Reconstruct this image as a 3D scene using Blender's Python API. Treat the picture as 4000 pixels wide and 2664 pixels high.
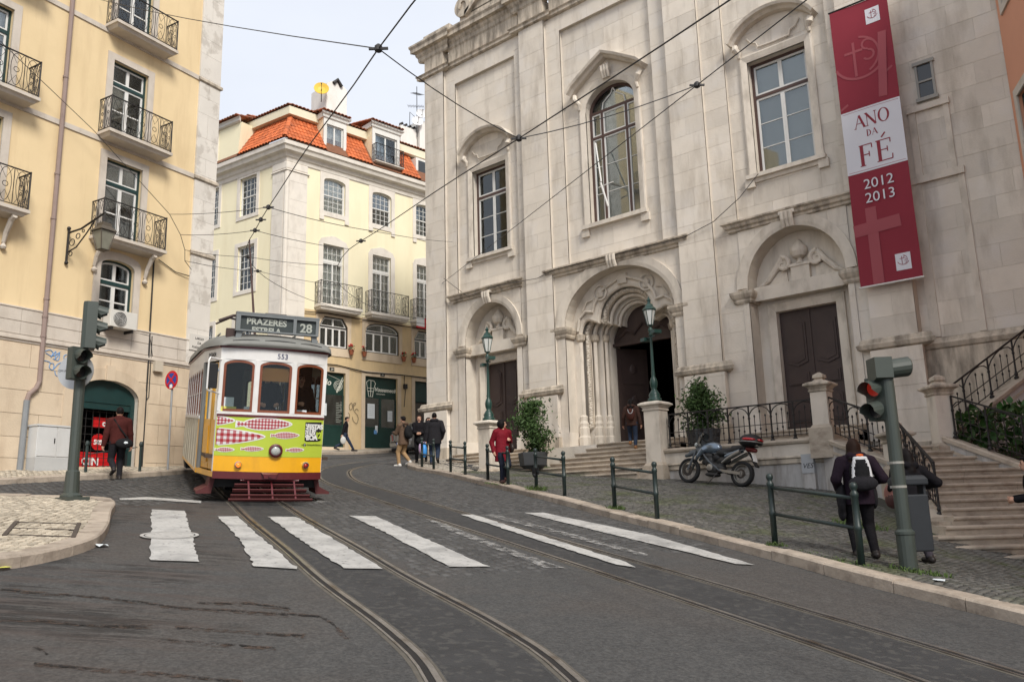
import bpy, bmesh, math, random
import numpy as np
from mathutils import Vector, Matrix
from mathutils.geometry import delaunay_2d_cdt
for o in list(bpy.data.objects): bpy.data.objects.remove(o)
scene = bpy.context.scene
COL = scene.collection
RND = random.Random(7)
R = math.radians

# ---------------------------------------------------------------- camera
CAM_Z = 1.62; YAW = R(40.615); PITCH = R(11.413); ROLL = R(-1.6045); FPX = 3233.7 / 4000.0
_fl = Vector((-math.sin(YAW), math.cos(YAW), 0)); _rl = Vector((math.cos(YAW), math.sin(YAW), 0)); _ul = Vector((0, 0, 1))
_fw = math.cos(PITCH) * _fl + math.sin(PITCH) * _ul
_up0 = -math.sin(PITCH) * _fl + math.cos(PITCH) * _ul
_rt = math.cos(ROLL) * _rl + math.sin(ROLL) * _up0
_up = -math.sin(ROLL) * _rl + math.cos(ROLL) * _up0
CAM = Vector((0, 0, CAM_Z))
cd = bpy.data.cameras.new('camera'); cam = bpy.data.objects.new('camera', cd); COL.objects.link(cam)
cd.sensor_fit = 'HORIZONTAL'; cd.sensor_width = 36.0; cd.lens = 36.0 * FPX; cd.clip_start = .05; cd.clip_end = 2000
cam.matrix_world = Matrix(((_rt.x, _up.x, -_fw.x, CAM.x), (_rt.y, _up.y, -_fw.y, CAM.y), (_rt.z, _up.z, -_fw.z, CAM.z), (0, 0, 0, 1)))
scene.camera = cam

# ---------------------------------------------------------------- sky, sun, exposure
SUN_DIR = Vector((.82, -.36, .78)).normalized()          # towards the sun, veiled by thin cloud
SUN_EL = math.asin(SUN_DIR.z); SUN_AZ = math.atan2(SUN_DIR.x, SUN_DIR.y)
world = bpy.data.worlds.new('World'); scene.world = world; world.use_nodes = True
wn = world.node_tree; wn.nodes.clear()
def _n(t, **k):
    n = wn.nodes.new(t)
    for a, b in k.items(): setattr(n, a, b)
    return n
sky = _n('ShaderNodeTexSky', sky_type='NISHITA', sun_disc=False, sun_elevation=SUN_EL, sun_rotation=SUN_AZ, air_density=1.0, dust_density=2.5, ozone_density=1.0)
tc = _n('ShaderNodeTexCoord'); mp = _n('ShaderNodeMapping'); mp.inputs['Scale'].default_value = (1.2, 1.2, 2.6)
nz = _n('ShaderNodeTexNoise'); nz.inputs['Scale'].default_value = 1.7; nz.inputs['Detail'].default_value = 5; nz.inputs['Roughness'].default_value = .55
cr = _n('ShaderNodeValToRGB'); cr.color_ramp.elements[0].position = .30; cr.color_ramp.elements[1].position = .62
cr.color_ramp.elements[0].color = (.90, .90, .90, 1); cr.color_ramp.elements[1].color = (1, 1, 1, 1)
mixs = _n('ShaderNodeMixRGB'); mixs.inputs['Color2'].default_value = (7.55, 7.95, 8.75, 1)   # thin bright cloud
bg = _n('ShaderNodeBackground'); bg.inputs['Strength'].default_value = .085
wo = _n('ShaderNodeOutputWorld')
L = wn.links.new
L(tc.outputs['Generated'], mp.inputs['Vector']); L(mp.outputs['Vector'], nz.inputs['Vector']); L(nz.outputs['Fac'], cr.inputs['Fac'])
L(cr.outputs['Color'], mixs.inputs['Fac']); L(sky.outputs['Color'], mixs.inputs['Color1']); L(mixs.outputs['Color'], bg.inputs['Color']); L(bg.outputs['Background'], wo.inputs['Surface'])
sd = bpy.data.lights.new('sun', 'SUN'); sd.energy = 2.6; sd.angle = R(18); sd.color = (1.0, .955, .88)
sun = bpy.data.objects.new('sun', sd); COL.objects.link(sun); sun.location = (10, -10, 40)
sun.rotation_euler = (-SUN_DIR).to_track_quat('-Z', 'Y').to_euler()
vs = scene.view_settings; vs.view_transform = 'Standard'; vs.look = 'None'; vs.exposure = 0.5; vs.gamma = 1.0; vs.use_curve_mapping = False

# ---------------------------------------------------------------- photo pixel -> ray (2354 x 1568 photo grid)
def ray(x, y):
    s = 4000 / 2354.0
    return _fw + ((x * s - 2000) / 3233.7) * _rt - ((y * s - 1332) / 3233.7) * _up
def hit(x, y, n, c):
    d = ray(x, y); n = Vector(n); t = (c - n.dot(CAM)) / n.dot(d); return CAM + d * t
GX, GY = -.115, .029
def gz(x, y):
    s = (x + 3.61) * .44973 + (y - 10.56) * .89316
    t = (x + 3.61) * -.89316 + (y - 10.56) * .44973
    e = -.09 + .136 * min(max(t / 6, 0), 1)
    return GX * x + GY * y + min(max(s, 0), 6) * e
def gza(x, y):
    s = (x + 3.61) * .44973 + (y - 10.56) * .89316
    t = (x + 3.61) * -.89316 + (y - 10.56) * .44973
    return GX * x + GY * y + np.clip(s, 0, 6) * (-.09 + .136 * np.clip(t / 6, 0, 1))
def G(x, y, h=0.0):
    d = ray(x, y); lo = None; t = .5; f0 = None
    while t < 75:
        p = CAM + d * t; f = p.z - gz(p.x, p.y) - h
        if f < 0: break
        lo = t; t += .05
    a, b = lo, t
    for _ in range(20):
        m = (a + b) / 2; p = CAM + d * m
        if p.z - gz(p.x, p.y) - h > 0: a = m
        else: b = m
    return CAM + d * a

# ---------------------------------------------------------------- materials
MATS = {}
def mat(name, col, rough=.8, var=.12, scale=2.0, bump=.0, bscale=40.0, metal=0.0, spec=.35, rnd=0.0, stain=None, stain_amt=.5, stain_scale=(.5, .5, .12), stain_pos=(.48, .7), hi=None, attr=None, emit=None, coat=0.0, alpha=None, spots=None):
    if name in MATS: return MATS[name]
    m = bpy.data.materials.new(name); m.use_nodes = True; nt = m.node_tree; nt.nodes.clear(); lk = nt.links.new
    def N(t, **k):
        n = nt.nodes.new(t)
        for a, b in k.items(): setattr(n, a, b)
        return n
    out = N('ShaderNodeOutputMaterial'); bs = N('ShaderNodeBsdfPrincipled'); lk(bs.outputs[0], out.inputs['Surface'])
    geo = N('ShaderNodeNewGeometry')
    c = tuple(col)
    n1 = N('ShaderNodeTexNoise'); n1.inputs['Scale'].default_value = scale; n1.inputs['Detail'].default_value = 6; n1.inputs['Roughness'].default_value = .6
    lk(geo.outputs['Position'], n1.inputs['Vector'])
    mx = N('ShaderNodeMixRGB'); lk(n1.outputs['Fac'], mx.inputs['Fac'])
    mx.inputs['Color1'].default_value = (*[v * (1 - var * 1.6) for v in c], 1)
    mx.inputs['Color2'].default_value = (*[min(v * (1 + var * 1.6), 1) for v in (hi or c)], 1)
    cur = mx.outputs['Color']
    if spots:
        n3 = N('ShaderNodeTexNoise'); n3.inputs['Scale'].default_value = spots[1]; n3.inputs['Detail'].default_value = 3; lk(geo.outputs['Position'], n3.inputs['Vector'])
        rp = N('ShaderNodeValToRGB'); rp.color_ramp.elements[0].position = spots[2]; rp.color_ramp.elements[1].position = spots[3]; lk(n3.outputs['Fac'], rp.inputs['Fac'])
        m3 = N('ShaderNodeMixRGB'); m3.inputs['Color2'].default_value = (*spots[0], 1); lk(rp.outputs['Color'], m3.inputs['Fac']); lk(cur, m3.inputs['Color1']); cur = m3.outputs['Color']
    if stain:
        mpn = N('ShaderNodeMapping'); mpn.inputs['Scale'].default_value = stain_scale; lk(geo.outputs['Position'], mpn.inputs['Vector'])
        n2 = N('ShaderNodeTexNoise'); n2.inputs['Scale'].default_value = 2.2; n2.inputs['Detail'].default_value = 7; n2.inputs['Roughness'].default_value = .62; lk(mpn.outputs['Vector'], n2.inputs['Vector'])
        rp = N('ShaderNodeValToRGB'); rp.color_ramp.elements[0].position = stain_pos[0]; rp.color_ramp.elements[1].position = stain_pos[1]; lk(n2.outputs['Fac'], rp.inputs['Fac'])
        mm = N('ShaderNodeMath', operation='MULTIPLY'); mm.inputs[1].default_value = stain_amt; lk(rp.outputs['Color'], mm.inputs[0])
        m2 = N('ShaderNodeMixRGB'); m2.inputs['Color2'].default_value = (*stain, 1); lk(mm.outputs[0], m2.inputs['Fac']); lk(cur, m2.inputs['Color1']); cur = m2.outputs['Color']
    if rnd or attr:
        hs = N('ShaderNodeHueSaturation'); lk(cur, hs.inputs['Color'])
        if attr: src = N('ShaderNodeAttribute', attribute_name=attr).outputs['Fac']
        else: src = N('ShaderNodeObjectInfo').outputs['Random']
        mr = N('ShaderNodeMapRange'); mr.inputs['To Min'].default_value = 1 - rnd; mr.inputs['To Max'].default_value = 1 + rnd; lk(src, mr.inputs['Value']); lk(mr.outputs[0], hs.inputs['Value']); cur = hs.outputs['Color']
    lk(cur, bs.inputs['Base Color'])
    bs.inputs['Roughness'].default_value = rough; bs.inputs['Metallic'].default_value = metal; bs.inputs['Specular IOR Level'].default_value = spec
    if coat: bs.inputs['Coat Weight'].default_value = coat; bs.inputs['Coat Roughness'].default_value = .12
    if emit: bs.inputs['Emission Color'].default_value = (*emit[:3], 1); bs.inputs['Emission Strength'].default_value = emit[3]
    if bump:
        nb = N('ShaderNodeTexNoise'); nb.inputs['Scale'].default_value = bscale; nb.inputs['Detail'].default_value = 4; lk(geo.outputs['Position'], nb.inputs['Vector'])
        b = N('ShaderNodeBump'); b.inputs['Strength'].default_value = bump; b.inputs['Distance'].default_value = .02; lk(nb.outputs['Fac'], b.inputs['Height']); lk(b.outputs['Normal'], bs.inputs['Normal'])
    if alpha:   # worn paint: shows what lies under it through ragged gaps
        na = N('ShaderNodeTexNoise'); na.inputs['Scale'].default_value = alpha[0]; na.inputs['Detail'].default_value = 7; na.inputs['Roughness'].default_value = .7; lk(geo.outputs['Position'], na.inputs['Vector'])
        rp = N('ShaderNodeValToRGB'); rp.color_ramp.elements[0].position = alpha[1]; rp.color_ramp.elements[1].position = alpha[2]; lk(na.outputs['Fac'], rp.inputs['Fac'])
        mm = N('ShaderNodeMath', operation='MULTIPLY'); mm.inputs[1].default_value = alpha[3]; lk(rp.outputs['Color'], mm.inputs[0]); lk(mm.outputs[0], bs.inputs['Alpha'])
    MATS[name] = m; return m
def glass(name, tint=(.75, .8, .8), trans=.8, rough=.03, ior=1.5):
    if name in MATS: return MATS[name]
    m = bpy.data.materials.new(name); m.use_nodes = True; nt = m.node_tree; nt.nodes.clear(); lk = nt.links.new
    out = nt.nodes.new('ShaderNodeOutputMaterial'); mix = nt.nodes.new('ShaderNodeMixShader'); tr = nt.nodes.new('ShaderNodeBsdfTransparent'); gl = nt.nodes.new('ShaderNodeBsdfGlossy')
    fr = nt.nodes.new('ShaderNodeFresnel'); fr.inputs['IOR'].default_value = ior
    mr = nt.nodes.new('ShaderNodeMapRange'); mr.inputs['To Min'].default_value = 1 - trans; mr.inputs['To Max'].default_value = 1.0
    lk(fr.outputs[0], mr.inputs['Value']); lk(mr.outputs[0], mix.inputs['Fac'])
    tr.inputs['Color'].default_value = (*tint, 1); gl.inputs['Roughness'].default_value = rough; gl.inputs['Color'].default_value = (.85, .9, .92, 1)
    lk(tr.outputs[0], mix.inputs[1]); lk(gl.outputs[0], mix.inputs[2]); lk(mix.outputs[0], out.inputs['Surface']); MATS[name] = m; return m

# ---------------------------------------------------------------- mesh building
def mesh_from(name, V, F, smooth=False):
    me = bpy.data.meshes.new(name); me.from_pydata([tuple(v) for v in V], [], F); me.update()
    if smooth:
        me.polygons.foreach_set('use_smooth', [True] * len(me.polygons))
    return me
OFF = {}; FRAME = [None]
def props(o, label=None, cat=None, group=None, kind=None):
    if label: o['label'] = label
    if cat: o['category'] = cat
    if group: o['group'] = group
    if kind: o['kind'] = kind
    return o
def link(name, me, m=None, parent=None):
    o = bpy.data.objects.new(name, me); COL.objects.link(o)
    if m is not None and me is not None and len(me.materials) == 0:
        for q in (m if isinstance(m, (list, tuple)) else [m]): me.materials.append(q)
    if parent is not None: o.parent = parent
    return o
def thing(name, label, cat, loc=(0, 0, 0), rotz=0.0, group=None, off=(0, 0, 0), rot=None):
    """Empty at the thing's base.  Parts are built in local axes; `off` is the local point that is the base."""
    o = bpy.data.objects.new(name, None); COL.objects.link(o); o.empty_display_size = .2
    M = Matrix.Translation(Vector(loc)) @ (rot.to_4x4() if rot is not None else Matrix.Rotation(rotz, 4, 'Z'))
    M = M @ Matrix.Translation(Vector(off)); o.matrix_world = M
    OFF[o.name] = Vector(off); props(o, label, cat, group); return o
def root_off(p):
    while p is not None:
        if p.name in OFF: return OFF[p.name]
        p = p.parent
    return Vector((0, 0, 0))
class MB:
    def __init__(s): s.V = []; s.F = []; s.MI = []; s.mi = 0; s.M = FRAME[0]
    def v(s, p):
        p = Vector(p)
        if s.M is not None: p = s.M @ p
        s.V.append(p); return len(s.V) - 1
    def f(s, *ids): s.F.append(tuple(ids)); s.MI.append(s.mi)
    def quad(s, a, b, c, d): s.f(*[s.v(p) for p in (a, b, c, d)])
    def poly(s, pts): s.f(*[s.v(p) for p in pts])
    def box(s, x0, x1, y0, y1, z0, z1, taper=0.0):
        t = taper
        i = [s.v(p) for p in ((x0, y0, z0), (x1, y0, z0), (x1, y1, z0), (x0, y1, z0), (x0 + t, y0 + t, z1), (x1 - t, y0 + t, z1), (x1 - t, y1 - t, z1), (x0 + t, y1 - t, z1))]
        for q in ((0, 3, 2, 1), (4, 5, 6, 7), (0, 1, 5, 4), (1, 2, 6, 5), (2, 3, 7, 6), (3, 0, 4, 7)): s.f(*[i[k] for k in q])
        return s
    def obox(s, c, ax, ay, az, hx, hy, hz):
        c = Vector(c); ax = Vector(ax).normalized() * hx; ay = Vector(ay).normalized() * hy; az = Vector(az).normalized() * hz
        i = [s.v(c + sx * ax + sy * ay + sz * az) for sz in (-1, 1) for sx, sy in ((-1, -1), (1, -1), (1, 1), (-1, 1))]
        for q in ((0, 3, 2, 1), (4, 5, 6, 7), (0, 1, 5, 4), (1, 2, 6, 5), (2, 3, 7, 6), (3, 0, 4, 7)): s.f(*[i[k] for k in q])
        return s
    def bar(s, a, b, w, h, up=(0, 0, 1)):
        a = Vector(a); b = Vector(b); d = b - a
        if d.length < 1e-6: return s
        up = Vector(up)
        if abs(d.normalized().dot(up)) > .99: up = Vector((1, 0, 0))
        sd_ = d.cross(up).normalized(); u2 = sd_.cross(d).normalized()
        return s.obox((a + b) / 2, d, sd_, u2, d.length / 2, w / 2, h / 2)
    def tube(s, pts, r, n=8, cap=True, closed=False):
        pts = [Vector(p) for p in pts]; rs = r if isinstance(r, (list, tuple)) else [r] * len(pts)
        rings = []; prev = None
        for i, p in enumerate(pts):
            if closed: d = pts[(i + 1) % len(pts)] - pts[i - 1]
            else: d = pts[min(i + 1, len(pts) - 1)] - pts[max(i - 1, 0)]
            d.normalize()
            if prev is None:
                a = d.cross(Vector((0, 0, 1)))
                if a.length < .05: a = d.cross(Vector((1, 0, 0)))
            else: a = prev - d * prev.dot(d)
            a.normalize(); prev = a; b = d.cross(a)
            rings.append([s.v(p + (a * math.cos(2 * math.pi * k / n) + b * math.sin(2 * math.pi * k / n)) * rs[i]) for k in range(n)])
        m = len(rings)
        for i in range(m if closed else m - 1):
            A = rings[i]; B = rings[(i + 1) % m]
            for k in range(n): s.f(A[k], A[(k + 1) % n], B[(k + 1) % n], B[k])
        if cap and not closed: s.f(*rings[0][::-1]); s.f(*rings[-1])
        return s
    def lathe(s, prof, n=12, c=(0, 0, 0), axis='z', cap=True, sq=False):
        c = Vector(c); rings = []
        for r, z in prof:
            ring = []
            for k in range(n):
                a = 2 * math.pi * (k + .5) / n
                rr = r / math.cos(math.pi / n) if sq else r
                x, y = rr * math.cos(a), rr * math.sin(a)
                p = {'z': (x, y, z), 'y': (x, z, y), 'x': (z, x, y)}[axis]
                ring.append(s.v(c + Vector(p)))
            rings.append(ring)
        for A, B in zip(rings, rings[1:]):
            for k in range(n): s.f(A[k], A[(k + 1) % n], B[(k + 1) % n], B[k])
        if cap: s.f(*rings[0][::-1]); s.f(*rings[-1])
        return s
    def loft(s, rings, cap=True, closed=True):
        R_ = [[s.v(p) for p in r] for r in rings]; n = len(R_[0])
        for A, B in zip(R_, R_[1:]):
            for k in range(n if closed else n - 1): s.f(A[k], A[(k + 1) % n], B[(k + 1) % n], B[k])
        if cap: s.f(*R_[0][::-1]); s.f(*R_[-1])
        return s
    def prism(s, pts, y0, y1):
        """2-D outline (u,z) extruded from y0 to y1 (concave outlines are triangulated)."""
        tris, P = cdt(pts, []); s.slab(P, tris, y0, y1); return s
    def slab(s, P, tris, y0, y1):
        us = {i for t in tris for i in t}
        A = {i: s.v((P[i][0], y0, P[i][1])) for i in us}; B = {i: s.v((P[i][0], y1, P[i][1])) for i in us}; cnt = {}
        for t in tris:
            s.f(A[t[0]], A[t[1]], A[t[2]]); s.f(B[t[2]], B[t[1]], B[t[0]])
            for i in range(3): e = (t[i], t[(i + 1) % 3]); cnt[e] = cnt.get(e, 0) + 1
        for (a, b) in cnt:
            if (b, a) not in cnt: s.f(A[b], A[a], B[a], B[b])
        return s
    def sphere(s, c, r, n=10, m=6, sc=(1, 1, 1)):
        c = Vector(c); prof = [(math.sin(math.pi * i / m), -math.cos(math.pi * i / m)) for i in range(m + 1)]
        rings = []
        for a, z in prof[1:-1]: rings.append([s.v(c + Vector((r * sc[0] * a * math.cos(2 * math.pi * k / n), r * sc[1] * a * math.sin(2 * math.pi * k / n), r * sc[2] * z))) for k in range(n)])
        t0 = s.v(c + Vector((0, 0, -r * sc[2]))); t1 = s.v(c + Vector((0, 0, r * sc[2])))
        for A, B in zip(rings, rings[1:]):
            for k in range(n): s.f(A[k], A[(k + 1) % n], B[(k + 1) % n], B[k])
        for k in range(n): s.f(t0, rings[0][(k + 1) % n], rings[0][k]); s.f(t1, rings[-1][k], rings[-1][(k + 1) % n])
        return s
    def obj(s, name, m, parent=None, smooth=False, bevel=0.0):
        off = root_off(parent); me = mesh_from(name, [p - off for p in s.V], s.F, smooth)
        o = link(name, me, m, parent)
        if isinstance(m, (list, tuple)): me.polygons.foreach_set('material_index', s.MI)
        if bevel:
            b = o.modifiers.new('bevel', 'BEVEL'); b.width = bevel; b.segments = 2; b.limit_method = 'ANGLE'; b.angle_limit = R(40)
        return o
def pip(x, y, poly):
    c = False; n = len(poly); j = n - 1
    for i in range(n):
        xi, yi = poly[i]; xj, yj = poly[j]
        if (yi > y) != (yj > y) and x < (xj - xi) * (y - yi) / (yj - yi) + xi: c = not c
        j = i
    return c
def cdt(outline, holes):
    """triangles of `outline` minus `holes` (holes may stick out of the outline)"""
    V = [Vector(p) for p in outline]; E = [(i, (i + 1) % len(outline)) for i in range(len(outline))]
    for h in holes:
        b = len(V); V += [Vector(p) for p in h]; E += [(b + i, b + (i + 1) % len(h)) for i in range(len(h))]
    r = delaunay_2d_cdt(V, E, [], 0, 1e-5); P = [tuple(v) for v in r[0]]; T = []
    for f in r[2]:
        x = sum(P[i][0] for i in f) / 3; y = sum(P[i][1] for i in f) / 3
        if pip(x, y, outline) and not any(pip(x, y, h) for h in holes): T.append(tuple(f))
    return T, P
def rect(u0, u1, z0, z1): return [(u0, z0), (u1, z0), (u1, z1), (u0, z1)]
def arch(u0, u1, z0, zs, zt, n=14):
    """opening outline with straight jambs up to zs and an elliptic head up to zt"""
    c = (u0 + u1) / 2; a = (u1 - u0) / 2; pts = [(u0, z0), (u1, z0)]
    for i in range(n + 1):
        t = math.pi * i / n; pts.append((c + a * math.cos(t), zs + (zt - zs) * math.sin(t)))
    return pts
def arcpts(c, zs, a, b, n=16, t0=0, t1=math.pi): return [(c + a * math.cos(t0 + (t1 - t0) * i / n), zs + b * math.sin(t0 + (t1 - t0) * i / n)) for i in range(n + 1)]
def sweep_profile(mb, path, prof):
    """path: list of (u,z) with outward = away from wall (-y); prof: (offset normal to path, y) closed section"""
    n = len(path); rings = []
    for i, p in enumerate(path):
        a = path[max(i - 1, 0)]; b = path[min(i + 1, n - 1)]; d = Vector((b[0] - a[0], b[1] - a[1])); d.normalize(); nn = Vector((-d.y, d.x))
        k = 1.0
        if 0 < i < n - 1:
            d1 = Vector((p[0] - a[0], p[1] - a[1])).normalized(); k = 1 / max(.35, abs(d1.dot(d)))
        rings.append([(p[0] + nn.x * o * k, y, p[1] + nn.y * o * k) for o, y in prof])
    mb.loft(rings); return mb
def moulding(mb, u0, u1, z, prof, ret=True):
    """horizontal moulding; prof: list of (y, dz) from bottom to top (y negative = out of the wall)"""
    P = list(prof)
    back = .05
    L_ = []
    for u, e in ((u0, -1), (u1, 1)):
        L_.append([(u + (e * -y if ret else 0), y, z + dz) for y, dz in P] + [(u, back, z + P[-1][1]), (u, back, z + P[0][1])])
    mb.loft(L_); return mb
def catmull(pts, step=.35):
    P = [Vector(p) for p in pts]; P = [P[0] * 2 - P[1]] + P + [P[-1] * 2 - P[-2]]; out = []
    for i in range(1, len(P) - 2):
        a, b, c, d = P[i - 1:i + 3]; n = max(1, int((c - b).length / step))
        for k in range(n):
            t = k / n; out.append(.5 * ((2 * b) + (c - a) * t + (2 * a - 5 * b + 4 * c - d) * t * t + (3 * b - a - 3 * c + d) * t ** 3))
    out.append(P[-2]); return out
def offset2(path, d):
    out = []
    for i, p in enumerate(path):
        t = path[min(i + 1, len(path) - 1)] - path[max(i - 1, 0)]; t = Vector((t.x, t.y)).normalized(); out.append(Vector((p.x - t.y * d, p.y + t.x * d)))
    return out
def text_mesh(mb, txt, M, size, depth=.004, align='CENTER', shear=0.0, bold=0.0, spacing=1.0):
    """flat lettering turned into mesh and added to mb through matrix M (text lies in local x,y)"""
    cu = bpy.data.curves.new('t', 'FONT'); cu.body = txt; cu.size = size; cu.align_x = align; cu.extrude = depth; cu.shear = shear; cu.offset = bold; cu.resolution_u = 3; cu.space_character = spacing
    o = bpy.data.objects.new('t', cu); COL.objects.link(o)
    dg = bpy.context.evaluated_depsgraph_get(); me = bpy.data.meshes.new_from_object(o.evaluated_get(dg))
    b = len(mb.V)
    for v in me.vertices: mb.v(M @ v.co)
    for p in me.polygons: mb.f(*[b + i for i in p.vertices])
    bpy.data.objects.remove(o); bpy.data.curves.remove(cu); bpy.data.meshes.remove(me); return mb
# ---------------------------------------------------------------- shared materials
def asphalt_mat():
    m = bpy.data.materials.new('asphalt'); m.use_nodes = True; nt = m.node_tree; nt.nodes.clear(); lk = nt.links.new
    def N(t, **k):
        n = nt.nodes.new(t)
        for a, b in k.items(): setattr(n, a, b)
        return n
    def noise(vec, scale, det=5, ro=.6):
        n = N('ShaderNodeTexNoise'); n.inputs['Scale'].default_value = scale; n.inputs['Detail'].default_value = det; n.inputs['Roughness'].default_value = ro; lk(vec, n.inputs['Vector']); return n.outputs['Fac']
    def ramp(src, a, b, ca=(0, 0, 0, 1), cb=(1, 1, 1, 1)):
        r = N('ShaderNodeValToRGB'); r.color_ramp.elements[0].position = a; r.color_ramp.elements[1].position = b; r.color_ramp.elements[0].color = ca; r.color_ramp.elements[1].color = cb; lk(src, r.inputs['Fac']); return r.outputs['Color']
    def mixc(f, a, b):
        x = N('ShaderNodeMixRGB'); lk(f, x.inputs['Fac'])
        for s_, v in (('Color1', a), ('Color2', b)):
            if isinstance(v, tuple): x.inputs[s_].default_value = (*v, 1)
            else: lk(v, x.inputs[s_])
        return x.outputs['Color']
    def mul(a, b):
        x = N('ShaderNodeMath', operation='MULTIPLY'); lk(a, x.inputs[0])
        if isinstance(b, float): x.inputs[1].default_value = b
        else: lk(b, x.inputs[1])
        return x.outputs[0]
    geo = N('ShaderNodeNewGeometry'); pos = geo.outputs['Position']
    rot = N('ShaderNodeMapping'); rot.inputs['Rotation'].default_value = (0, 0, -R(36)); lk(pos, rot.inputs['Vector'])
    st = N('ShaderNodeMapping'); st.inputs['Scale'].default_value = (.20, 3.2, 1); lk(rot.outputs[0], st.inputs['Vector'])
    rot2 = N('ShaderNodeMapping'); rot2.inputs['Rotation'].default_value = (0, 0, R(26)); rot2.inputs['Scale'].default_value = (1, 1, 1); lk(pos, rot2.inputs['Vector'])
    st2 = N('ShaderNodeMapping'); st2.inputs['Scale'].default_value = (.12, 1.4, 1); lk(rot2.outputs[0], st2.inputs['Vector'])
    big = noise(pos, .45, 3); fine = noise(pos, 30, 9, .92); mid = noise(pos, 7, 6)
    c = mixc(big, (.045, .045, .0455), (.063, .0625, .062))
    c = mixc(mul(ramp(noise(pos, .3, 4), .48, .60), .6), c, (.062, .054, .049))             # brownish worn patches
    c = mixc(mul(ramp(noise(st2.outputs[0], 1.1, 5), .52, .7), .45), c, (.031, .030, .031))  # darker wheel paths along the rails
    c = mixc(mul(ramp(mid, .45, .75), .35), c, (.095, .092, .088))
    sp = ramp(fine, .43, .57, (.50, .50, .50, 1), (1.6, 1.58, 1.54, 1)); x = N('ShaderNodeMixRGB', blend_type='MULTIPLY'); x.inputs['Fac'].default_value = .85; lk(c, x.inputs['Color1']); lk(sp, x.inputs['Color2']); c = x.outputs['Color']
    # ruts and cracks in the old surface by the island
    sep = N('ShaderNodeSeparateXYZ'); lk(pos, sep.inputs[0])
    ad = N('ShaderNodeMath', operation='MULTIPLY_ADD'); ad.inputs[1].default_value = 1.55; lk(sep.outputs['Y'], ad.inputs[0]); lk(sep.outputs['X'], ad.inputs[2])   # x + 1.55 y : small on the island side
    reg = N('ShaderNodeMapRange'); reg.inputs['From Min'].default_value = 0.2; reg.inputs['From Max'].default_value = -1.6; lk(ad.outputs[0], reg.inputs['Value'])
    s1 = noise(st.outputs[0], 2.3, 8, .62)
    a_ = N('ShaderNodeMath', operation='SUBTRACT'); a_.inputs[1].default_value = .5; lk(s1, a_.inputs[0]); b_ = N('ShaderNodeMath', operation='ABSOLUTE'); lk(a_.outputs[0], b_.inputs[0])
    crack = mul(mul(ramp(b_.outputs[0], .010, .042, (1, 1, 1, 1), (0, 0, 0, 1)), reg.outputs[0]), ramp(noise(pos, .9, 3), .50, .60))
    c = mixc(mul(mul(ramp(noise(st.outputs[0], 1.3, 6), .46, .62), reg.outputs[0]), .55), c, (.068, .050, .043))
    c = mixc(mul(crack, .6), c, (.022, .020, .019))
    bs = N('ShaderNodeBsdfPrincipled'); out = N('ShaderNodeOutputMaterial'); lk(bs.outputs[0], out.inputs['Surface']); lk(c, bs.inputs['Base Color'])
    bs.inputs['Roughness'].default_value = .82; bs.inputs['Specular IOR Level'].default_value = .35
    hsum = N('ShaderNodeMath', operation='MULTIPLY_ADD'); lk(fine, hsum.inputs[0]); hsum.inputs[1].default_value = .35; i_ = N('ShaderNodeMath', operation='MULTIPLY_ADD'); lk(crack, i_.inputs[0]); i_.inputs[1].default_value = -1.6; lk(mid, i_.inputs[2]); lk(i_.outputs[0], hsum.inputs[2])
    bp = N('ShaderNodeBump'); bp.inputs['Strength'].default_value = .8; bp.inputs['Distance'].default_value = .02; lk(hsum.outputs[0], bp.inputs['Height']); lk(bp.outputs[0], bs.inputs['Normal'])
    return m
M_ASPH = asphalt_mat()
M_SETT = mat('dark_sett', (.066, .0645, .063), .66, .25, 3, .3, 60, rnd=.35, attr='rnd', spec=.4)
M_WALKSETT = mat('mossy_basalt_sett', (.105, .100, .090), .75, .25, 2, .3, 60, rnd=.30, attr='rnd', spots=((.075, .085, .040), .9, .50, .72))
M_JOINT = mat('sett_joint', (.055, .052, .042), .95, .3, 5, .4, 50, spots=((.050, .062, .022), 1.3, .46, .66))
M_CALC = mat('limestone_cobble', (.42, .365, .285), .7, .22, 3, .3, 50, rnd=.26, attr='rnd')
M_CALCO = mat('limestone_cobble_single', (.42, .365, .285), .7, .22, 3, .3, 50, rnd=.26)
M_CALCJ = mat('cobble_joint', (.14, .115, .085), .95, .2, 5)
M_BASALT = mat('black_cobble', (.05, .05, .055), .7, .2, 4, .2, 50, rnd=.2, attr='rnd')
M_KERB = mat('kerb_limestone', (.37, .31, .25), .75, .2, 4, .35, 30, rnd=.14, stain=(.14, .11, .085), stain_amt=.7, stain_scale=(1.5, 1.5, 1.5))
M_RAIL = mat('rail_steel', (.30, .28, .26), .32, .25, 8, .1, 60, metal=.75, spots=((.13, .10, .075), 3.0, .5, .7))
M_GROOVE = mat('rail_groove', (.018, .016, .015), .9, .3, 6)
M_RAILBED = mat('rail_bed_concrete', (.095, .085, .070), .9, .3, 9, .3, 50)
M_PAINT = mat('worn_white_paint', (.46, .45, .43), .75, .14, 6, .25, 70, alpha=(14.0, .26, .44, .93), spots=((.30, .295, .285), 2.2, .45, .70))
M_PAINT2 = mat('very_worn_white_paint', (.38, .37, .355), .8, .15, 6, .2, 70, alpha=(6.0, .43, .64, .8))
M_GRASS = mat('grass_blades', (.075, .12, .028), .7, .3, 5, rnd=.3, attr='rnd')

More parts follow.
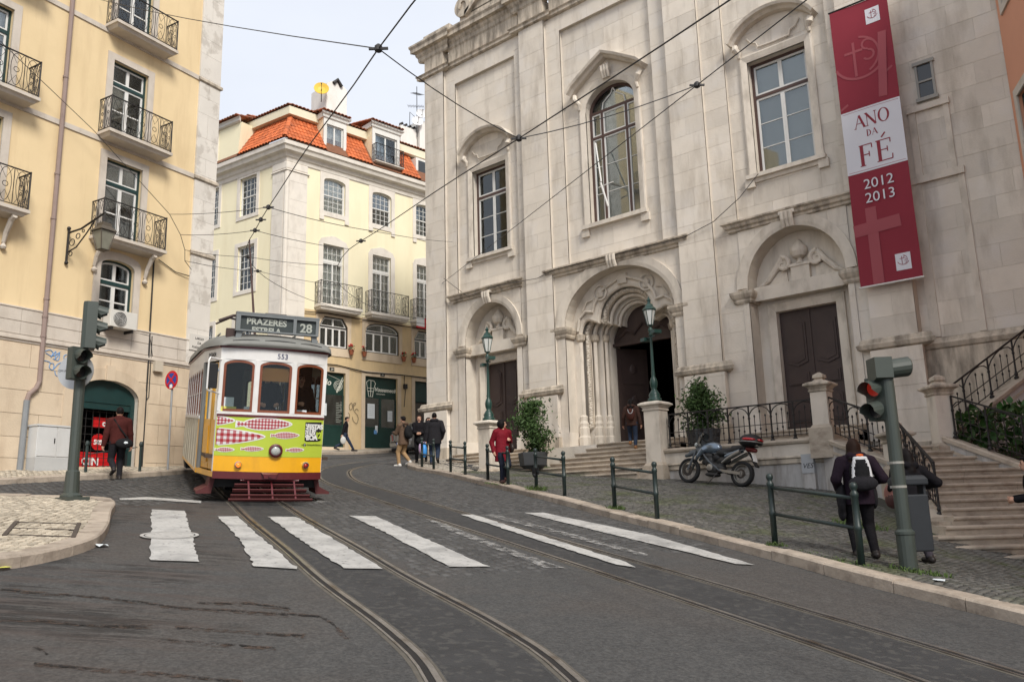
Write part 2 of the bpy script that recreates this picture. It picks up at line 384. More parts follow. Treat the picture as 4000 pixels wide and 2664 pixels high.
# ---------------------------------------------------------------- ground sheet
def structure(o): o['kind'] = 'structure'; return o
def axis(a, b, fine0, fine1, coarse):
    L_ = [a]
    while L_[-1] < fine0: L_.append(min(L_[-1] + coarse, fine0))
    while L_[-1] < fine1: L_.append(min(L_[-1] + .75, fine1))
    while L_[-1] < b: L_.append(min(L_[-1] + coarse, b))
    return L_
xs = axis(-260, 160, -46, 10, 12); ys = axis(-90, 260, -6, 42, 12)
Vg = [(x, y, gz(x, y)) for y in ys for x in xs]; nx = len(xs)
Fg = [(j * nx + i, j * nx + i + 1, (j + 1) * nx + i + 1, (j + 1) * nx + i) for j in range(len(ys) - 1) for i in range(nx - 1)]
road = structure(link('road', mesh_from('road', Vg, Fg, True), M_ASPH))

def sheet(name, outline, h, m, kind='structure', parent=None, cell=.6):
    xs_ = [p[0] for p in outline]; ys_ = [p[1] for p in outline]; V = [Vector((p[0], p[1])) for p in outline]; E = [(i, (i + 1) % len(V)) for i in range(len(V))]
    x = min(xs_)
    while x < max(xs_):
        y = min(ys_)
        while y < max(ys_):
            if pip(x, y, outline): V.append(Vector((x, y)))
            y += cell
        x += cell
    r = delaunay_2d_cdt(V, E, [], 0, 1e-5); P = [tuple(v) for v in r[0]]
    T = [tuple(f) for f in r[2] if pip(sum(P[i][0] for i in f) / 3, sum(P[i][1] for i in f) / 3, outline)]
    o = link(name, mesh_from(name, [(x, y, gz(x, y) + h) for x, y in P], T, True), m, parent)
    if kind: o['kind'] = kind
    return o
def pipa(X, Y, poly):
    c = np.zeros(len(X), bool); n = len(poly); j = n - 1
    for i in range(n):
        xi, yi = poly[i]; xj, yj = poly[j]
        if yi != yj:
            k = ((yi > Y) != (yj > Y)) & (X < (xj - xi) * (Y - yi) / (yj - yi) + xi); c ^= k
        j = i
    return c
NPR = np.random.default_rng(5)
def setts(name, outline, h, m, size=.11, ang=0.0, wave=.0, gap=.012, up=.008, parent=None, exclude=(), only=None, asp=1.0):
    """loose rows of small stones over a sloping outline, one joined mesh"""
    O = np.array([(p[0], p[1]) for p in outline]); ca, sa = math.cos(ang), math.sin(ang)
    T = O[:, 0] * ca + O[:, 1] * sa; Sx = -O[:, 0] * sa + O[:, 1] * ca
    t = np.arange(T.min(), T.max(), size * asp); s = np.arange(Sx.min(), Sx.max(), size); TT, SS = np.meshgrid(t, s); row = np.arange(len(s))[:, None]
    TT = TT + (row % 2) * size * asp * .5 + NPR.normal(0, size * .06, TT.shape); SS = SS + NPR.normal(0, size * .05, SS.shape)
    SS = SS + wave * np.sin(TT * 2.1) + wave * .5 * np.sin(TT * .9 + SS * .8)
    X = (TT * ca - SS * sa).ravel(); Y = (TT * sa + SS * ca).ravel()
    k = pipa(X, Y, outline)
    for e in exclude: k &= ~pipa(X, Y, e)
    if only is not None: k &= only(X, Y)
    X = X[k]; Y = Y[k]; n = len(X)
    hx = (size * asp - gap) / 2 * NPR.uniform(.82, 1.03, n); hy = (size - gap) / 2 * NPR.uniform(.82, 1.03, n); rr = ang + NPR.normal(0, .09, n); zt = h + up + NPR.normal(0, .0035, n)
    C_ = np.zeros((n, 8, 3))
    for i, (sx, sy, lo) in enumerate([(-1, -1, 1), (1, -1, 1), (1, 1, 1), (-1, 1, 1), (-.86, -.86, 0), (.86, -.86, 0), (.86, .86, 0), (-.86, .86, 0)]):
        jx = sx * hx * NPR.uniform(.9, 1.06, n); jy = sy * hy * NPR.uniform(.9, 1.06, n)
        x = X + jx * np.cos(rr) - jy * np.sin(rr); y = Y + jx * np.sin(rr) + jy * np.cos(rr)
        C_[:, i, 0] = x; C_[:, i, 1] = y; C_[:, i, 2] = gza(x, y) + (zt - .030 if lo else zt + NPR.normal(0, .0015, n))
    return C_
FQ = np.array([(4, 5, 6, 7), (0, 1, 5, 4), (1, 2, 6, 5), (2, 3, 7, 6), (3, 0, 4, 7)])
def stones_obj(name, C_, m, parent=None, kind='stuff'):
    n = len(C_); me = bpy.data.meshes.new(name); me.vertices.add(n * 8); me.vertices.foreach_set('co', C_.reshape(-1).astype(np.float32))
    F = (FQ[None] + (np.arange(n) * 8)[:, None, None]).reshape(-1, 4); me.loops.add(F.size); me.loops.foreach_set('vertex_index', F.reshape(-1).astype(np.int32)); me.polygons.add(len(F))
    me.polygons.foreach_set('loop_start', (np.arange(len(F)) * 4).astype(np.int32)); me.update(calc_edges=True)
    a = me.attributes.new('rnd', 'FLOAT', 'POINT'); a.data.foreach_set('value', np.repeat(NPR.random(n), 8).astype(np.float32))
    o = link(name, me, m, parent)
    if kind: o['kind'] = kind
    return o
def single_stones(parent, name, C_, m):
    for q in C_:
        c = q.mean(0); me = mesh_from(name, [tuple(v - c) for v in q], [tuple(f) for f in FQ]); o = link(name, me, m, parent); o.location = tuple(c)

# ---------------------------------------------------------------- tram tracks
TRACK_A = catmull([(1.6, -1.2), (-.3, 1.0), (-1.9, 2.75), (-3.7, 4.15), (-4.9, 4.8), (-6.85, 5.6), (-8.85, 6.5), (-11.5, 7.65), (-13.6, 8.62), (-17.2, 10.3), (-20.8, 12.2), (-24.2, 15.2), (-27.0, 19.2), (-28.6, 24.0), (-29.2, 32), (-29.4, 40)], .3)
TRACK_B = catmull([(4.5, 3.6), (1.6, 5.0), (-1.63, 6.68), (-4.1, 7.8), (-7.75, 9.34), (-10.7, 10.55), (-14.4, 12.15), (-17.2, 13.35), (-19.7, 14.92), (-22.25, 17.07), (-25.0, 20.6), (-26.4, 24.0), (-27.0, 32), (-27.2, 40)], .3)
def rail(path, parent):
    for nm, secs, m, z in (('rail_bed', [(-.092, .085)], M_RAILBED, .002), ('rail_groove', [(-.020, .030)], M_GROOVE, .005), ('rail', [(-.062, -.020), (.030, .050)], M_RAIL, None)):
        mb = MB()
        for a, b in secs:
            A = offset2(path, a); B = offset2(path, b)
            if z is not None:
                ra = [mb.v((p.x, p.y, gz(p.x, p.y) + z)) for p in A]; rb = [mb.v((p.x, p.y, gz(p.x, p.y) + z)) for p in B]
                for i in range(len(A) - 1): mb.f(ra[i], ra[i + 1], rb[i + 1], rb[i])
            else:
                mb.loft([[(p.x, p.y, gz(p.x, p.y) - .02), (p.x, p.y, gz(p.x, p.y) + .011), (q.x, q.y, gz(q.x, q.y) + .011), (q.x, q.y, gz(q.x, q.y) - .02)] for p, q in zip(A, B)])
        mb.obj(nm, m, parent)
M_BED = mat('dark_track_asphalt', (.036, .0355, .036), .85, .3, 3, .5, 40, spots=((.058, .056, .053), 11.0, .54, .62))
for path in (TRACK_A, TRACK_B):
    tk = bpy.data.objects.new('tram_track', None); COL.objects.link(tk); structure(tk)
    for s_ in (-.45, .45): rail(offset2(path, s_), tk)
    mb = MB(); mb.loft([[(p.x, p.y, gz(p.x, p.y) + .0015) for p in (a, b)] for a, b in zip(offset2(path, -.345 + .0), offset2(path, .345))], cap=False, closed=False); mb.obj('track_bed', M_BED, tk)

# ---------------------------------------------------------------- kerbs, pavements, setts
KERB_R = catmull([(7.5, 4.4), (3.5, 6.35), (.4, 7.9), (-1.65, 8.95), (-3.42, 9.85), (-4.61, 10.60), (-6.59, 11.75), (-8.88, 12.98), (-12.0, 14.75), (-15.8, 16.75), (-19.2, 18.45), (-20.9, 19.1), (-22.2, 20.0), (-23.6, 21.5), (-24.8, 23.6), (-25.4, 26.5), (-25.6, 34)], .25)
def kerb_stones(name, path, inward, width=.28, h=.135, length=1.05, z0=-.05):
    """a run of kerb stones, each a block of its own that follows the curve and slope"""
    root = bpy.data.objects.new(name, None); COL.objects.link(root); structure(root)
    acc = 0; seg = [path[0]]; runs = []; lim = length * RND.uniform(.8, 1.15)
    for a, b in zip(path, path[1:]):
        acc += (b - a).length; seg.append(b)
        if acc > lim: runs.append(seg); seg = [b]; acc = 0; lim = length * RND.uniform(.75, 1.2)
    if len(seg) > 1: runs.append(seg)
    for sg in runs:
        n = len(sg); d0 = (sg[1] - sg[0]).normalized() * .006; d1 = (sg[-1] - sg[-2]).normalized() * .006
        A = list(sg); A[0] = A[0] + d0; A[-1] = A[-1] - d1; I = offset2(A, inward * width); dz = RND.uniform(-.012, .008); rings = []; b = .022
        for p, q in zip(A, I):
            e = (q - p).normalized() * b
            rings.append([(p.x, p.y, gz(p.x, p.y) + z0), (p.x, p.y, gz(p.x, p.y) + h - b + dz), (p.x + e.x, p.y + e.y, gz(p.x, p.y) + h + dz + RND.uniform(-.004, .004)), (q.x, q.y, gz(q.x, q.y) + h + dz), (q.x, q.y, gz(q.x, q.y) + z0)])
        mb = MB(); mb.loft(rings); mb.obj('kerb_stone', M_KERB, root)
    return root
kerb_stones('kerb', KERB_R, -1)
in_r = offset2(KERB_R, -.26)
walk_poly = [(p.x, p.y) for p in in_r] + [(-24.4, 34), (-24.4, 26.5), (6, 26.5), (12, 12)]
pave_r = sheet('pavement', walk_poly, .12, M_JOINT)
front = [(p.x, p.y) for p in in_r if -17.3 < p.x < 1.5]
dark_poly = front + [(-18.2, 18.6), (-17.6, 19.6), (-13.6, 19.75), (-12.2, 20.1), (-7.4, 20.1), (-5.6, 18.0), (-4.3, 16.2), (-2.0, 15.6), (1.5, 14.2)]
C1 = setts('w', dark_poly, .12, None, size=.095, ang=R(153.3), wave=.05, gap=.011)
dist = np.hypot(C1[:, 0, 0], C1[:, 0, 1]); order = np.argsort(dist)
stones_obj('pavement_sett', C1, M_WALKSETT, pave_r)
light = [(p.x, p.y) for p in in_r if -26 < p.x <= -17.2 and p.y < 27]
light_poly = light + [(-24.4, 27), (-24.4, 23.2), (-18.9, 23.0), (-18.2, 19.4), (-18.2, 18.6)]
C2 = setts('l', light_poly, .12, None, size=.10, ang=R(150), wave=.04)
mx = (C2[:, 0, 0] + C2[:, 2, 0]) / 2; my = (C2[:, 0, 1] + C2[:, 2, 1]) / 2
# black wave pattern by the church corner
tt = (mx + 18.5) * -.893 + (my - 19.8) * .45; sx = (mx + 18.5) * .45 + (my - 19.8) * .893
blk = (np.abs(sx - .25 - .22 * np.sin(tt * 3.6)) < .12) & (tt > -.6) & (tt < 4.6) | (np.abs(np.abs(sx - .25) - .52) < .05) & (tt > -.6) & (tt < 4.6)
stones_obj('light_pavement_cobble', C2[~blk], mat('limestone_cobble_far', (.36, .32, .265), .7, .22, 3, rnd=.22, attr='rnd'), pave_r); stones_obj('dark_pavement_cobble', C2[blk], M_BASALT, pave_r)

# island with the traffic light, on the left
isl = catmull([(-6.5, -4.5), (-8.2, -.5), (-9.05, 1.7), (-9.25, 2.75), (-9.5, 3.5), (-10.2, 4.3), (-11.3, 4.93), (-12.8, 5.62), (-14.0, 6.2), (-14.6, 6.28), (-15.1, 5.95), (-15.9, 5.0), (-17.2, 3.2), (-19.5, -1), (-22, -6)], .22)
kerb_stones('kerb', isl, 1, width=.25, h=.135, length=.85)
isl_in = offset2(isl, .23); isl_poly = [(p.x, p.y) for p in isl_in]
island = sheet('island', isl_poly, .115, M_CALCJ)
hatch = [G(*p, .12) for p in ((10, 1232), (38, 1200), (182, 1204), (168, 1237))]
C3 = setts('i', isl_poly, .12, None, size=.105, ang=R(28), wave=.05, gap=.013, up=.006, only=lambda X, Y: (Y > .2) & (X > -19))
cx = C3[:, :4, 0].mean(1); cy = C3[:, :4, 1].mean(1); dd = np.hypot(cx, cy); rel = (-.651 * cx + .759 * cy); lat = (.759 * cx + .651 * cy) / rel
vis = (np.abs(lat) < .63) & (rel > 2); score = np.where(vis, dd, 1e6); idx = np.argsort(score); nearest = idx[:300]; rest = idx[300:]
single_stones(island, 'cobble', C3[nearest], M_CALCO); stones_obj('cobbles', C3[rest], M_CALC, island)

# kerb and pavement in front of the yellow building, and of the far building
kA = catmull([(-17.6, -3), (-18.4, 2.5), (-19.1, 5.9), (-19.7, 7.6), (-20.15, 9.2), (-21.0, 10.95), (-22.0, 12.3), (-23.4, 13.4), (-26.5, 15.0), (-30, 16.2), (-38, 18)], .3)
kerb_stones('kerb', kA, 1, width=.25, h=.13, length=1.1)
kAi = offset2(kA, .23)
pave_a = sheet('pavement', [(p.x, p.y) for p in kAi] + [(-45, 14), (-45, -6), (-19, -6)], .115, M_CALCJ, cell=1.2)
CA = setts('a', [(p.x, p.y) for p in kAi if -25 < p.x and p.y > 2] + [(-25, 13.5), (-23.2, 12.3), (-21.0, 3)], .115, None, size=.12, ang=R(100), wave=.03)
stones_obj('pavement_cobble', CA, M_CALC, pave_a)
kB = catmull([(-45, 17.5), (-38, 18.6), (-33.5, 19.4), (-31.6, 20.4), (-30.9, 22.2), (-30.8, 25), (-30.7, 30), (-30.5, 42)], .4)
kerb_stones('kerb', kB, 1, width=.25, h=.13, length=1.2)
kBi = offset2(kB, .23)
pave_b = sheet('pavement', [(p.x, p.y) for p in kBi] + [(-40, 42), (-45, 30)], .115, mat('far_cobble_pavement', (.33, .29, .235), .8, .3, 14, .4, 60), cell=1.2)

# setts in the carriageway
ra = offset2(TRACK_A, -.62); rb = offset2(TRACK_B, .62)
p1 = [(p.x, p.y) for p in ra if -26 < p.x < -6.4]; p2 = [(p.x, p.y) for p in rb if -25 < p.x < -5.7]
if (Vector(p1[0]) - Vector(p2[0])).length < (Vector(p1[0]) - Vector(p2[-1])).length: p2 = p2[::-1]
CR1 = setts('r1', p1 + p2, .0, None, size=.125, ang=R(155), wave=.04, up=.005, asp=1.25)
stones_obj('road_sett', CR1, M_SETT, road)
rr_ = [(p.x, p.y) for p in offset2(TRACK_B, -.62) if -25 < p.x < -6.2 and p.y < 22.5]; kk = [(p.x, p.y) for p in offset2(KERB_R, .12) if -24.5 < p.x < -5.4 and p.y < 22.5]
CR2 = setts('r2', rr_ + kk[::-1], .0, None, size=.125, ang=R(153), wave=.04, up=.005, asp=1.25)
stones_obj('road_sett', CR2, M_SETT, road)
la = [(p.x, p.y) for p in offset2(TRACK_A, .62) if -26 < p.x < -14.2]
CR3 = setts('r3', la + [(-25, 13.6), (-22.2, 12.0), (-20.9, 10.6), (-20.0, 8.6), (-19.3, 6), (-18.6, 3), (-16.9, 3.9), (-15.2, 6.2), (-14.4, 6.6)], .0, None, size=.125, ang=R(110), wave=.05, up=.005, asp=1.25)
stones_obj('road_sett', CR3, M_SETT, road)

# ---------------------------------------------------------------- zebra crossing
def Gz(p, h=0.0): q = G(p[0], p[1], h); return (q.x, q.y)
def cz(zx, zy): return ((850 + zx * .6794) / 1.69924, (1850 + zy * .6794) / 1.69924)
zeb = bpy.data.objects.new('zebra_crossing', None); COL.objects.link(zeb); structure(zeb)
def paint(name, pix, h, m, parent):
    P = [Gz(p) for p in pix]; out = []
    for i, a in enumerate(P):
        b = P[(i + 1) % len(P)]; n = max(1, int(math.dist(a, b) / .14))
        for k in range(n):
            t = k / n; out.append((a[0] + (b[0] - a[0]) * t + RND.uniform(-.018, .018), a[1] + (b[1] - a[1]) * t + RND.uniform(-.018, .018)))
    return sheet(name, out, h, m, None, parent, .4)
for pix, m in [([(348, 1173), (425, 1176), (457, 1294), (346, 1290)], M_PAINT),
               ([cz(2, 250), cz(112, 250), cz(465, 556), cz(213, 540), cz(130, 390)], M_PAINT),
               ([cz(292, 252), cz(452, 253), cz(955, 553), cz(728, 551), cz(600, 470), cz(440, 360)], M_PAINT),
               ([cz(755, 246), cz(905, 248), cz(1120, 345), cz(1560, 540), cz(1340, 541), cz(1290, 520), cz(1110, 420), cz(900, 310)], M_PAINT),
               ([cz(1190, 262), cz(1290, 285), cz(1560, 395), cz(1990, 548), cz(1880, 545), cz(1600, 440), cz(1330, 330)], M_PAINT2),
               ([cz(1400, 240), cz(1475, 240), cz(2340, 512), cz(2400, 545), cz(2290, 528), cz(1900, 405)], M_PAINT),
               ([cz(1520, 240), cz(1590, 238), cz(2000, 340), cz(2480, 470), cz(2450, 480), cz(1900, 335)], M_PAINT2),
               ([(1205, 1180), (1250, 1180), (1500, 1232), (1735, 1301), (1690, 1298), (1460, 1243)], M_PAINT)]:
    paint('stripe', pix, .017, m, zeb)
structure(paint('give_way_line', [(275, 1147), (340, 1144), (462, 1153), (462, 1158), (340, 1150), (278, 1151)], .017, M_PAINT, None))
structure(paint('give_way_line', [(728, 1152), (748, 1151), (750, 1158), (720, 1159)], .017, M_PAINT2, None))
# long ragged cracks in the old surface by the island
M_CRK = mat('crack_dark', (.014, .012, .011), .95, .3, 8, alpha=(24.0, .46, .55, .9)); M_RUST = mat('rusty_crack_edge', (.070, .048, .036), .95, .3, 8, alpha=(13.0, .46, .60, .85))  # dark crack line with rusty brown edges
for pts in ([(0, 760), (300, 790), (640, 812), (1180, 882), (1560, 905), (1900, 930)], [(1850, 918), (2100, 940), (2175, 975), (2225, 1030), (2290, 1090)], [(0, 958), (250, 968), (640, 1002), (1000, 1008)], [(1150, 1015), (1500, 1032), (1800, 1058), (2000, 1068)], [(230, 1250), (480, 1272), (700, 1292), (1170, 1328), (1600, 1372)], [(1050, 1088), (1400, 1120), (1800, 1150)], [(1300, 850), (1650, 858), (1900, 886)], [(230, 1140), (290, 1165), (310, 1190)]):
    D_ = [(x * .35, 1088.7 + y * .35) for x, y in pts]
    for m, a, b, h in ((M_RUST, -4.5, 5.0, .004), (M_CRK, -1.5, 1.7, .007)): paint('road_crack', [(x, y + a * RND.uniform(.5, 1.3)) for x, y in D_] + [(x, y + b * RND.uniform(.5, 1.3)) for x, y in D_[::-1]], h, m, road)
# manhole cover in the first stripe
c = G(390, 1233); mb = MB(); n = 28
for r0, r1, z in ((.0, .30, .022), (.315, .36, .022)):
    A = [mb.v((c.x + r0 * math.cos(2 * math.pi * k / n), c.y + r0 * math.sin(2 * math.pi * k / n), gz(c.x + r0 * math.cos(2 * math.pi * k / n), c.y + r0 * math.sin(2 * math.pi * k / n)) + z)) for k in range(n)]
    B = [mb.v((c.x + r1 * math.cos(2 * math.pi * k / n), c.y + r1 * math.sin(2 * math.pi * k / n), gz(c.x + r1 * math.cos(2 * math.pi * k / n), c.y + r1 * math.sin(2 * math.pi * k / n)) + z)) for k in range(n)]
    for k in range(n): mb.f(A[k], B[k], B[(k + 1) % n], A[(k + 1) % n])
o = mb.obj('manhole_cover', mat('cast_iron_cover', (.42, .41, .39), .6, .2, 20, .3, 60, alpha=(9, .25, .4, .95))); props(o, 'round iron manhole cover lying in a white crossing stripe by the island', 'manhole')
# hatch with iron edges in the island paving
mb = MB()
for a, b in ((0, 1), (2, 3)):
    mb.bar(hatch[a] + Vector((0, 0, .012)), hatch[b] + Vector((0, 0, .012)), .05, .016)
for k in (.05, .5, .95): mb.bar(hatch[0].lerp(hatch[1], k) + Vector((0, 0, .010)), hatch[3].lerp(hatch[2], k) + Vector((0, 0, .010)), .018, .012)
o = mb.obj('access_hatch_frame', mat('rusty_iron', (.07, .055, .045), .8, .3, 10)); props(o, 'rusty iron frame of an access hatch set in the island paving', 'hatch')
# ---------------------------------------------------------------- church
M_STONE = mat('pale_limestone', (.67, .605, .52), .82, .09, 1.6, .3, 22, rnd=.10, stain=(.33, .275, .215), stain_amt=.55, stain_scale=(.9, .9, .22), stain_pos=(.50, .74), spots=((.68, .63, .57), 1.1, .5, .75))
M_STONE2 = mat('limestone_moulding', (.65, .585, .50), .8, .10, 2.2, .2, 30, stain=(.27, .23, .18), stain_amt=.5, stain_scale=(1.2, 1.2, .5))
M_STONED = mat('weathered_limestone', (.56, .485, .39), .85, .14, 2.5, .3, 25, stain=(.12, .10, .08), stain_amt=.75, stain_scale=(1.6, 1.6, .35), stain_pos=(.42, .66))
M_MORTAR = mat('lime_mortar', (.57, .515, .44), .9, .12, 3)
M_BROWN = mat('dark_brown_paint', (.085, .05, .042), .55, .15, 6)
M_WHITEF = mat('white_window_paint', (.68, .67, .64), .5, .06, 5)
M_DOOR = mat('dark_brown_door', (.050, .032, .028), .5, .2, 3, .15, 30, stain=(.075, .055, .045), stain_amt=.5)
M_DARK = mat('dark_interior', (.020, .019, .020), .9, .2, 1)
M_GLASS = glass('window_glass', (.95, .965, .96), .95)
M_BLIND = mat('grey_blind', (.195, .21, .205), .8, .12, 1.5)
M_IRON = mat('black_wrought_iron', (.030, .027, .026), .55, .2, 8, metal=.3)
Y0 = 23.3
church = thing('church', 'pale limestone church front with three portals, tall windows and a red banner hung on it', 'church', loc=(0, Y0, 0), off=(-15.1, 0, 3.4))
WL = rect(-21.87, -20.05, 11.5, 15.15); WR = rect(-9.83, -7.97, 11.5, 15.25); WC = arch(-16.12, -14.02, 11.45, 15.75, 16.6)
NL = arch(-22.30, -19.60, 2.0, 7.95, 9.46); NR = arch(-10.37, -7.43, 2.0, 7.95, 9.55); NC = arch(-17.34, -12.90, 2.0, 7.9, 9.65, 22)
HOLES = [WL, WR, WC, NL, NR, NC]
def bb(p): return (min(a for a, b in p), max(a for a, b in p), min(b for a, b in p), max(b for a, b in p))
def touch(a, b): return a[0] < b[1] and b[0] < a[1] and a[2] < b[3] and b[2] < a[3]
zones = [(-24.35, -23.22, 3.0, 20.15, -.30, .62), (-23.22, -22.67, 3.0, 20.15, -.14, .62), (-19.35, -18.95, 3.0, 20.15, -.14, .62), (-18.95, -17.72, 3.0, 20.15, -.30, .62), (-17.72, -17.07, 9.9, 20.15, -.14, .62),
         (-13.17, -12.53, 9.9, 20.15, -.14, .62), (-12.53, -11.32, 3.0, 20.15, -.30, .62), (-11.32, -10.55, 3.0, 20.15, -.14, .62), (-7.25, -6.90, 3.0, 20.15, -.14, .62), (-6.90, -5.75, 2.0, 20.15, -.30, .62),
         (-22.67, -19.35, 19.34, 20.15, -.14, .81), (-17.07, -13.17, 19.45, 20.15, -.14, .70), (-10.55, -7.25, 19.40, 20.15, -.14, .75),
         (-22.67, -19.35, 9.9, 19.34, 0, .63), (-17.07, -13.17, 9.9, 19.45, 0, .636), (-10.55, -7.25, 9.9, 19.40, 0, .633),
         (-22.67, -19.35, 3.0, 9.9, -.17, .69), (-17.72, -12.53, 3.0, 9.9, -.17, .69), (-10.55, -7.25, 3.0, 9.9, -.17, .69), (-5.75, -2.55, 1.0, 21.0, .10, .625)]
core = MB(); blocks = []
for (u0, u1, z0, z1, y, ch) in zones:
    hs = [h for h in HOLES if touch(bb(h), (u0, u1, z0, z1))]
    T, P = cdt(rect(u0, u1, z0, z1), hs); core.slab(P, T, y + .009, .55)
    n = max(1, round((z1 - z0) / ch)); hh = (z1 - z0) / n; w = u1 - u0
    for r_ in range(n):
        za = z0 + r_ * hh; zb = za + hh; k = max(1, round(w / (1.25 if w > 1.5 else 9)))
        if w > 1.0 and w < 1.5: k = 1 + (r_ % 2)
        cuts = [u0] + sorted(u0 + w * (i + (.5 if r_ % 2 else 0) * (1 if k > 2 else 0) + (RND.uniform(-.12, .12) if k > 1 else 0)) / k for i in range(1, k + (1 if (r_ % 2 and k > 2) else 0)) if u0 + .2 < u0 + w * (i + (.5 if r_ % 2 else 0) * (1 if k > 2 else 0)) / k < u1 - .2) + [u1]
        if k > 2 and r_ % 2: cuts.insert(1, u0 + w * .5 / k)
        cuts = sorted(set(cuts))
        for a, b in zip(cuts, cuts[1:]):
            if b - a < .05: continue
            g = .0035
            ca, cb, cc, cd_ = a + (g if a > u0 else 0), b - (g if b < u1 else 0), za + g, zb - g
            h2 = [h for h in hs if touch(bb(h), (ca, cb, cc, cd_))]
            if h2:
                T, P = cdt(rect(ca, cb, cc, cd_), h2)
                if not T: continue
                area = sum(abs((P[t[1]][0] - P[t[0]][0]) * (P[t[2]][1] - P[t[0]][1]) - (P[t[2]][0] - P[t[0]][0]) * (P[t[1]][1] - P[t[0]][1])) / 2 for t in T)
                if area < .02: continue
            else: T, P = cdt(rect(ca, cb, cc, cd_), []); area = (cb - ca) * (cd_ - cc)
            px = -(a + b) / 2
            blocks.append((area * (1.0 if zb < 20 else .1) / max(4, math.hypot((a + b) / 2, Y0)) ** 2, P, T, y + RND.uniform(-.0025, .0015), y + .05))
core.obj('wall', M_MORTAR, church)
blocks.sort(key=lambda b: -b[0])
for _, P, T, ya, yb in blocks[:300]: mb = MB(); mb.slab(P, T, ya, yb); mb.obj('block', M_STONE, church)
mb = MB()
for _, P, T, ya, yb in blocks[300:]: mb.slab(P, T, ya, yb)
mb.obj('blocks', M_STONE, church)['kind'] = 'stuff'
# body behind the front, dark inside
mb = MB(); mb.box(-24.30, -23.9, .56, 16, 2.5, 21.0); mb.box(-24.3, -2.6, 16, 16.4, 2.5, 21.0); mb.box(-24.3, -2.6, .56, 16, 21.0, 21.3); mb.box(-3.0, -2.6, .56, 16, 1, 21.0); mb.obj('side_wall', M_STONE2, church)
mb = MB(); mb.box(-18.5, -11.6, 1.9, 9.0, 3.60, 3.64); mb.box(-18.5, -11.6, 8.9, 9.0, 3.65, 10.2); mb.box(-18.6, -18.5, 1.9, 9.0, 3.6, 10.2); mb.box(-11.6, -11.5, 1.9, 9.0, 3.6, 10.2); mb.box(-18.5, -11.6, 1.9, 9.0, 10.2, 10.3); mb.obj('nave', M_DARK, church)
# plinth ledges, string courses, imposts, entablature
PL = [(-.30, 0), (-.40, .05), (-.43, .16), (-.36, .20), (-.34, .29), (-.30, .33)]
for i, (a, b, lo) in enumerate([(-24.35, -23.22, 3.0), (-18.95, -17.72, 3.0), (-12.53, -11.32, 2.9), (-6.90, -5.75, 2.0)]):
    mb = MB(); moulding(mb, a, b, 5.50, PL); mb.obj('plinth_moulding', M_STONED, church)
    mb = MB(); z = lo; k = 0
    while z < 5.48:
        h = min(.62, 5.495 - z); mb.box(a - .08, b + .08, -.385, -.20, z + .003, z + h - .003); z += h
    mb.obj('plinth', M_STONE, church)
    mb = MB(); mb.box(a - .13, b + .13, -.45, -.2, lo - .5, lo + 1.0); mb.obj('plinth_foot', M_STONED, church)
mb = MB(); moulding(mb, -5.70, -2.6, 5.35, [(.08, 0), (0, .05), (-.05, .16), (.02, .24), (.06, .33)]); mb.obj('plinth_moulding', M_STONED, church)
mb = MB(); mb.box(-5.75, -2.6, .03, .3, 1, 5.36); mb.obj('plinth', M_STONED, church)
for a, b in ((-22.70, -19.45), (-17.72, -12.53), (-10.62, -7.20)):
    mb = MB(); moulding(mb, a, b, 9.76, [(-.17, 0), (-.24, .03), (-.24, .10), (-.31, .14), (-.33, .22), (-.40, .27), (-.40, .32), (-.22, .36)]); mb.obj('string_course', M_STONED, church)
def archivolt(nm, c, zs, a, b, wdt, y0, m, n=24, key=True):
    mb = MB(); sweep_profile(mb, [(c - a, zs - .001)] + arcpts(c, zs, -a, b, n) + [(c + a, zs - .001)], [(0, y0), (wdt * .35, y0 - .03), (wdt, y0 - .05), (wdt, y0 + .1), (0, y0 + .1)]); mb.obj(nm, m, church)
    if key:
        mb = MB()
        for k in range(3): mb.tube([(c - .12 + .12 * k, y0 - .10, zs + b - .02), (c - .12 + .12 * k, y0 - .20, zs + b + .20), (c - .13 + .13 * k, y0 - .22, zs + b + .40)], .07, 8)
        mb.box(c - .24, c + .24, y0 - .20, y0 + .05, zs + b + .35, zs + b + .46); mb.obj('keystone', M_STONE2, church)
archivolt('archivolt', -20.95, 7.95, 1.35, 1.51, .30, -.18, M_STONE2); archivolt('archivolt', -8.90, 7.95, 1.47, 1.60, .32, -.18, M_STONE2); archivolt('archivolt', -15.12, 7.90, 2.22, 1.75, .36, -.18, M_STONE2, 32)
for c, a in ((-20.95, 1.35), (-8.90, 1.47), (-15.12, 2.22)):
    for s in (-1, 1):
        e = c + s * a; mb = MB(); u0, u1 = (e - .42, e + .06) if s < 0 else (e - .06, e + .42)
        mb.loft([[(u0 - o, -.18 - o, z), (u1 + o, -.18 - o, z), (u1 + o, .46, z), (u0 - o, .46, z)] for z, o in ((7.50, .02), (7.56, .05), (7.62, .05), (7.68, .09), (7.78, .13), (7.86, .13))]); mb.obj('impost', M_STONED, church)
        mb = MB(); mb.box(u0 - .02, u1 + .02, -.235, .44, 3.1, 4.15); mb.obj('pedestal', M_STONE, church)
def entab(mb, a, b, e, z=20.12):
    moulding(mb, a, b, z, [(-.02 - e, 0), (-.10 - e, .04), (-.10 - e, .14), (-.16 - e, .20), (-.02 - e, .24)]); mb.box(a - e * .0, b, -e, .3, z + .2, 21.05)
    moulding(mb, a, b, 21.0, [(-e, 0), (-.05 - e, .08), (-.06 - e, .22), (-.13 - e, .32), (-.15 - e, .42), (-.30 - e, .46), (-.30 - e, .62), (-.36 - e, .72), (-.36 - e, .80), (-.1, .86)])
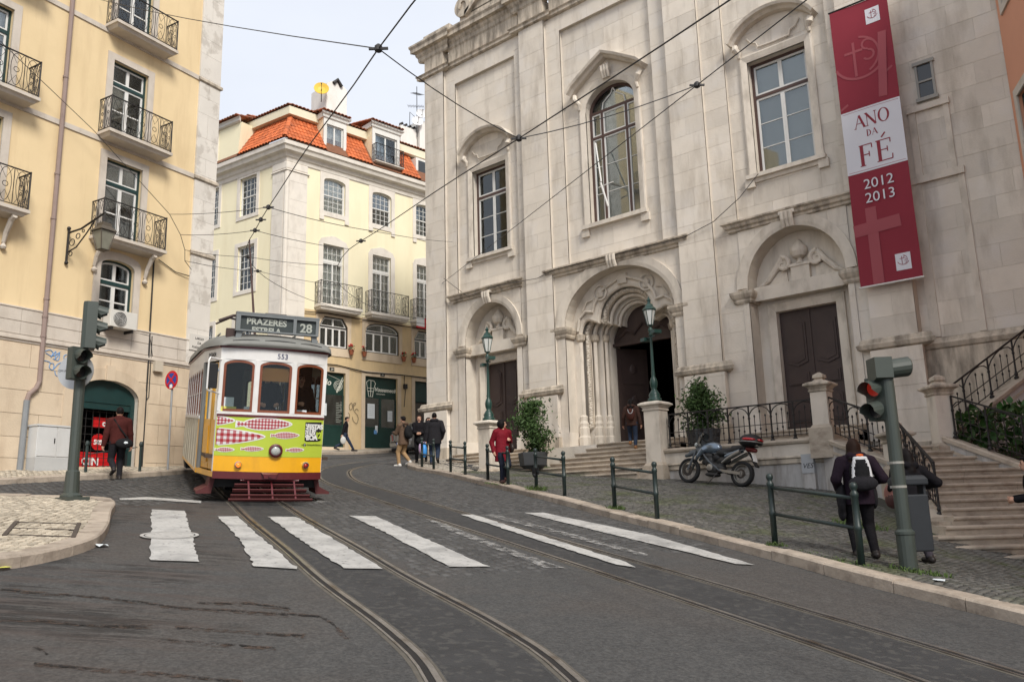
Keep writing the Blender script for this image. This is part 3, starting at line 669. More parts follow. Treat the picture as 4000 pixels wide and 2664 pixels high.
for a, b, e in ((-24.35, -23.22, .30), (-23.0, -19.1, .16), (-18.95, -17.72, .30), (-17.5, -12.7, .16), (-12.53, -11.32, .30), (-11.1, -7.0, .16), (-6.9, -5.75, .30)):
    mb = MB(); entab(mb, a, b, e); mb.obj('entablature', M_STONED if e > .2 else M_STONED, church)
mb = MB(); mb.box(-24.2, -22.6, -.5, .4, 21.82, 22.02); mb.box(-22.0, -10, -.45, .4, 21.80, 22.05); mb.prism([(-21.9, 22.0), (-8, 22.0), (-8, 26), (-15, 25.4), (-19.4, 23.2), (-21.2, 22.6)], -.45, .2)
mb.obj('attic', M_STONED, church)
mb = MB(); sp = [(-21.75 + (.48 - .045 * k) * math.cos(-1.2 + .55 * k) * .95, 22.42 + (.48 - .045 * k) * math.sin(-1.2 + .55 * k)) for k in range(0, 10)]
sp = [(-20.2, 22.75), (-20.9, 22.45), (-21.3, 22.15)] + sp
sweep_profile(mb, sp, [(-.09, -.62), (.09, -.62), (.09, -.3), (-.09, -.3)]); mb.lathe([(.47, -.55), (.47, -.32)], 20, (-21.75, 0, 22.42), 'y'); mb.obj('volute', M_STONED, church)
# windows
def glaze(parent, u0, u1, z0, z1, y, gm=None):
    mb = MB(); mb.box(u0, u1, y - .004, y + .004, z0, z1); return mb.obj('pane', gm or M_GLASS, parent)
def church_win(u0, u1, z0, z1):
    y = .30; mb = MB(); f = .085
    for a, b, c, d in ((u0, u0 + f, z0, z1), (u1 - f, u1, z0, z1), (u0 + f, u1 - f, z0, z0 + .05), (u0 + f, u1 - f, z1 - f, z1)): mb.box(a, b, y - .05, y + .09, c, d)
    zt = z0 + (z1 - z0) * .70; mb.box(u0 + f, u1 - f, y - .045, y + .08, zt - .05, zt + .05); w = mb.obj('window', M_BROWN, church)
    um = (u0 + u1) / 2; s = MB(); t = .065
    for za, zb, nb in ((z0 + .05, zt - .05, 2), (zt + .05, z1 - f, 0)):
        for ua, ub in ((u0 + f, um), (um, u1 - f)):
            for a, b, c, d in ((ua, ua + t, za, zb), (ub - t, ub, za, zb), (ua + t, ub - t, za, za + t), (ua + t, ub - t, zb - t, zb)): s.box(a + .002, b - .002, y - .02, y + .04, c, d)
            hh = (zb - za - 2 * t) / (nb + 1)
            for k in range(nb + 1):
                if k: s.box(ua + t, ub - t, y - .012, y + .02, za + t + hh * k - .012, za + t + hh * k + .012)
                glaze(w, ua + t, ub - t, za + t + hh * k + .012, za + t + hh * (k + 1) - .012, y + .012)
    s.obj('sash', M_WHITEF, w)
    b = MB(); b.box(u0, u1, y + .16, y + .18, z0, z1); b.obj('blind', M_BLIND, w)
def surround(u0, u1, z0, z1, top=True):
    mb = MB(); w = .24; prof = [(0, -.03), (w * .3, -.05), (w * .8, -.075), (w, -.06), (w, .02), (0, .02)]
    path = [(u0, z0), (u0, z1), (u1, z1), (u1, z0)] if top else None
    P = path; rings = []
    for i, (u, z) in enumerate(P):
        dx = -1 if u == u0 else 1; dz = 1 if z == z1 else 0
        rings.append([(u + dx * o, y, z + dz * o) for o, y in prof])
    mb.loft(rings); mb.obj('architrave', M_STONE2, church)
    mb = MB(); mb.box(u0 - .30, u1 + .30, -.16, .28, z0 - .13, z0 - .002); mb.box(u0 - .36, u0 - .06, -.10, .05, z0 - .40, z0 - .131); mb.box(u1 + .06, u1 + .36, -.10, .05, z0 - .40, z0 - .131); mb.box(u0 - .06, u1 + .06, -.06, .05, z0 - .26, z0 - .131); mb.obj('sill', M_STONE2, church)
for (a, b, c, d) in ((-21.87, -20.05, 11.5, 15.15), (-9.83, -7.97, 11.5, 15.25)):
    church_win(a, b, c, d); surround(a, b, c, d); m_ = (a + b) / 2
    mb = MB(); path = [(m_ + 1.28 * math.sin(t) / math.sin(1.15), 15.40 + 1.15 * math.cos(t)) for t in [-1.15 + 2.3 * i / 18 for i in range(19)]]
    sweep_profile(mb, path, [(0, .02), (0, -.20), (.06, -.28), (.08, -.40), (.16, -.44), (.18, .02)]); mb.obj('window_hood', M_STONE2, church)
    mb = MB()
    for s in (-1, 1):
        mb.tube([(m_ + s * 1.22, -.14, 15.86), (m_ + s * 1.20, -.2, 15.72), (m_ + s * 1.12, -.12, 15.60), (m_ + s * 1.14, -.1, 15.45)], [.10, .11, .08, .05], 8)
        mb.tube([(m_ + s * .85, -.05, 16.05), (m_ + s * .72, -.06, 15.85), (m_ + s * .55, -.06, 15.78), (m_ + s * .50, -.06, 15.62), (m_, -.06, 15.60)], .03, 6)
    mb.obj('hood_bracket', M_STONE2, church)
# central arched window
y = .30; mb = MB(); c0 = -15.07; a_ = 1.05
sweep_profile(mb, [(c0 - a_, 11.45), (c0 - a_, 15.75)] + arcpts(c0, 15.75, -a_, .85, 18)[1:-1] + [(c0 + a_, 15.75), (c0 + a_, 11.45)], [(-.10, y - .05), (0, y - .05), (0, y + .08), (-.10, y + .08)])
for z in (11.48, 14.78, 15.74): mb.box(c0 - a_ + .09, c0 + a_ - .09, y - .045, y + .075, z - .045, z + .045)
for u in (-.52, .52): mb.box(c0 + u - .045, c0 + u + .045, y - .04, y + .07, 11.52, 15.70)
wc = mb.obj('window', M_BROWN, church)
s = MB(); cols = [(-.95, -.565), (-.475, .475), (.565, .95)]
for za, zb, bars in ((11.53, 14.73, 2), (14.83, 15.69, 0)):
    for ua, ub in cols:
        t = .05; ua += c0; ub += c0
        for q in ((ua, ua + t, za, zb), (ub - t, ub, za, zb), (ua + t, ub - t, za, za + t), (ua + t, ub - t, zb - t, zb)): s.box(q[0], q[1], y - .02, y + .04, q[2], q[3])
        hh = (zb - za - 2 * t) / (bars + 1)
        for k in range(bars + 1):
            if k: s.box(ua + t, ub - t, y - .012, y + .02, za + t + hh * k - .01, za + t + hh * k + .01)
            glaze(wc, ua + t, ub - t, za + t + hh * k + .01, za + t + hh * (k + 1) - .01, y + .012)
s.tube([(c0, y - .01, 16.52), (c0 - .1, y - .01, 16.3), (c0 - .45, y - .01, 16.05), (c0 - .5, y - .01, 15.8)], .022, 6); s.tube([(c0, y - .01, 16.52), (c0 + .1, y - .01, 16.3), (c0 + .45, y - .01, 16.05), (c0 + .5, y - .01, 15.8)], .022, 6)
s.obj('sash', M_WHITEF, wc)
g = MB(); T, P = cdt(arch(c0 - .94, c0 + .94, 15.79, 15.8, 16.5), []); g.slab(P, T, y + .01, y + .016); g.obj('pane', M_GLASS, wc)
b = MB(); b.box(c0 - a_, c0 + a_, y + .17, y + .19, 11.45, 16.6); b.obj('blind', M_BLIND, wc)
mb = MB(); sweep_profile(mb, [(c0 - a_, 11.45), (c0 - a_, 15.75)] + arcpts(c0, 15.75, -a_, .85, 18)[1:-1] + [(c0 + a_, 15.75), (c0 + a_, 11.45)], [(0, .02), (0, -.03), (.08, -.05), (.20, -.075), (.25, -.06), (.25, .02)]); mb.obj('architrave', M_STONE2, church)
mb = MB(); mb.box(c0 - 1.35, c0 + 1.35, -.16, .28, 11.30, 11.445); mb.box(c0 - 1.4, c0 - 1.08, -.1, .05, 11.02, 11.299); mb.box(c0 + 1.08, c0 + 1.4, -.1, .05, 11.02, 11.299); mb.obj('sill', M_STONE2, church)
mb = MB(); sweep_profile(mb, [(c0 - 1.55, 16.50), (c0 - 1.35, 16.72), (c0 - .45, 17.28), (c0, 17.52), (c0 + .45, 17.28), (c0 + 1.35, 16.72), (c0 + 1.55, 16.50)], [(0, .02), (0, -.20), (.06, -.28), (.08, -.40), (.16, -.44), (.18, .02)]); mb.obj('window_hood', M_STONE2, church)
mb = MB()
for s_ in (-1, 1): mb.tube([(c0 + s_ * 1.42, -.12, 16.5), (c0 + s_ * 1.36, -.2, 16.3), (c0 + s_ * 1.22, -.12, 16.1), (c0 + s_ * 1.26, -.08, 15.9)], [.09, .1, .08, .05], 8)
for k in (-1, 0, 1): mb.tube([(c0 + k * .1, -.1, 16.75), (c0 + k * .12, -.2, 17.0), (c0 + k * .13, -.2, 17.2)], .06, 8)
mb.obj('hood_bracket', M_STONE2, church)
# side portals: back wall with door frame, cornice, broken scroll pediment, urn and panelled doors
def side_portal(c, a, rise, hw):
    mb = MB(); T, P = cdt(arch(c - a - .1, c + a + .1, 2.0, 7.95, 7.95 + rise + .1), [rect(c - hw, c + hw, 1.9, 7.2)]); mb.slab(P, T, .45, .85); mb.obj('portal_back', M_STONE, church)
    mb = MB(); rings = []
    for (u, z) in ((c - hw, 3.6), (c - hw, 7.2), (c + hw, 7.2), (c + hw, 3.6)):
        dx = -1 if u < c else 1; dz = 1 if z > 5 else 0; rings.append([(u + dx * o, yy, z + dz * o) for o, yy in ((0, .46), (0, .40), (.10, .37), (.20, .34), (.26, .36), (.26, .46))])
    mb.loft(rings); mb.obj('door_frame', M_STONE2, church)
    mb = MB(); moulding(mb, c - a + .10, c + a - .10, 7.55, [(.44, 0), (.36, .06), (.36, .16), (.24, .22), (.16, .30), (.16, .36), (.40, .42)]); mb.obj('door_cornice', M_STONE2, church)
    for s in (-1, 1):
        mb = MB(); pts = [(c + s * (a - .18), .34, 8.02), (c + s * (a - .45), .34, 8.18), (c + s * (a - .72), .34, 8.50), (c + s * .52, .34, 8.80)]
        cx_, cz_ = c + s * .52, 8.58
        for k in range(12): t = math.pi / 2 - s * 0 - k * .62; r_ = .24 - .018 * k; pts.append((cx_ - s * r_ * math.cos(t) * -1 * -1, .30, cz_ + r_ * math.sin(t)))
        mb.tube(pts, [.05, .08, .10, .10] + [.085 - .005 * k for k in range(12)], 8); mb.lathe([(.16, .30), (.16, .46)], 14, (cx_, 0, cz_), 'y'); mb.prism([(c + s * (a - .2), 8.0), (c + s * (a - .5), 8.12), (c + s * (a - .8), 8.42), (c + s * .45, 8.4), (c + s * .42, 8.0)], .38, .47); mb.obj('scroll', M_STONE2, church)
    mb = MB(); mb.box(c - .28, c + .28, .28, .46, 7.98, 8.45); mb.box(c - .34, c + .34, .25, .46, 8.45, 8.53); mb.lathe([(.14, 8.53), (.08, 8.60), (.07, 8.68), (.20, 8.74), (.26, 8.88), (.25, 9.0), (.18, 9.08), (.14, 9.14), (.05, 9.26)], 14, (c, .36, 0)); mb.obj('urn', M_STONE2, church)
    d = MB(); d.box(c - hw + .01, c - .006, .62, .70, 3.66, 7.19); d.box(c + .006, c + hw - .01, .62, .70, 3.66, 7.19); d.box(c - .035, c + .035, .59, .69, 3.66, 7.19); door = d.obj('door', M_DOOR, church)
    for s in (-1, 1):
        u0, u1 = sorted((c + s * .14, c + s * (hw - .14))); um = (u0 + u1) / 2
        for z0, z1, cv in ((3.85, 4.75, 1), (4.95, 5.35, 2), (5.5, 6.95, 3)):
            p = [(u0, z0 + (.12 if cv == 3 else 0)), (um, z0), (u1, z0 + (.12 if cv == 3 else 0)), (u1, z1 - (.15 if cv != 2 else .05)), (um + .1, z1), (um - .1, z1), (u0, z1 - (.15 if cv != 2 else .05))]
            q = MB(); q.prism(p, .585, .63); q.prism([(um + (x - um) * .8, (z0 + z1) / 2 + (z - (z0 + z1) / 2) * .86) for x, z in p], .565, .60); q.obj('door_panel', M_DOOR, door)
    mb = MB(); mb.box(c - hw - .3, c + hw + .3, .30, .9, 3.50, 3.655); mb.obj('threshold', M_STONED, church)
side_portal(-20.95, 1.35, 1.51, .84); side_portal(-8.90, 1.47, 1.60, .90)
# central portal: splayed jambs, three-lobed archivolts, carved band, doors ajar on the dark nave
def trefoil(a, zs, sc, n=8):
    """left to right, half-width a at the capitals"""
    L_ = []
    for i in range(n + 1): t = math.pi - (math.pi * .62) * i / n; L_.append((-a + .36 * sc + .36 * sc * math.cos(t) * 1.0, zs + .55 * sc * math.sin(t)))
    cusp = (-a + .74 * sc, zs + .40 * sc); L_.append(cusp); Cc = []
    b = -cusp[0]
    for i in range(n * 2 + 1): t = math.pi - math.pi * i / (n * 2); Cc.append((b * math.cos(t), cusp[1] + .06 + b * .92 * math.sin(t)))
    return L_ + Cc[1:-1] + [(-x, z) for x, z in L_[::-1]]
def jamb_path(a, sc, zb=4.1): return [(-15.12 + x, z) for x, z in [(-a, zb)] + trefoil(a, 7.55, sc) + [(a, zb)]]
for a, yy, r_, sc in ((1.98, .42, .085, 1.12), (1.62, .80, .075, 1.0), (1.36, 1.12, .065, .86)):
    mb = MB(); mb.tube([(u, yy, z) for u, z in jamb_path(a, sc)], r_, 8); mb.obj('shaft', M_STONE2, church)
    for s in (-1, 1):
        mb = MB(); u = -15.12 + s * a; mb.lathe([(r_ * 1.2, 7.38), (r_ * 1.9, 7.44), (r_ * 2.1, 7.54), (r_ * 2.3, 7.62), (r_ * 1.4, 7.66)], 10, (u, yy, 0)); mb.obj('capital', M_STONED, church)
        mb = MB(); mb.lathe([(r_ * 2.6, 3.6), (r_ * 2.6, 3.98), (r_ * 2.2, 4.03), (r_ * 2.2, 4.30), (r_ * 1.8, 4.36), (r_ * 2.0, 4.46), (r_ * 1.5, 4.56), (r_ * 1.7, 4.70), (r_ * 1.1, 4.76)], 8, (u, yy, 0)); mb.obj('base', M_STONE2, church)
mb = MB(); A_ = jamb_path(1.80, 1.06, 4.3); B_ = []
mb.tube([(u, .64, z) for u, z in A_], .10, 6)
mb.obj('jamb_hollow', M_STONED, church)
rr = random.Random(3); mb = MB(); tot = 0; prevp = None
pathp = []
for (u0, z0), (u1, z1) in zip(A_, A_[1:]):
    L2 = math.hypot(u1 - u0, z1 - z0); k = max(1, int(L2 / .085))
    for i in range(k): t = i / k; pathp.append((u0 + (u1 - u0) * t, z0 + (z1 - z0) * t))
for i, (u, z) in enumerate(pathp):   # carved foliage knots
    mb.sphere((u + rr.uniform(-.03, .03), .56 + rr.uniform(-.02, .02), z), rr.uniform(.035, .058), 6, 4, (1, .8, rr.uniform(.7, 1.3)))
    mb.tube([(u - .09, .60, z - .03), (u + rr.uniform(-.02, .02), .52, z + .03), (u + .09, .60, z + .06)], .018, 5)
mb.obj('carved_foliage', M_STONE2, church)
mb = MB(); T, P = cdt(arch(-17.44, -12.80, 2.0, 7.9, 9.75, 22), [jamb_path(2.0, 1.13, 1.9)]); mb.slab(P, T, .34, .50)
T, P = cdt(arch(-17.44, -12.80, 2.0, 7.9, 9.75, 22), [jamb_path(1.72, 1.03, 1.9)]); mb.slab(P, T, .66, .74)
T, P = cdt(arch(-17.44, -12.80, 2.0, 7.9, 9.75, 22), [jamb_path(1.44, .90, 1.9)]); mb.slab(P, T, .98, 1.06)
T, P = cdt(arch(-17.44, -12.80, 2.0, 7.9, 9.75, 22), [jamb_path(1.28, .82, 1.9)]); mb.slab(P, T, 1.28, 1.9); mb.obj('portal_splay', M_STONE, church)
mb = MB()   # ogee rib, roundels with heads over the arch
ogee = [(-1.98, 7.75), (-1.9, 8.2), (-1.62, 8.42), (-1.3, 8.36), (-1.22, 8.62), (-.9, 9.05), (-.45, 9.25), (0, 9.42), (.45, 9.25), (.9, 9.05), (1.22, 8.62), (1.3, 8.36), (1.62, 8.42), (1.9, 8.2), (1.98, 7.75)]
mb.tube([(-15.12 + u, .28, z) for u, z in ogee], .055, 8)
for s in (-1, 1):
    mb.tube([(-15.12 + s * .95 + .27 * math.cos(t), .29, 9.0 + .27 * math.sin(t)) for t in [2 * math.pi * k / 14 for k in range(14)]], .035, 6, closed=True); mb.sphere((-15.12 + s * .95, .30, 9.0), .13, 8, 6, (1, .8, 1.2)); mb.sphere((-15.12 + s * .95, .30, 8.88), .16, 8, 5, (1, .5, .5))
    mb.tube([(-15.12 + s * 1.75, .3, 8.45), (-15.12 + s * 1.55, .28, 8.75), (-15.12 + s * 1.3, .3, 8.8)], .03, 6)
mb.box(-15.3, -14.94, .24, .36, 9.15, 9.5); mb.obj('portal_ornament', M_STONE2, church)
mb = MB(); T, P = cdt([(-15.12 + x, z) for x, z in [(-1.26, 7.28), (1.26, 7.28), (1.26, 7.5), (.9, 8.2), (.5, 8.75), (0, 8.95), (-.5, 8.75), (-.9, 8.2), (-1.26, 7.5)]], []); mb.slab(P, T, 1.50, 1.56)
mb.tube([(-16.2, 1.47, 7.5), (-15.8, 1.45, 7.75), (-15.5, 1.45, 7.6), (-15.12, 1.44, 7.95), (-14.74, 1.45, 7.6), (-14.44, 1.45, 7.75), (-14.04, 1.47, 7.5)], .05, 6); mb.box(-16.4, -13.84, 1.42, 1.6, 7.22, 7.33); mb.obj('tympanum', M_DOOR, church)
for s, ang in ((-1, 62), (1, 86)):   # door leaves swung inwards
    d = MB(); d.M = Matrix.Translation((-15.12 + s * 1.27, 1.62, 0)) @ Matrix.Rotation(R(ang) * (1 if s < 0 else -1) * 1.0, 4, 'Z')
    w = 1.24; sg = 1 if s < 0 else -1; d.box(*sorted((0, sg * w)), -.04, .04, 3.66, 7.2); dr = d.obj('door', M_DOOR, church)
    for z0, z1 in ((3.9, 4.7), (4.9, 5.7), (5.9, 7.0)):
        q = MB(); q.M = d.M; u0, u1 = sorted((sg * .18, sg * (w - .16))); q.prism([(u0, z0), (u1, z0), (u1, z1 - .12), ((u0 + u1) / 2, z1), (u0, z1 - .12)], -.07, .07); q.sphere(((u0 + u1) / 2, -.07, (z0 + z1) / 2), .16, 8, 5, (1, .3, 1.2)); q.obj('door_panel', M_DOOR, dr)
# panels, slit window and repairs on the wall right of the banner
mb = MB(); wl = rect(-5.09, -4.62, 12.3, 13.28)
for q in ((-5.42, -4.35, 11.95, 12.12), (-5.62, -4.22, 9.92, 10.12)): mb.box(q[0], q[1], .0, .15, q[2], q[3])
mb.box(-5.40, -5.22, .055, .15, 10.12, 11.95); mb.box(-4.52, -4.38, .055, .15, 10.12, 11.95); mb.box(-5.55, -5.3, .06, .15, 5.7, 9.92); mb.box(-4.4, -4.24, .06, .15, 5.7, 9.92); mb.obj('wall_panel', M_STONE2, church)
mb = MB(); mb.box(-5.13, -4.58, -.02, .14, 12.2, 12.3); mb.box(-5.13, -4.58, .02, .14, 13.28, 13.38)
for q in ((-5.09, -5.03, 12.3, 13.28), (-4.68, -4.62, 12.3, 13.28), (-5.03, -4.68, 12.76, 12.81)): mb.box(q[0], q[1], .05, .14, q[2], q[3])
sw = mb.obj('window', mat('grey_window_frame', (.33, .32, .29), .7, .1), church)
for z0, z1 in ((12.3, 12.76), (12.81, 13.28)):
    mb = MB(); mb.box(-5.03, -4.68, .085, .10, z0, z1); mb.obj('pane', mat('dark_glass', (.035, .04, .045), .08, .2, 1, spec=.6), sw)
# white flag pole leaning in the central window
mb = MB(); mb.tube([(-15.62, 23.12, 14.35), (-15.22, 22.75, 12.75), (-15.2, 22.72, 12.65)], .028, 8); mb.tube([(-15.22, 22.72, 12.62), (-15.05, 22.85, 11.75)], .035, 8); mb.tube([(-15.45, 22.9, 12.55), (-14.85, 22.95, 12.62)], .02, 6)
o = mb.obj('flag_pole', M_WHITEF); props(o, 'bare white flag pole strapped across the arched window of the church', 'pole')
# ---------------------------------------------------------------- steps, terrace, railings, lamps
M_STEP = mat('step_limestone', (.44, .375, .30), .75, .14, 3, .25, 30, rnd=.08, stain=(.16, .12, .09), stain_amt=.6, stain_scale=(1.5, 1.5, 2.5))
M_LGREEN = mat('dark_green_enamel', (.012, .045, .036), .4, .2, 6, spec=.5)
M_MILK = mat('lantern_glass', (.62, .63, .60), .25, .05, 3, spec=.5)
def step_mesh(u0, u1, yf, yb, zt, h=.155):
    """slab with a rounded nosing over a recessed riser"""
    mb = MB(); prof = [(yb, zt), (yf + .02, zt), (yf + .002, zt - .012), (yf - .002, zt - .03), (yf + .004, zt - .05), (yf + .022, zt - .062), (yf + .045, zt - .066), (yf + .05, zt - h - .15), (yb, zt - h - .15)]
    mb.loft([[(u, y, z) for y, z in prof] for u in (u0, u1)]); return mb
steps = thing('church_steps', 'broad worn limestone steps climbing to the open middle door of the church', 'steps', off=(-15, 19.6, 2.4))
for k, u0 in enumerate((-17.30, -17.30, -17.30, -16.30, -16.20, -15.85, -15.65, -15.45)):
    u1 = -12.45
    um = -14.4 + .25 * (k % 3); yf = 19.6 + .352 * k; z = 2.5 + .155 * k
    for a, b in ((u0, um - .003), (um + .003, u1)):
        mb = step_mesh(a, b, yf, yf + .75 if k not in (2, 7) else (22.4 if k == 2 else 25.0), z); mb.obj('step', M_STEP, steps)
mb = MB(); mb.box(-17.5, -15.48, 22.06, 23.4, 2.6, 3.56, .0); mb.obj('plinth_block', M_STONE, steps)
lsteps = thing('side_steps', 'short flight of limestone steps at the left side door of the church', 'steps', off=(-20.5, 21, 3.2))
for k in range(5):
    mb = step_mesh(-22.25 + .0 * k, -17.40 - .25 * k, 20.85 + .36 * k, 21.7 + .36 * k if k < 4 else 23.9, 3.04 + .155 * k); mb.obj('step', M_STEP, lsteps)

def baluster_mesh(h):
    mb = MB(); mb.lathe([(.010, 0), (.010, h * .28), (.024, h * .31), (.024, h * .35), (.010, h * .38), (.010, h * .88), (.022, h * .91), (.022, h * .95), (.003, h)], 6); return mesh_from('baluster', mb.V, mb.F)
BAL = {h: baluster_mesh(h) for h in (.50, .62, .74)}
for m_ in BAL.values(): m_.materials.append(M_IRON)
def railing(label, P0, P1, h=.95, n=None, group='cast iron railings of the church terrace'):
    P0 = Vector(P0); P1 = Vector(P1); t = thing('iron_railing', label, 'railing', loc=tuple(P0), group=None); D_ = P1 - P0; L2 = Vector((D_.x, D_.y)).length; n = n or max(2, round(L2 / .60))
    for nm, z, w in (('top_rail', h, .045), ('middle_rail', h * .46, .022), ('bottom_rail', h * .13, .022)):
        mb = MB(); mb.bar((0, 0, z), D_ + Vector((0, 0, z)), w, w * .8); mb.obj(nm, M_IRON, t)
    for i in range(n + 1):
        p = D_ * (i / n); mb = MB(); mb.lathe([(.055, -.01), (.06, .03), (.03, .07), (.045, .11), (.03, .15), (.022, .2), (.022, h * .62), (.035, h * .66), (.022, h * .7), (.022, h)], 8, tuple(p)); mb.obj('post', M_IRON, t)
        if i == n: break
        q = D_ * ((i + 1) / n); mb = MB(); pts = []
        for k in range(9):
            a = math.pi * k / 8; f = .5 - .5 * math.cos(a); b = p.lerp(q, f); pts.append((b.x, b.y, b.z + h * .66 + (h * .31) * math.sin(a)))
        mb.tube(pts, .014, 6); mb.obj('arch', M_IRON, t)
        for j, hh in enumerate((.62, .74, .62)):
            b = p.lerp(q, (j + 1) / 4); o = link('baluster', BAL[hh], None, t); o.location = b + Vector((0, 0, h * .10))
    return t
# terrace in front of the right-hand door
ter = thing('terrace', 'raised stone terrace with moulded coping in front of the right side door', 'terrace', off=(-9.6, 20.2, 1.8))
mb = MB(); mb.box(-12.0, -7.25, 20.26, 23.25, 1.2, 3.02); mb.obj('wall', mat('terrace_render', (.47, .45, .43), .85, .1, 3, .2, 20, stain=(.16, .13, .10), stain_amt=.7, stain_scale=(2, 2, .3), stain_pos=(.45, .7)), ter)
u = -11.95
while u < -7.3:
    w = min(1.05, -7.25 - u); mb = MB(); mb.box(u + .003, u + w - .003, 20.215, 20.3, 2.70, 2.985); mb.obj('block', M_STONE, ter); u += w
mb = MB(); mb.M = Matrix.Translation((0, 20.26, 0)); moulding(mb, -12.0, -7.25, 2.50, [(0, 0), (-.05, .03), (-.05, .13), (-.09, .16), (-.07, .20), (-.04, .20)], True); mb.obj('moulding', M_STONED, ter)
mb = MB(); mb.M = Matrix.Translation((0, 20.26, 0)); moulding(mb, -12.0, -7.25, 2.98, [(-.03, 0), (-.11, .03), (-.13, .08), (-.11, .13), (-.03, .14)], True); mb.box(-12.0, -7.25, -.03, 3.0, 3.02, 3.115); mb.obj('coping', M_STEP, ter)
for k in range(3):
    mb = step_mesh(-10.4, -7.3, 21.9 + .34 * k, 23.9, 3.27 + .145 * k); mb.obj('step', M_STEP, ter)
mb = MB(); mb.box(-13.4, -12.0, 19.75, 20.9, 1.6, 2.5); mb.obj('lower_block', M_STEP, ter)
railing('black iron railing with pointed arches along the terrace coping behind the motorcycle', (-11.78, 20.36, 3.115), (-7.62, 20.36, 3.115))
def pillar(name, label, x, y, z0, z1, w=.25, lamp=False, rz=0.0, ball=True):
    t = thing(name, label, 'pillar', (x, y, z0), rz); h = z1 - z0
    mb = MB(); mb.box(-w - .09, w + .09, -w - .09, w + .09, -.5, .22); mb.box(-w - .06, w + .06, -w - .06, w + .06, .22, .30, .05); mb.obj('base', M_STEP, t)
    mb = MB(); mb.box(-w, w, -w, w, .30, h - .26); mb.obj('shaft', M_STONE2, t)
    mb = MB(); prof = [(w, h - .26), (w + .03, h - .24), (w + .03, h - .21), (w + .01, h - .19), (w + .05, h - .13), (w + .12, h - .09), (w + .12, h - .05), (w + .05, h - .01), (w - .06, h + .02)]
    if ball: prof += [(w - .11, h + .07), (w - .07, h + .10), (w - .08, h + .17), (w - .18, h + .24)]
    mb.lathe([(r_, z) for r_, z in prof], 4, sq=True); mb.obj('cap', M_STONED if not lamp else M_STONE2, t); return t
pillar('stone_pillar', 'stone pillar with moulded cap and knob at the corner of the terrace railing', -7.42, 20.22, 3.10, 4.45, .20)
pillar('lamp_pedestal', 'stone pedestal under the street lamp by the left door', -17.65, 19.35, 2.55, 4.34, .24, True, ball=False)
pillar('lamp_pedestal', 'stone pedestal under the street lamp at the end of the terrace railing', -12.12, 20.25, 2.45, 4.44, .24, True, ball=False)
def street_lamp(x, y, z, label, flood=1):
    t = thing('street_lamp', label, 'street lamp', (x, y, z))
    mb = MB(); mb.lathe([(.20, 0), (.20, .10), (.15, .12), (.17, .2), (.11, .30), (.07, .36), (.10, .44), (.115, .56), (.09, .66), (.05, .74), (.06, .80), (.05, .86), (.048, .9), (.034, 1.9), (.034, 1.93)], 12); mb.obj('post', M_LGREEN, t, True)
    mb = MB(); mb.lathe([(.06, 1.90), (.065, 1.95), (.04, 2.0), (.08, 2.05), (.06, 2.12), (.03, 2.16), (.05, 2.2), (.09, 2.22)], 10); mb.obj('collar', M_LGREEN, t, True)
    mb = MB(); mb.lathe([(.075, 2.24), (.17, 2.66)], 6); mb.obj('lantern_glass', M_MILK, t)
    mb = MB()
    for k in range(6):
        a = 2 * math.pi * (k + .5) / 6; mb.bar((.08 * math.cos(a), .08 * math.sin(a), 2.22), (.176 * math.cos(a), .176 * math.sin(a), 2.67), .016, .016)
    mb.lathe([(.18, 2.65), (.20, 2.67), (.19, 2.71), (.12, 2.78), (.10, 2.84), (.05, 2.86), (.045, 2.93), (.07, 2.96), (.02, 3.03), (.005, 3.08)], 6); mb.obj('lantern_frame', M_LGREEN, t)
    for a in (R(-25), R(155)):   # flood lights clamped below the lantern
        mb = MB(); dx, dy = math.cos(a), math.sin(a); mb.bar((0, 0, 1.86), (dx * .22, dy * .22, 1.88), .03, .03); mb.obox((dx * .27, dy * .27, 1.84 if dx < 0 else 1.98), (dx, dy, 0), (-dy, dx, 0), (0, 0, 1), .10, .12, .05)
        mb.obj('flood_light', M_LGREEN, t)
    return t
street_lamp(-17.65, 19.35, 4.34, 'dark green street lamp with glass lantern on a pedestal by the left church door')
street_lamp(-12.12, 20.25, 4.44, 'dark green street lamp with glass lantern in front of the open middle church door')

# ---------------------------------------------------------------- stairs on the right (local axes: x across, y climbing)
def LA(l, a): return Vector((.7590 * l - .6509 * a, .6509 * l + .7590 * a))
stairs = thing('stone_stairs', 'wide flight of weathered stone stairs flaring down to the pavement by the traffic light', 'stairs', loc=(0, 0, 0), rotz=YAW, off=(9.2, 13.6, .6))
def stair_left(a): return 7.72 + .50 * min(max((a - 15.3) / 2.7, 0), 1) if a < 18.0 else 8.22 - .5 * min(max((a - 18.0) / 2.2, 0), 1)
def stair_right(a): return 9.55 if a > 18.7 else 9.55 + (18.7 - a) * .76
for k in range(-2, 15):
    a = 13.45 + .387 * k; z = .66 + .15 * k; l0 = stair_left(a) if a > 15 else 7.72 - (15 - a) * .9; l1 = stair_right(a); mid = l0 + (l1 - l0) * (.35 + .12 * (k % 3))
    for u0, u1 in ((l0, mid - .003), (mid + .003, l1)):
        mb = step_mesh(u0, u1, a, a + .75 if k < 14 else 21.8, z + RND.uniform(-.004, .004), .15); mb.obj('step', M_STEP, stairs)
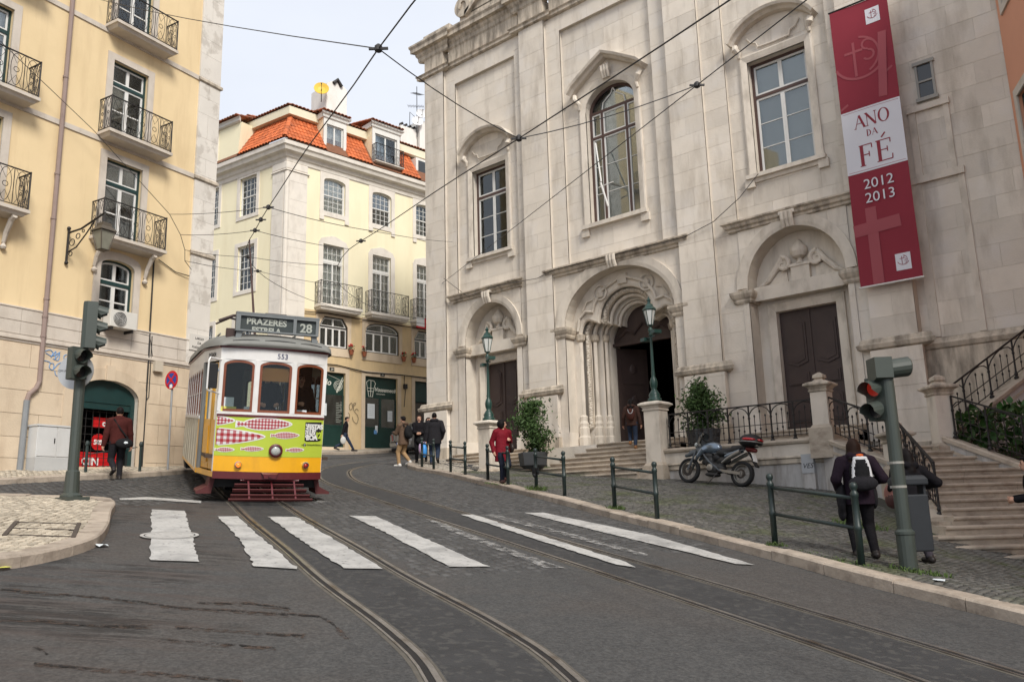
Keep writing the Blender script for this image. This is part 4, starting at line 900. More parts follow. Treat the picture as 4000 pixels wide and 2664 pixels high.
def stringer(P, thick, name='stringer'):
    """sloping side wall with moulded coping along P [(l,a,z)]"""
    mb = MB(); cp = MB(); n = len(P)
    for (l0, a0, z0), (l1, a1, z1) in zip(P, P[1:]):
        d = Vector((l1 - l0, a1 - a0)).normalized(); nrm = Vector((-d.y, d.x)) * thick / 2
        mb.loft([[(l - nrm.x, a - nrm.y, -.5), (l + nrm.x, a + nrm.y, -.5), (l + nrm.x, a + nrm.y, z - .12), (l - nrm.x, a - nrm.y, z - .12)] for l, a, z in ((l0, a0, z0), (l1, a1, z1))])
        w = nrm * 1.35
        cp.loft([[(l - w.x, a - w.y, z - .12), (l + w.x, a + w.y, z - .12), (l + w.x * 1.05, a + w.y * 1.05, z - .03), (l + w.x * .9, a + w.y * .9, z), (l - w.x * .9, a - w.y * .9, z), (l - w.x * 1.05, a - w.y * 1.05, z - .03)] for l, a, z in ((l0, a0, z0), (l1, a1, z1))])
        w2 = nrm * 1.12; cp.loft([[(l - w2.x, a - w2.y, z - .34), (l + w2.x, a + w2.y, z - .34), (l + w2.x, a + w2.y, z - .27), (l - w2.x, a - w2.y, z - .27)] for l, a, z in ((l0, a0, z0), (l1, a1, z1))])
    mb.obj(name, MATS['terrace_render'], stairs); cp.obj('coping', M_STEP, stairs)
SL = [(7.58, 20.2, 3.12), (8.22, 18.0, 2.40), (7.70, 15.35, 1.25)]; SR = [(9.72, 18.75, 2.95), (10.72, 17.3, 2.15), (12.5, 14.9, .95)]; SU = [(9.95, 19.5, 2.95), (13.6, 19.9, 5.3)]
stringer(SL, .30); stringer(SR, .30); stringer(SU, .30)
mb = MB(); mb.box(7.5, 7.9, 15.1, 15.5, .3, 1.18); mb.obj('end_block', M_STEP, stairs)
mb = MB(); mb.poly([(9.9, 19.3, 2.6), (10.8, 17.5, 1.9), (12.6, 15.1, .8), (15, 15.5, .8), (15, 19.6, 2.6)]); mb.obj('planting_bed', mat('soil', (.045, .036, .028), .95, .3, 8, .5, 20), stairs)
def on_st(p): q = LA(p[0], p[1]); return (q.x, q.y, p[2])
def newel(p, label, z0, z1): q = LA(p[0], p[1]); pillar('stone_pillar', label, q.x, q.y, z0, z1, .20, rz=YAW)
newel((8.22, 18.0), 'stone pillar with moulded cap halfway down the stair railing', 2.0, 3.02)
newel((9.72, 18.85), 'stone pillar with stained dark cap at the head of the wide stairs', 2.5, 4.12)
railing('black iron railing sloping down from the terrace pillar to the stairs', on_st((7.62, 20.0, 3.10)), on_st((8.18, 18.2, 2.42)), n=3)
railing('black iron railing sloping down behind the two women to the foot of the stairs', on_st((8.15, 17.75, 2.30)), on_st((7.73, 15.5, 1.28)), n=4)
railing('black iron railing overgrown with ivy on the right side of the stairs', on_st((9.85, 18.6, 2.88)), on_st((12.3, 15.2, 1.05)), n=6)
railing('black iron railing climbing to the right along the church wall', on_st((10.0, 19.5, 2.98)), on_st((13.5, 19.9, 5.24)), n=5)
# ---------------------------------------------------------------- window helper shared by the houses
def shrink(poly, d):
    c0 = sum(p[0] for p in poly) / len(poly); n = len(poly); out = []
    for i in range(n):
        a, b, c = Vector(poly[i - 1]), Vector(poly[i]), Vector(poly[(i + 1) % n]); d1 = (b - a); d2 = (c - b)
        if d1.length < 1e-6 or d2.length < 1e-6: continue
        n1 = Vector((-d1.y, d1.x)).normalized(); n2 = Vector((-d2.y, d2.x)).normalized(); m_ = (n1 + n2)
        if m_.length < 1e-3: m_ = n1
        m_.normalize(); k = d / max(.4, m_.dot(n1)); out.append((b.x + m_.x * k, b.y + m_.y * k))
    return out
def glazing(parent, outline, cells, y, fm, gm, thick=.05, name='sash', inset=.03):
    """frame mesh = outline minus cells; every cell becomes a pane of its own"""
    ins = shrink(outline, inset); V = []; E = []
    for pl in [outline, ins] + [rect(*c) for c in cells]:
        b = len(V); V += [Vector(p) for p in pl]; E += [(b + i, b + (i + 1) % len(pl)) for i in range(len(pl))]
    r = delaunay_2d_cdt(V, E, [], 0, 1e-5); P = [tuple(v) for v in r[0]]; ft = []; pt = [[] for _ in cells]
    for f in r[2]:
        x = sum(P[i][0] for i in f) / 3; z = sum(P[i][1] for i in f) / 3
        if not pip(x, z, outline): continue
        k = None
        if pip(x, z, ins):
            for i, c in enumerate(cells):
                if c[0] < x < c[1] and c[2] < z < c[3]: k = i; break
        (ft if k is None else pt[k]).append(tuple(f))
    mb = MB(); mb.slab(P, ft, y - thick / 2, y + thick / 2); w = mb.obj(name, fm, parent)
    for t in pt:
        if t: g = MB(); g.slab(P, t, y - .004, y + .004); g.obj('pane', gm, w)
    return w
def grid_cells(u0, u1, z0, z1, nu, nz, b): 
    w = (u1 - u0 - b * (nu - 1)) / nu; h = (z1 - z0 - b * (nz - 1)) / nz
    return [(u0 + i * (w + b), u0 + i * (w + b) + w, z0 + j * (h + b), z0 + j * (h + b) + h) for i in range(nu) for j in range(nz)]
def seg_arch(u0, u1, z0, zs, rise, n=10):
    c = (u0 + u1) / 2; a = (u1 - u0) / 2; return [(u0, z0), (u1, z0)] + [(c + a * math.cos(math.pi * i / n) , zs + rise * math.sin(math.pi * i / n) ** .8) for i in range(n + 1)]
def stone_frame(parent, u0, u1, z0, z1, w, y, m, head=None, name='window_surround', sill=True):
    out = rect(u0 - w, u1 + w, z0 - (w * .9 if sill else 0), z1 + w) if head is None else head[0]; hole = rect(u0, u1, z0, z1) if head is None else head[1]
    T, P = cdt(out, [hole] if sill else [[(u0, z0 - 1), (u1, z0 - 1)] + hole[2:]]); mb = MB(); mb.slab(P, T, y - .04, y + .02); return mb.obj(name, m, parent)
def scroll_panel(mb, p0, p1, z0, z1, n):
    """wrought scrolls between p0 and p1 (plan points)"""
    p0 = Vector(p0); p1 = Vector(p1); L2 = (p1 - p0).length; d = (p1 - p0).normalized(); w = L2 / n
    def P(s, z): q = p0 + d * s; return (q.x, q.y, z)
    h = z1 - z0
    for i in range(n):
        c = w * (i + .5); mb.tube([P(w * i, z0), P(w * i, z1)], .010, 5)
        for sg in (-1, 1):
            pts = [P(c + sg * w * .42 * math.sin(t) * (1 - .3 * k / 8), z0 + h * (.5 + .46 * math.cos(t) * 1)) for k, t in enumerate([math.pi * q / 8 for q in range(9)])]; mb.tube(pts, .008, 4)
        mb.tube([P(c + w * .17 * math.cos(2 * math.pi * q / 8), z0 + h * .5 + w * .17 * math.sin(2 * math.pi * q / 8)) for q in range(8)], .009, 4, closed=True)
        mb.tube([P(c - w * .4, z0 + .02), P(c, z0 + h * .33), P(c + w * .4, z0 + .02)], .007, 4); mb.tube([P(c - w * .4, z1 - .02), P(c, z0 + h * .67), P(c + w * .4, z1 - .02)], .007, 4)
def balcony(parent, u0, u1, zs, depth, rail_h, slab_m, n=5, th=.17, lattice=True, brackets=()):
    mb = MB(); mb.loft([[(u0 + e, -depth + e, z), (u1 - e, -depth + e, z), (u1 - e, .05, z), (u0 + e, .05, z)] for z, e in ((zs - th, .10), (zs - th * .55, .05), (zs - th * .5, 0), (zs, 0))]); b = mb.obj('balcony', slab_m, parent)
    e = .04; y = -depth + e; z0 = zs + .05; z1 = zs + rail_h
    t = MB()
    for zz, w in ((z1, .035), (z0, .022)):
        t.bar((u0 + e, 0, zz), (u0 + e, y, zz), w, w * .7); t.bar((u0 + e, y, zz), (u1 - e, y, zz), w, w * .7); t.bar((u1 - e, y, zz), (u1 - e, 0, zz), w, w * .7)
    t.obj('rail', M_IRON, b)
    for q in ((u0 + e, y), (u1 - e, y)): m2 = MB(); m2.tube([(q[0], q[1], zs), (q[0], q[1], z1 + .03)], .018, 6); m2.obj('post', M_IRON, b)
    g = MB(); scroll_panel(g, (u0 + e, y), (u1 - e, y), z0, z1, n); scroll_panel(g, (u0 + e, 0), (u0 + e, y), z0, z1, 2); scroll_panel(g, (u1 - e, y), (u1 - e, 0), z0, z1, 2); g.obj('railing_scrolls', M_IRON, b)
    for u in brackets:
        m2 = MB(); m2.tube([(u, -depth + .1, zs - th - .03), (u, -depth * .55, zs - th - .10), (u, -.12, zs - th - .40), (u, -.05, zs - th - .62)], [.06, .07, .06, .045], 8); m2.lathe([(.05, 0), (.08, .05), (.05, .1), (.03, .14)], 8, (u, -.06, zs - th - .78)); m2.obj('bracket', slab_m, b)
    return b
# ---------------------------------------------------------------- yellow house on the left
M_YEL = mat('ochre_yellow_stucco', (.71, .55, .32), .85, .06, .9, .08, 30, hi=(.73, .575, .35), stain=(.52, .38, .22), stain_amt=.5, stain_scale=(1.1, 1.1, .14), stain_pos=(.5, .75))
M_TRIM = mat('pale_stone_trim', (.56, .50, .43), .8, .10, 2.5, .2, 30, stain=(.34, .28, .22), stain_amt=.45, stain_scale=(1, 1, .4))
M_QUOIN = mat('blotched_quoin_plaster', (.66, .62, .56), .85, .08, 1.2, .2, 14, rnd=.05, stain=(.40, .36, .31), stain_amt=.55, stain_scale=(.9, .9, .8), stain_pos=(.52, .60))
M_BASE = mat('sandy_base_stone', (.60, .49, .36), .82, .10, 1.6, .2, 25, rnd=.07, stain=(.38, .28, .19), stain_amt=.45, stain_scale=(1.1, 1.1, .4))
M_DKGREEN = mat('bottle_green_paint', (.008, .035, .034), .45, .2, 5, spec=.5)
M_CURT = mat('pale_curtain', (.74, .73, .69), .9, .12, 3)
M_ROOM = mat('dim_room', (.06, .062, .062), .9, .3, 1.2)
hA = thing('yellow_house', 'tall ochre yellow corner house with green framed balcony windows and a stone ground floor', 'house', loc=(-22.0, 8.7, 0), rotz=R(101.226), off=(1.0, 0, 2.9))
COLS = [(.22, 1.33), (-3.68, -2.55), (-7.6, -6.5)]
holes = []
for i, (a, b) in enumerate(COLS):
    holes += [rect(a, b, 15.2, 17.4), rect(a, b, 12.02, 14.23), rect(a, b, 8.98, 11.31), rect(a, b, 18.4, 20.6)]
    holes.append(seg_arch(a + .05, b - .05, 6.85, 8.28, .22))
doorA = arch(-.2, 1.63, 1.5, 4.72, 5.22); doorA2 = arch(-5.2, -3.4, 1.5, 4.72, 5.22)
T, P = cdt(rect(-12, 3.85, 6.70, 24), holes); mb = MB(); mb.slab(P, T, 0, .30); mb.obj('wall', M_YEL, hA)
T, P = cdt(rect(-12, 3.85, 1.5, 6.70), holes + [doorA, doorA2]); mb = MB(); mb.slab(P, T, -.03, .30); mb.obj('base_wall', MATS['lime_mortar'], hA)
mb = MB(); mb.box(-12, 3.83, 9.2, 9.5, 1.5, 24); mb.box(3.55, 3.84, .3, 9.2, 1.5, 24); mb.box(-12, -11.7, .3, 9.2, 1.5, 24); mb.box(-12, 3.84, .3, 9.3, 23.7, 24); mb.obj('side_wall', M_YEL, hA)
# stone base in courses
zc = [2.0, 2.55, 3.10, 3.60, 4.15, 4.71, 5.27, 5.84]
for r_, (za, zb) in enumerate(zip(zc, zc[1:])):
    u = -9.4 + (.45 if r_ % 2 else 0)
    while u < 3.85:
        w = 1.0 + .25 * ((r_ * 3 + int(u * 2)) % 3) * .5; e = min(u + w, 3.85)
        T, P = cdt(rect(u + .006, e - .006, za + .006, zb - .006), [h for h in (doorA, doorA2) if touch(bb(h), (u, e, za, zb))])
        if T: mb = MB(); mb.slab(P, T, -.055 - RND.uniform(0, .004), -.02); mb.obj('block', M_BASE, hA)
        u = e
for za, zb in ((6.05, 6.36), (6.37, 6.68)):
    u = -9.2
    while u < 3.85:
        e = min(u + 1.5, 3.85); hs = [h for h in holes if touch(bb(h), (u, e, za, zb))]; T, P = cdt(rect(u + .004, e - .004, za + .004, zb - .004), hs)
        if T: mb = MB(); mb.slab(P, T, -.05, -.02); mb.obj('block', M_TRIM, hA)
        u = e
mb = MB(); moulding(mb, -12, 3.85, 5.84, [(-.03, 0), (-.07, .02), (-.07, .06), (-.11, .08), (-.11, .13), (-.08, .14), (-.08, .19), (-.04, .20)]); mb.obj('base_moulding', M_TRIM, hA)
mb = MB(); moulding(mb, -12, 3.1, 6.66, [(-.03, 0), (-.07, .02), (-.07, .05), (-.02, .07)]); mb.obj('base_moulding', M_TRIM, hA)
for z in (11.68, 14.93, 18.2):
    mb = MB(); moulding(mb, -12, 3.1, z, [(0, 0), (-.035, .01), (-.035, .15), (0, .16)]); mb.obj('floor_band', M_TRIM, hA)
# corner strip
z = 5.84; k = 0
while z < 24:
    h = .55 + .12 * (k % 3); h = min(h, 24 - z); mb = MB()
    if k % 2: 
        mb.box(3.09, 3.45, -.055, .32, z + .003, z + h - .003); mb.obj('quoin_block', M_QUOIN, hA); mb = MB(); mb.box(3.457, 3.88, -.055, .32, z + .003, z + h - .003)
    else: mb.box(3.09, 3.88, -.055, .32, z + .003, z + h - .003)
    mb.obj('quoin_block', M_QUOIN, hA); z += h; k += 1
for z in (9.28, 11.66, 14.90, 18.2):
    mb = MB(); mb.M = Matrix.Translation((0, -.05, 0)); moulding(mb, 3.08, 3.88, z, [(0, 0), (-.06, .04), (-.06, .12), (-.02, .16)]); mb.obj('quoin_cap', M_STONED, hA)
def a_win(a, b, z0, z1, arched=0.0, room=0, rows=2):
    ol = rect(a, b, z0, z1) if not arched else seg_arch(a, b, z0, z1 - arched, arched); y = .16; zt = z0 + (z1 - z0) * (.72 if not arched else .62); f = .05
    um = (a + b) / 2
    V1 = MB(); T, P = cdt(ol, [shrink(ol, f)]); V1.slab(P, T, y - .06, y + .06); V1.box(a + f, b - f, y - .05, y + .05, zt - .05, zt + .05); w = V1.obj('window', M_DKGREEN, hA)
    ins = shrink(ol, f + .002)
    lo = []; up = []
    for ua, ub in ((a + f, um), (um, b - f)):
        lo += grid_cells(ua + .055, ub - .055, z0 + f + .07, zt - .05 - .05, 1, rows, .035); up += grid_cells(ua + .045, ub - .045, zt + .05 + .045, z1 - f - .04, 1, 1, .03)
    glazing(w, rect(a + f + .002, b - f - .002, z0 + f, zt - .052), lo, y, M_WHITEF, M_GLASS, .05)
    o2 = [(max(min(x, b - f - .002), a + f + .002), max(z, zt + .052)) for x, z in ins]
    if arched: o2 = [(a + f + .002, zt + .052), (b - f - .002, zt + .052)] + [p for p in ins[2:]]
    else: o2 = rect(a + f + .002, b - f - .002, zt + .052, z1 - f - .002)
    glazing(w, o2, up, y, M_WHITEF, M_GLASS, .05, inset=.045)
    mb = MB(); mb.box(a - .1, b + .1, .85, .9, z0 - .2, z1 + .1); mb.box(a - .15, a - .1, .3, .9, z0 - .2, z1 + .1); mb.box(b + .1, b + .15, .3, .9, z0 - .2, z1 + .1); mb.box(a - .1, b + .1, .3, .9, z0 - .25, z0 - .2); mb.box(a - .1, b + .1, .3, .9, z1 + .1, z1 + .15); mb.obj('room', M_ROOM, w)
    if room:
        mb = MB(); mb.loft([[(a + (b - a) * t, .33 + .025 * math.sin(t * 40), zz) for t in [i / 24 for i in range(25)]] for zz in (z0, z0 + (z1 - z0) * room)], cap=False, closed=False); mb.obj('curtain', M_CURT, w)
for ci, (a, b) in enumerate(COLS):
    for fi, (z0, z1, bz) in enumerate(((8.98, 11.31, 8.98), (12.02, 14.23, 11.92), (15.2, 17.4, 15.15), (18.4, 20.6, 18.35))):
        if ci == 2 and fi: continue
        a_win(a, b, z0, z1, room=(.35 if (ci + fi) % 3 == 0 else (1.0 if (ci + fi) % 3 == 2 else 0)), rows=2)
        stone_frame(hA, a, b, z0, z1, .19, .0, M_TRIM, sill=False)
        balcony(hA, a - .34, b + .55, bz, .55, .95, M_TRIM, n=5, brackets=((a - .16, b + .26) if fi == 0 else ()))
    a_win(a + .05, b - .05, 6.85, 8.50, arched=.22, rows=2)
    oh = seg_arch(a - .14, b + .14, 6.70, 8.40, .32); ih = seg_arch(a + .05, b - .05, 6.85, 8.28, .22); stone_frame(hA, a, b, 6.8, 8.3, .17, .0, M_TRIM, head=(oh, ih))
# street door / shop
mb = MB(); T, P = cdt(arch(-.5, 1.93, 2.0, 4.72, 5.52), [doorA]); mb.slab(P, T, -.075, -.03); mb.obj('door_surround', M_BASE, hA)
mb = MB(); mb.box(.60, .84, -.12, -.02, 5.20, 5.60); mb.obj('keystone', M_BASE, hA)
mb = MB(); T, P = cdt(shrink(doorA, .0), [rect(-.08, 1.51, 1.4, 4.62)]); mb.slab(P, T, .10, .20); mb.box(-.08, 1.51, .12, .18, 4.45, 4.62); dr = mb.obj('shop_front', M_DKGREEN, hA)
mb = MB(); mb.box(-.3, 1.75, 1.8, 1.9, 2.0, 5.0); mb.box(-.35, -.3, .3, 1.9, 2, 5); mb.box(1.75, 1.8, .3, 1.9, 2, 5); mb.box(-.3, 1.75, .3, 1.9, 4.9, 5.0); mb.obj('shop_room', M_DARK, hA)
g = MB()
for k in range(9): u = -.04 + k * .19; g.tube([(u, .24, 2.7), (u, .24, 4.45)], .010, 5)
for k in range(9): g.tube([(-.08, .24, 2.8 + k * .2), (1.51, .24, 2.8 + k * .2)], .008, 5)
g.obj('window_grille', M_IRON, dr)
M_RED = mat('red_sign', (.55, .012, .015), .45, .1, 4); M_WHITE = mat('white_sign', (.78, .78, .76), .5, .05, 4)
g = MB(); g.box(.62, 1.49, .34, .36, 4.00, 4.27); g.obj('sign_board', M_RED, dr)
MW = lambda u, y, z: Matrix.Translation((u, y, z)) @ Matrix.Rotation(R(90), 4, 'X')
g = MB(); text_mesh(g, 'cin', MW(1.0, .335, 4.05), .22, bold=.008); g.obj('lettering', M_WHITE, dr)
g = MB(); g.box(.05, 1.49, .34, .36, 2.95, 3.35); g.obj('sign_board', M_RED, dr); g = MB(); text_mesh(g, 'CIN', MW(.6, .335, 3.02), .28, bold=.008); g.obj('lettering', M_WHITE, dr)
g = MB(); g.lathe([(.22, 0), (.22, .012)], 20, (.80, .33, 3.62), 'y'); g.obj('price_disc', M_RED, dr); g = MB(); text_mesh(g, '50%', MW(.80, .325, 3.56), .17, bold=.006); g.obj('lettering', M_WHITE, dr)
mb = MB(); mb.box(-.5, 1.9, -.3, .3, 2.3, 2.93); mb.obj('door_step', M_BASE, hA)
# fittings on the wall
M_PIPE = mat('mauve_downpipe', (.27, .20, .175), .6, .1, 4); M_PIPEG = mat('grey_pipe', (.22, .23, .24), .6, .1, 4)
o = MB(); o.tube([(-1.13, -.09, 24), (-1.15, -.09, 4.95), (-1.22, -.10, 4.78), (-1.38, -.10, 4.62), (-1.42, -.10, 4.45)], .06, 10)
for z in (13.0, 10.3, 9.1, 7.0, 6.55, 6.05): o.lathe([(.072, 0), (.072, .05)], 10, (-1.15, -.09, z))
o = o.obj('downpipe', [M_PIPE], hA); mb = MB(); mb.tube([(-1.42, -.10, 4.47), (-1.45, -.10, 2.6)], .07, 10); mb.obj('downpipe_foot', M_PIPEG, hA)
mb = MB(); mb.tube([(1.86, -.03, 8.85), (1.86, -.035, 6.9), (1.85, -.07, 6.1), (1.84, -.07, 3.0)], .022, 6); mb.tube([(1.92, -.07, 6.6), (1.92, -.08, 4.9), (1.86, -.08, 4.8)], .012, 6); mb.tube([(1.3, -.04, 6.62), (1.86, -.05, 6.60), (2.0, -.05, 5.98)], .010, 5); mb.tube([(2.0, -.04, 8.85), (2.6, -.03, 8.62), (3.05, -.07, 8.60)], .014, 5); mb.obj('cable', M_IRON, hA)
mb = MB(); mb.box(2.0, 2.26, -.17, -.03, 5.62, 5.90); mb.obj('meter_box', mat('cream_plastic', (.52, .46, .37), .5, .05), hA)
gm = mat('blue_spray_paint', (.16, .30, .52), .7, .1)
mb = MB()
for pts in ([(290, 1000), (330, 990), (350, 1010), (335, 1040), (370, 1000), (365, 1050), (395, 1015), (385, 1060), (350, 1050)], [(290, 1062), (330, 1075), (325, 1110), (350, 1125), (355, 1085), (330, 1080)], [(355, 1120), (385, 1085), (420, 1070), (435, 1050)], [(445, 1022), (425, 1030), (430, 1060), (450, 1040), (470, 1020)], [(362, 1130), (368, 1160), (380, 1168)], [(300, 1010), (345, 1030), (400, 1005)]):
    L3 = []
    for zx, zy in pts:
        h_ = hit(zx * .574 / 1.69924, (800 + zy * .574) / 1.69924, (.98087, .19468, 0), .98087 * -22.0 + .19468 * 8.7); q = Matrix.Rotation(-R(101.226), 4, 'Z') @ (h_ - Vector((-22.0, 8.7, 0))); L3.append((q.x, -.062, q.z))
    cp = catmull(L3, .03); mb.tube([(p.x, -.062, p.z) for p in cp], .012, 4)
mb.obj('graffiti', gm, hA)
# air conditioner, street name plate, bracket lamp
ac = thing('air_conditioner', 'white air conditioning unit under the arched window of the yellow house', 'air conditioner', loc=(-22.0, 8.7, 0), rotz=R(101.226), off=(.78, 0, 6.58))
mb = MB(); mb.box(.38, 1.17, -.42, -.10, 6.58, 7.04); mb.obj('case', mat('off_white_plastic', (.62, .60, .55), .45, .05), ac, bevel=.012)
mb = MB(); mb.lathe([(.19, -.44), (.19, -.40)], 24, (.66, 0, 6.81), 'y'); mb.obj('fan', mat('dark_grille', (.10, .10, .10), .6, .1), ac)
mb = MB()
for k in range(5): mb.tube([(.66 + .04 * (k + .6) * math.cos(2 * math.pi * q / 20), -.445, 6.81 + .04 * (k + .6) * math.sin(2 * math.pi * q / 20)) for q in range(20)], .005, 4, closed=True)
mb.obj('fan_guard', MATS['off_white_plastic'], ac); 
for u in (.45, 1.05): mb = MB(); mb.box(u, u + .04, -.4, .0, 6.50, 6.578); mb.obj('bracket', M_IRON, ac)
sg = thing('street_name_plate', 'white stone street name plate with small black lettering on the house corner', 'sign', loc=(-22.0, 8.7, 0), rotz=R(101.226), off=(3.5, 0, 6.5))
mb = MB(); mb.box(3.17, 3.85, -.085, -.056, 6.42, 6.90); mb.obj('plate', mat('white_stone_plate', (.62, .59, .54), .6, .06), sg)
for i, tx in enumerate(('LARGO', 'DA', 'MADALENA')): mb = MB(); text_mesh(mb, tx, MW(3.51, -.088, 6.75 - .135 * i), .095); mb.obj('lettering', mat('black_letters', (.03, .03, .03), .6, .0), sg)
lamp = thing('wall_lantern', 'old four sided lantern hanging from a scrolled iron bracket on the yellow house', 'lantern', loc=(-22.0, 8.7, 0), rotz=R(101.226), off=(-.68, 0, 8.6))
mb = MB(); mb.tube([(-.70, -.04, 8.10), (-.70, -.05, 8.95)], .03, 8); mb.sphere((-.70, -.05, 8.08), .05); mb.sphere((-.70, -.05, 9.0), .05)
ex = -.55; ey = -1.28
def AL_(t, z): return (-.70 + (ex + .70) * t, -.05 + (ey + .05) * t, z)
mb.tube([AL_(0, 8.88), AL_(.35, 8.92), AL_(.7, 9.08), AL_(1.0, 9.22)], .025, 8); mb.tube([AL_(0, 8.35), AL_(.25, 8.45), AL_(.5, 8.75), AL_(.72, 9.05)], .018, 6)
for t, z, r_ in ((.12, 8.6, .09), (.28, 8.74, .07), (.1, 8.3, .06), (.42, 8.85, .04)): mb.tube([AL_(t + r_ * .8 * math.cos(2 * math.pi * q / 10), z + r_ * math.sin(2 * math.pi * q / 10)) for q in range(10)], .012, 5, closed=True)
mb.tube([AL_(1, 9.24), AL_(1, 8.95)], .02, 6); mb.obj('bracket', M_IRON, lamp)
mb = MB(); c = (ex, ey, 0); mb.lathe([(.03, 8.97), (.12, 8.93), (.13, 8.84), (.20, 8.76), (.22, 8.72)], 4, c, sq=True); mb.lathe([(.115, 8.24), (.10, 8.22)], 4, c, sq=True)
for sx, sy in ((-1, -1), (1, -1), (1, 1), (-1, 1)): mb.bar((ex + sx * .19, ey + sy * .19, 8.73), (ex + sx * .105, ey + sy * .105, 8.23), .022, .022)
mb.obj('lantern_frame', mat('weathered_bronze', (.085, .07, .052), .6, .2, 6), lamp)
mb = MB(); mb.lathe([(.09, 8.25), (.175, 8.71)], 4, c, sq=True); mb.obj('lantern_glass', mat('dusty_glass', (.22, .215, .17), .3, .15, 6, spec=.5), lamp)
# ---------------------------------------------------------------- salmon house at the right edge; it closes the square on that side
M_SALM = mat('salmon_stucco', (.62, .30, .19), .85, .05, 1, .06, 30)
hO = thing('salmon_house', 'salmon orange house with green framed windows next to the church wall', 'house', loc=(-2.95, 23.35, 0), rotz=R(-66), off=(3, 0, 2))
ow = []
for u in (.55, 3.4, 6.4): ow += [rect(u, u + 1.15, 8.3, 11.35), rect(u, u + 1.15, 13.9, 16.4)]
# local x runs from the church corner towards the street, so +y is to the left of it; the wall faces -x,-y
T, P = cdt(rect(0, 11.5, -1.0, 17.5), ow); mb = MB(); mb.slab(P, T, 0, .3); mb.obj('wall', M_SALM, hO)
for i in range(0, len(ow), 2):
    for r_ in (ow[i], ow[i + 1]):
        a, b, c, d = bb(r_); T, P = cdt(rect(a - .2, b + .2, c - .2, d + .22), [r_]); mb = MB(); mb.slab(P, T, -.05, .02); mb.obj('window_surround', M_TRIM, hO)
        T, P = cdt(r_, [shrink(r_, .07)]); mb = MB(); mb.slab(P, T, .08, .2); w = mb.obj('window', M_DKGREEN, hO); um = (a + b) / 2
        glazing(w, shrink(r_, .072), grid_cells(a + .13, um - .04, c + .14, d - .13, 1, 3, .04) + grid_cells(um + .04, b - .13, c + .14, d - .13, 1, 3, .04), .13, M_WHITEF, M_GLASS, .05); mb = MB(); mb.box(a, b, .32, .36, c, d); mb.obj('room', M_ROOM, w)
mb = MB(); mb.box(0, 11.5, .3, 9, 17.2, 17.5); mb.box(0, .3, .3, 9, -1, 17.2); mb.box(11.2, 11.5, .3, 9, -1, 17.2); mb.box(0, 11.5, 8.7, 9, -1, 17.2); mb.obj('side_wall', M_SALM, hO)
mb = MB(); mb.box(-.2, 11.8, -.35, 9.2, 17.5, 17.8); mb.obj('roof', M_TRIM, hO)
hS = thing('unseen_rose_house', 'plain rose coloured house added out of view beyond the salmon one to shade the square', 'house', loc=(1.75, 12.85, 0), rotz=R(-33), off=(8, 0, 0))  # added out of view; blocks sun and sky light over the near street
sw_ = [rect(u, u + 1.1, z, z + 2.1) for u in (1.2, 4.2, 7.2, 10.2, 13.2) for z in (4.5, 8.0, 11.5)]
T, P = cdt(rect(0, 16, -3, 15.5), sw_); mb = MB(); mb.slab(P, T, 0, .3); mb.obj('wall', mat('rose_stucco', (.55, .40, .34), .85, .05), hS)
for r_ in sw_: a, b, c, d = bb(r_); T, P = cdt(rect(a - .16, b + .16, c - .16, d + .16), [r_]); mb = MB(); mb.slab(P, T, -.04, .02); w = mb.obj('window_surround', M_TRIM, hS); mb = MB(); mb.box(a, b, .15, .2, c, d); mb.obj('pane', MATS['dark_glass'], w)
mb = MB(); mb.box(0, 16, .3, 9, 15.2, 15.5); mb.box(0, .3, .3, 9, -3, 15.2); mb.box(15.7, 16, .3, 9, -3, 15.2); mb.box(0, 16, 8.7, 9, -3, 15.2); mb.obj('side_wall', MATS['rose_stucco'], hS)
# ---------------------------------------------------------------- pale yellow corner house with the tiled mansard roof
M_PALE = mat('pale_yellow_stucco', (.83, .76, .545), .85, .04, .8, .06, 30, stain=(.62, .52, .33), stain_amt=.25, stain_scale=(.7, .7, .1))
M_OCHRE = mat('sandy_ochre_stucco', (.62, .47, .27), .85, .09, 1.2, .1, 30, stain=(.42, .33, .22), stain_amt=.5, stain_scale=(.8, .8, .25))
M_TRIMB = mat('grey_stone_trim', (.72, .67, .60), .8, .08, 2, .15, 30, stain=(.45, .40, .34), stain_amt=.4, stain_scale=(1, 1, .5))
M_TILE = mat('orange_clay_tile', (.52, .135, .045), .75, .16, 5, .2, 40, rnd=.22, spots=((.33, .10, .045), 1.5, .55, .75))
M_TILEO = mat('weathered_clay_tile', (.36, .13, .065), .8, .25, 5, .25, 40, rnd=.25, attr='rnd', spots=((.16, .10, .07), 2.5, .5, .7))
M_WHITEW = mat('white_plaster', (.70, .68, .635), .8, .05, 1.5, .1, 30, stain=(.5, .46, .4), stain_amt=.3, stain_scale=(1, 1, .4))
M_SHOP = mat('dark_green_shop', (.010, .034, .028), .4, .25, 3, spec=.4)
M_SHOPG = glass('shop_glass', (.35, .37, .37), .80)
TB = Matrix.Translation((-33.0, 25.5, 0)) @ Matrix.Rotation(R(84.75), 4, 'Z')
UC_ = -3.43; PCW = TB @ Vector((UC_, 0, 0)); TCm = Matrix.Translation(PCW) @ Matrix.Rotation(R(7.18), 4, 'Z'); ML = TB.inverted() @ TCm
hB = thing('corner_house', 'pale yellow corner house with orange tiled mansard roof, dormers and green shops below', 'house', loc=(-33.0, 25.5, 0), rotz=R(84.75), off=(0, 0, 4.6))
def oct_(u0, u1, z0, z1, c=.28, d=.46): return [(u0, z0), (u1, z0), (u1, z1 - d), (u1 - c, z1), (u0 + c, z1), (u0, z1 - d)]
UW = [(-1.34, -.06), (1.62, 2.87), (4.54, 5.80), (7.5, 8.76)]; MWn = [(-1.31, -.10), (1.66, 2.84), (4.57, 5.75), (7.5, 8.7)]
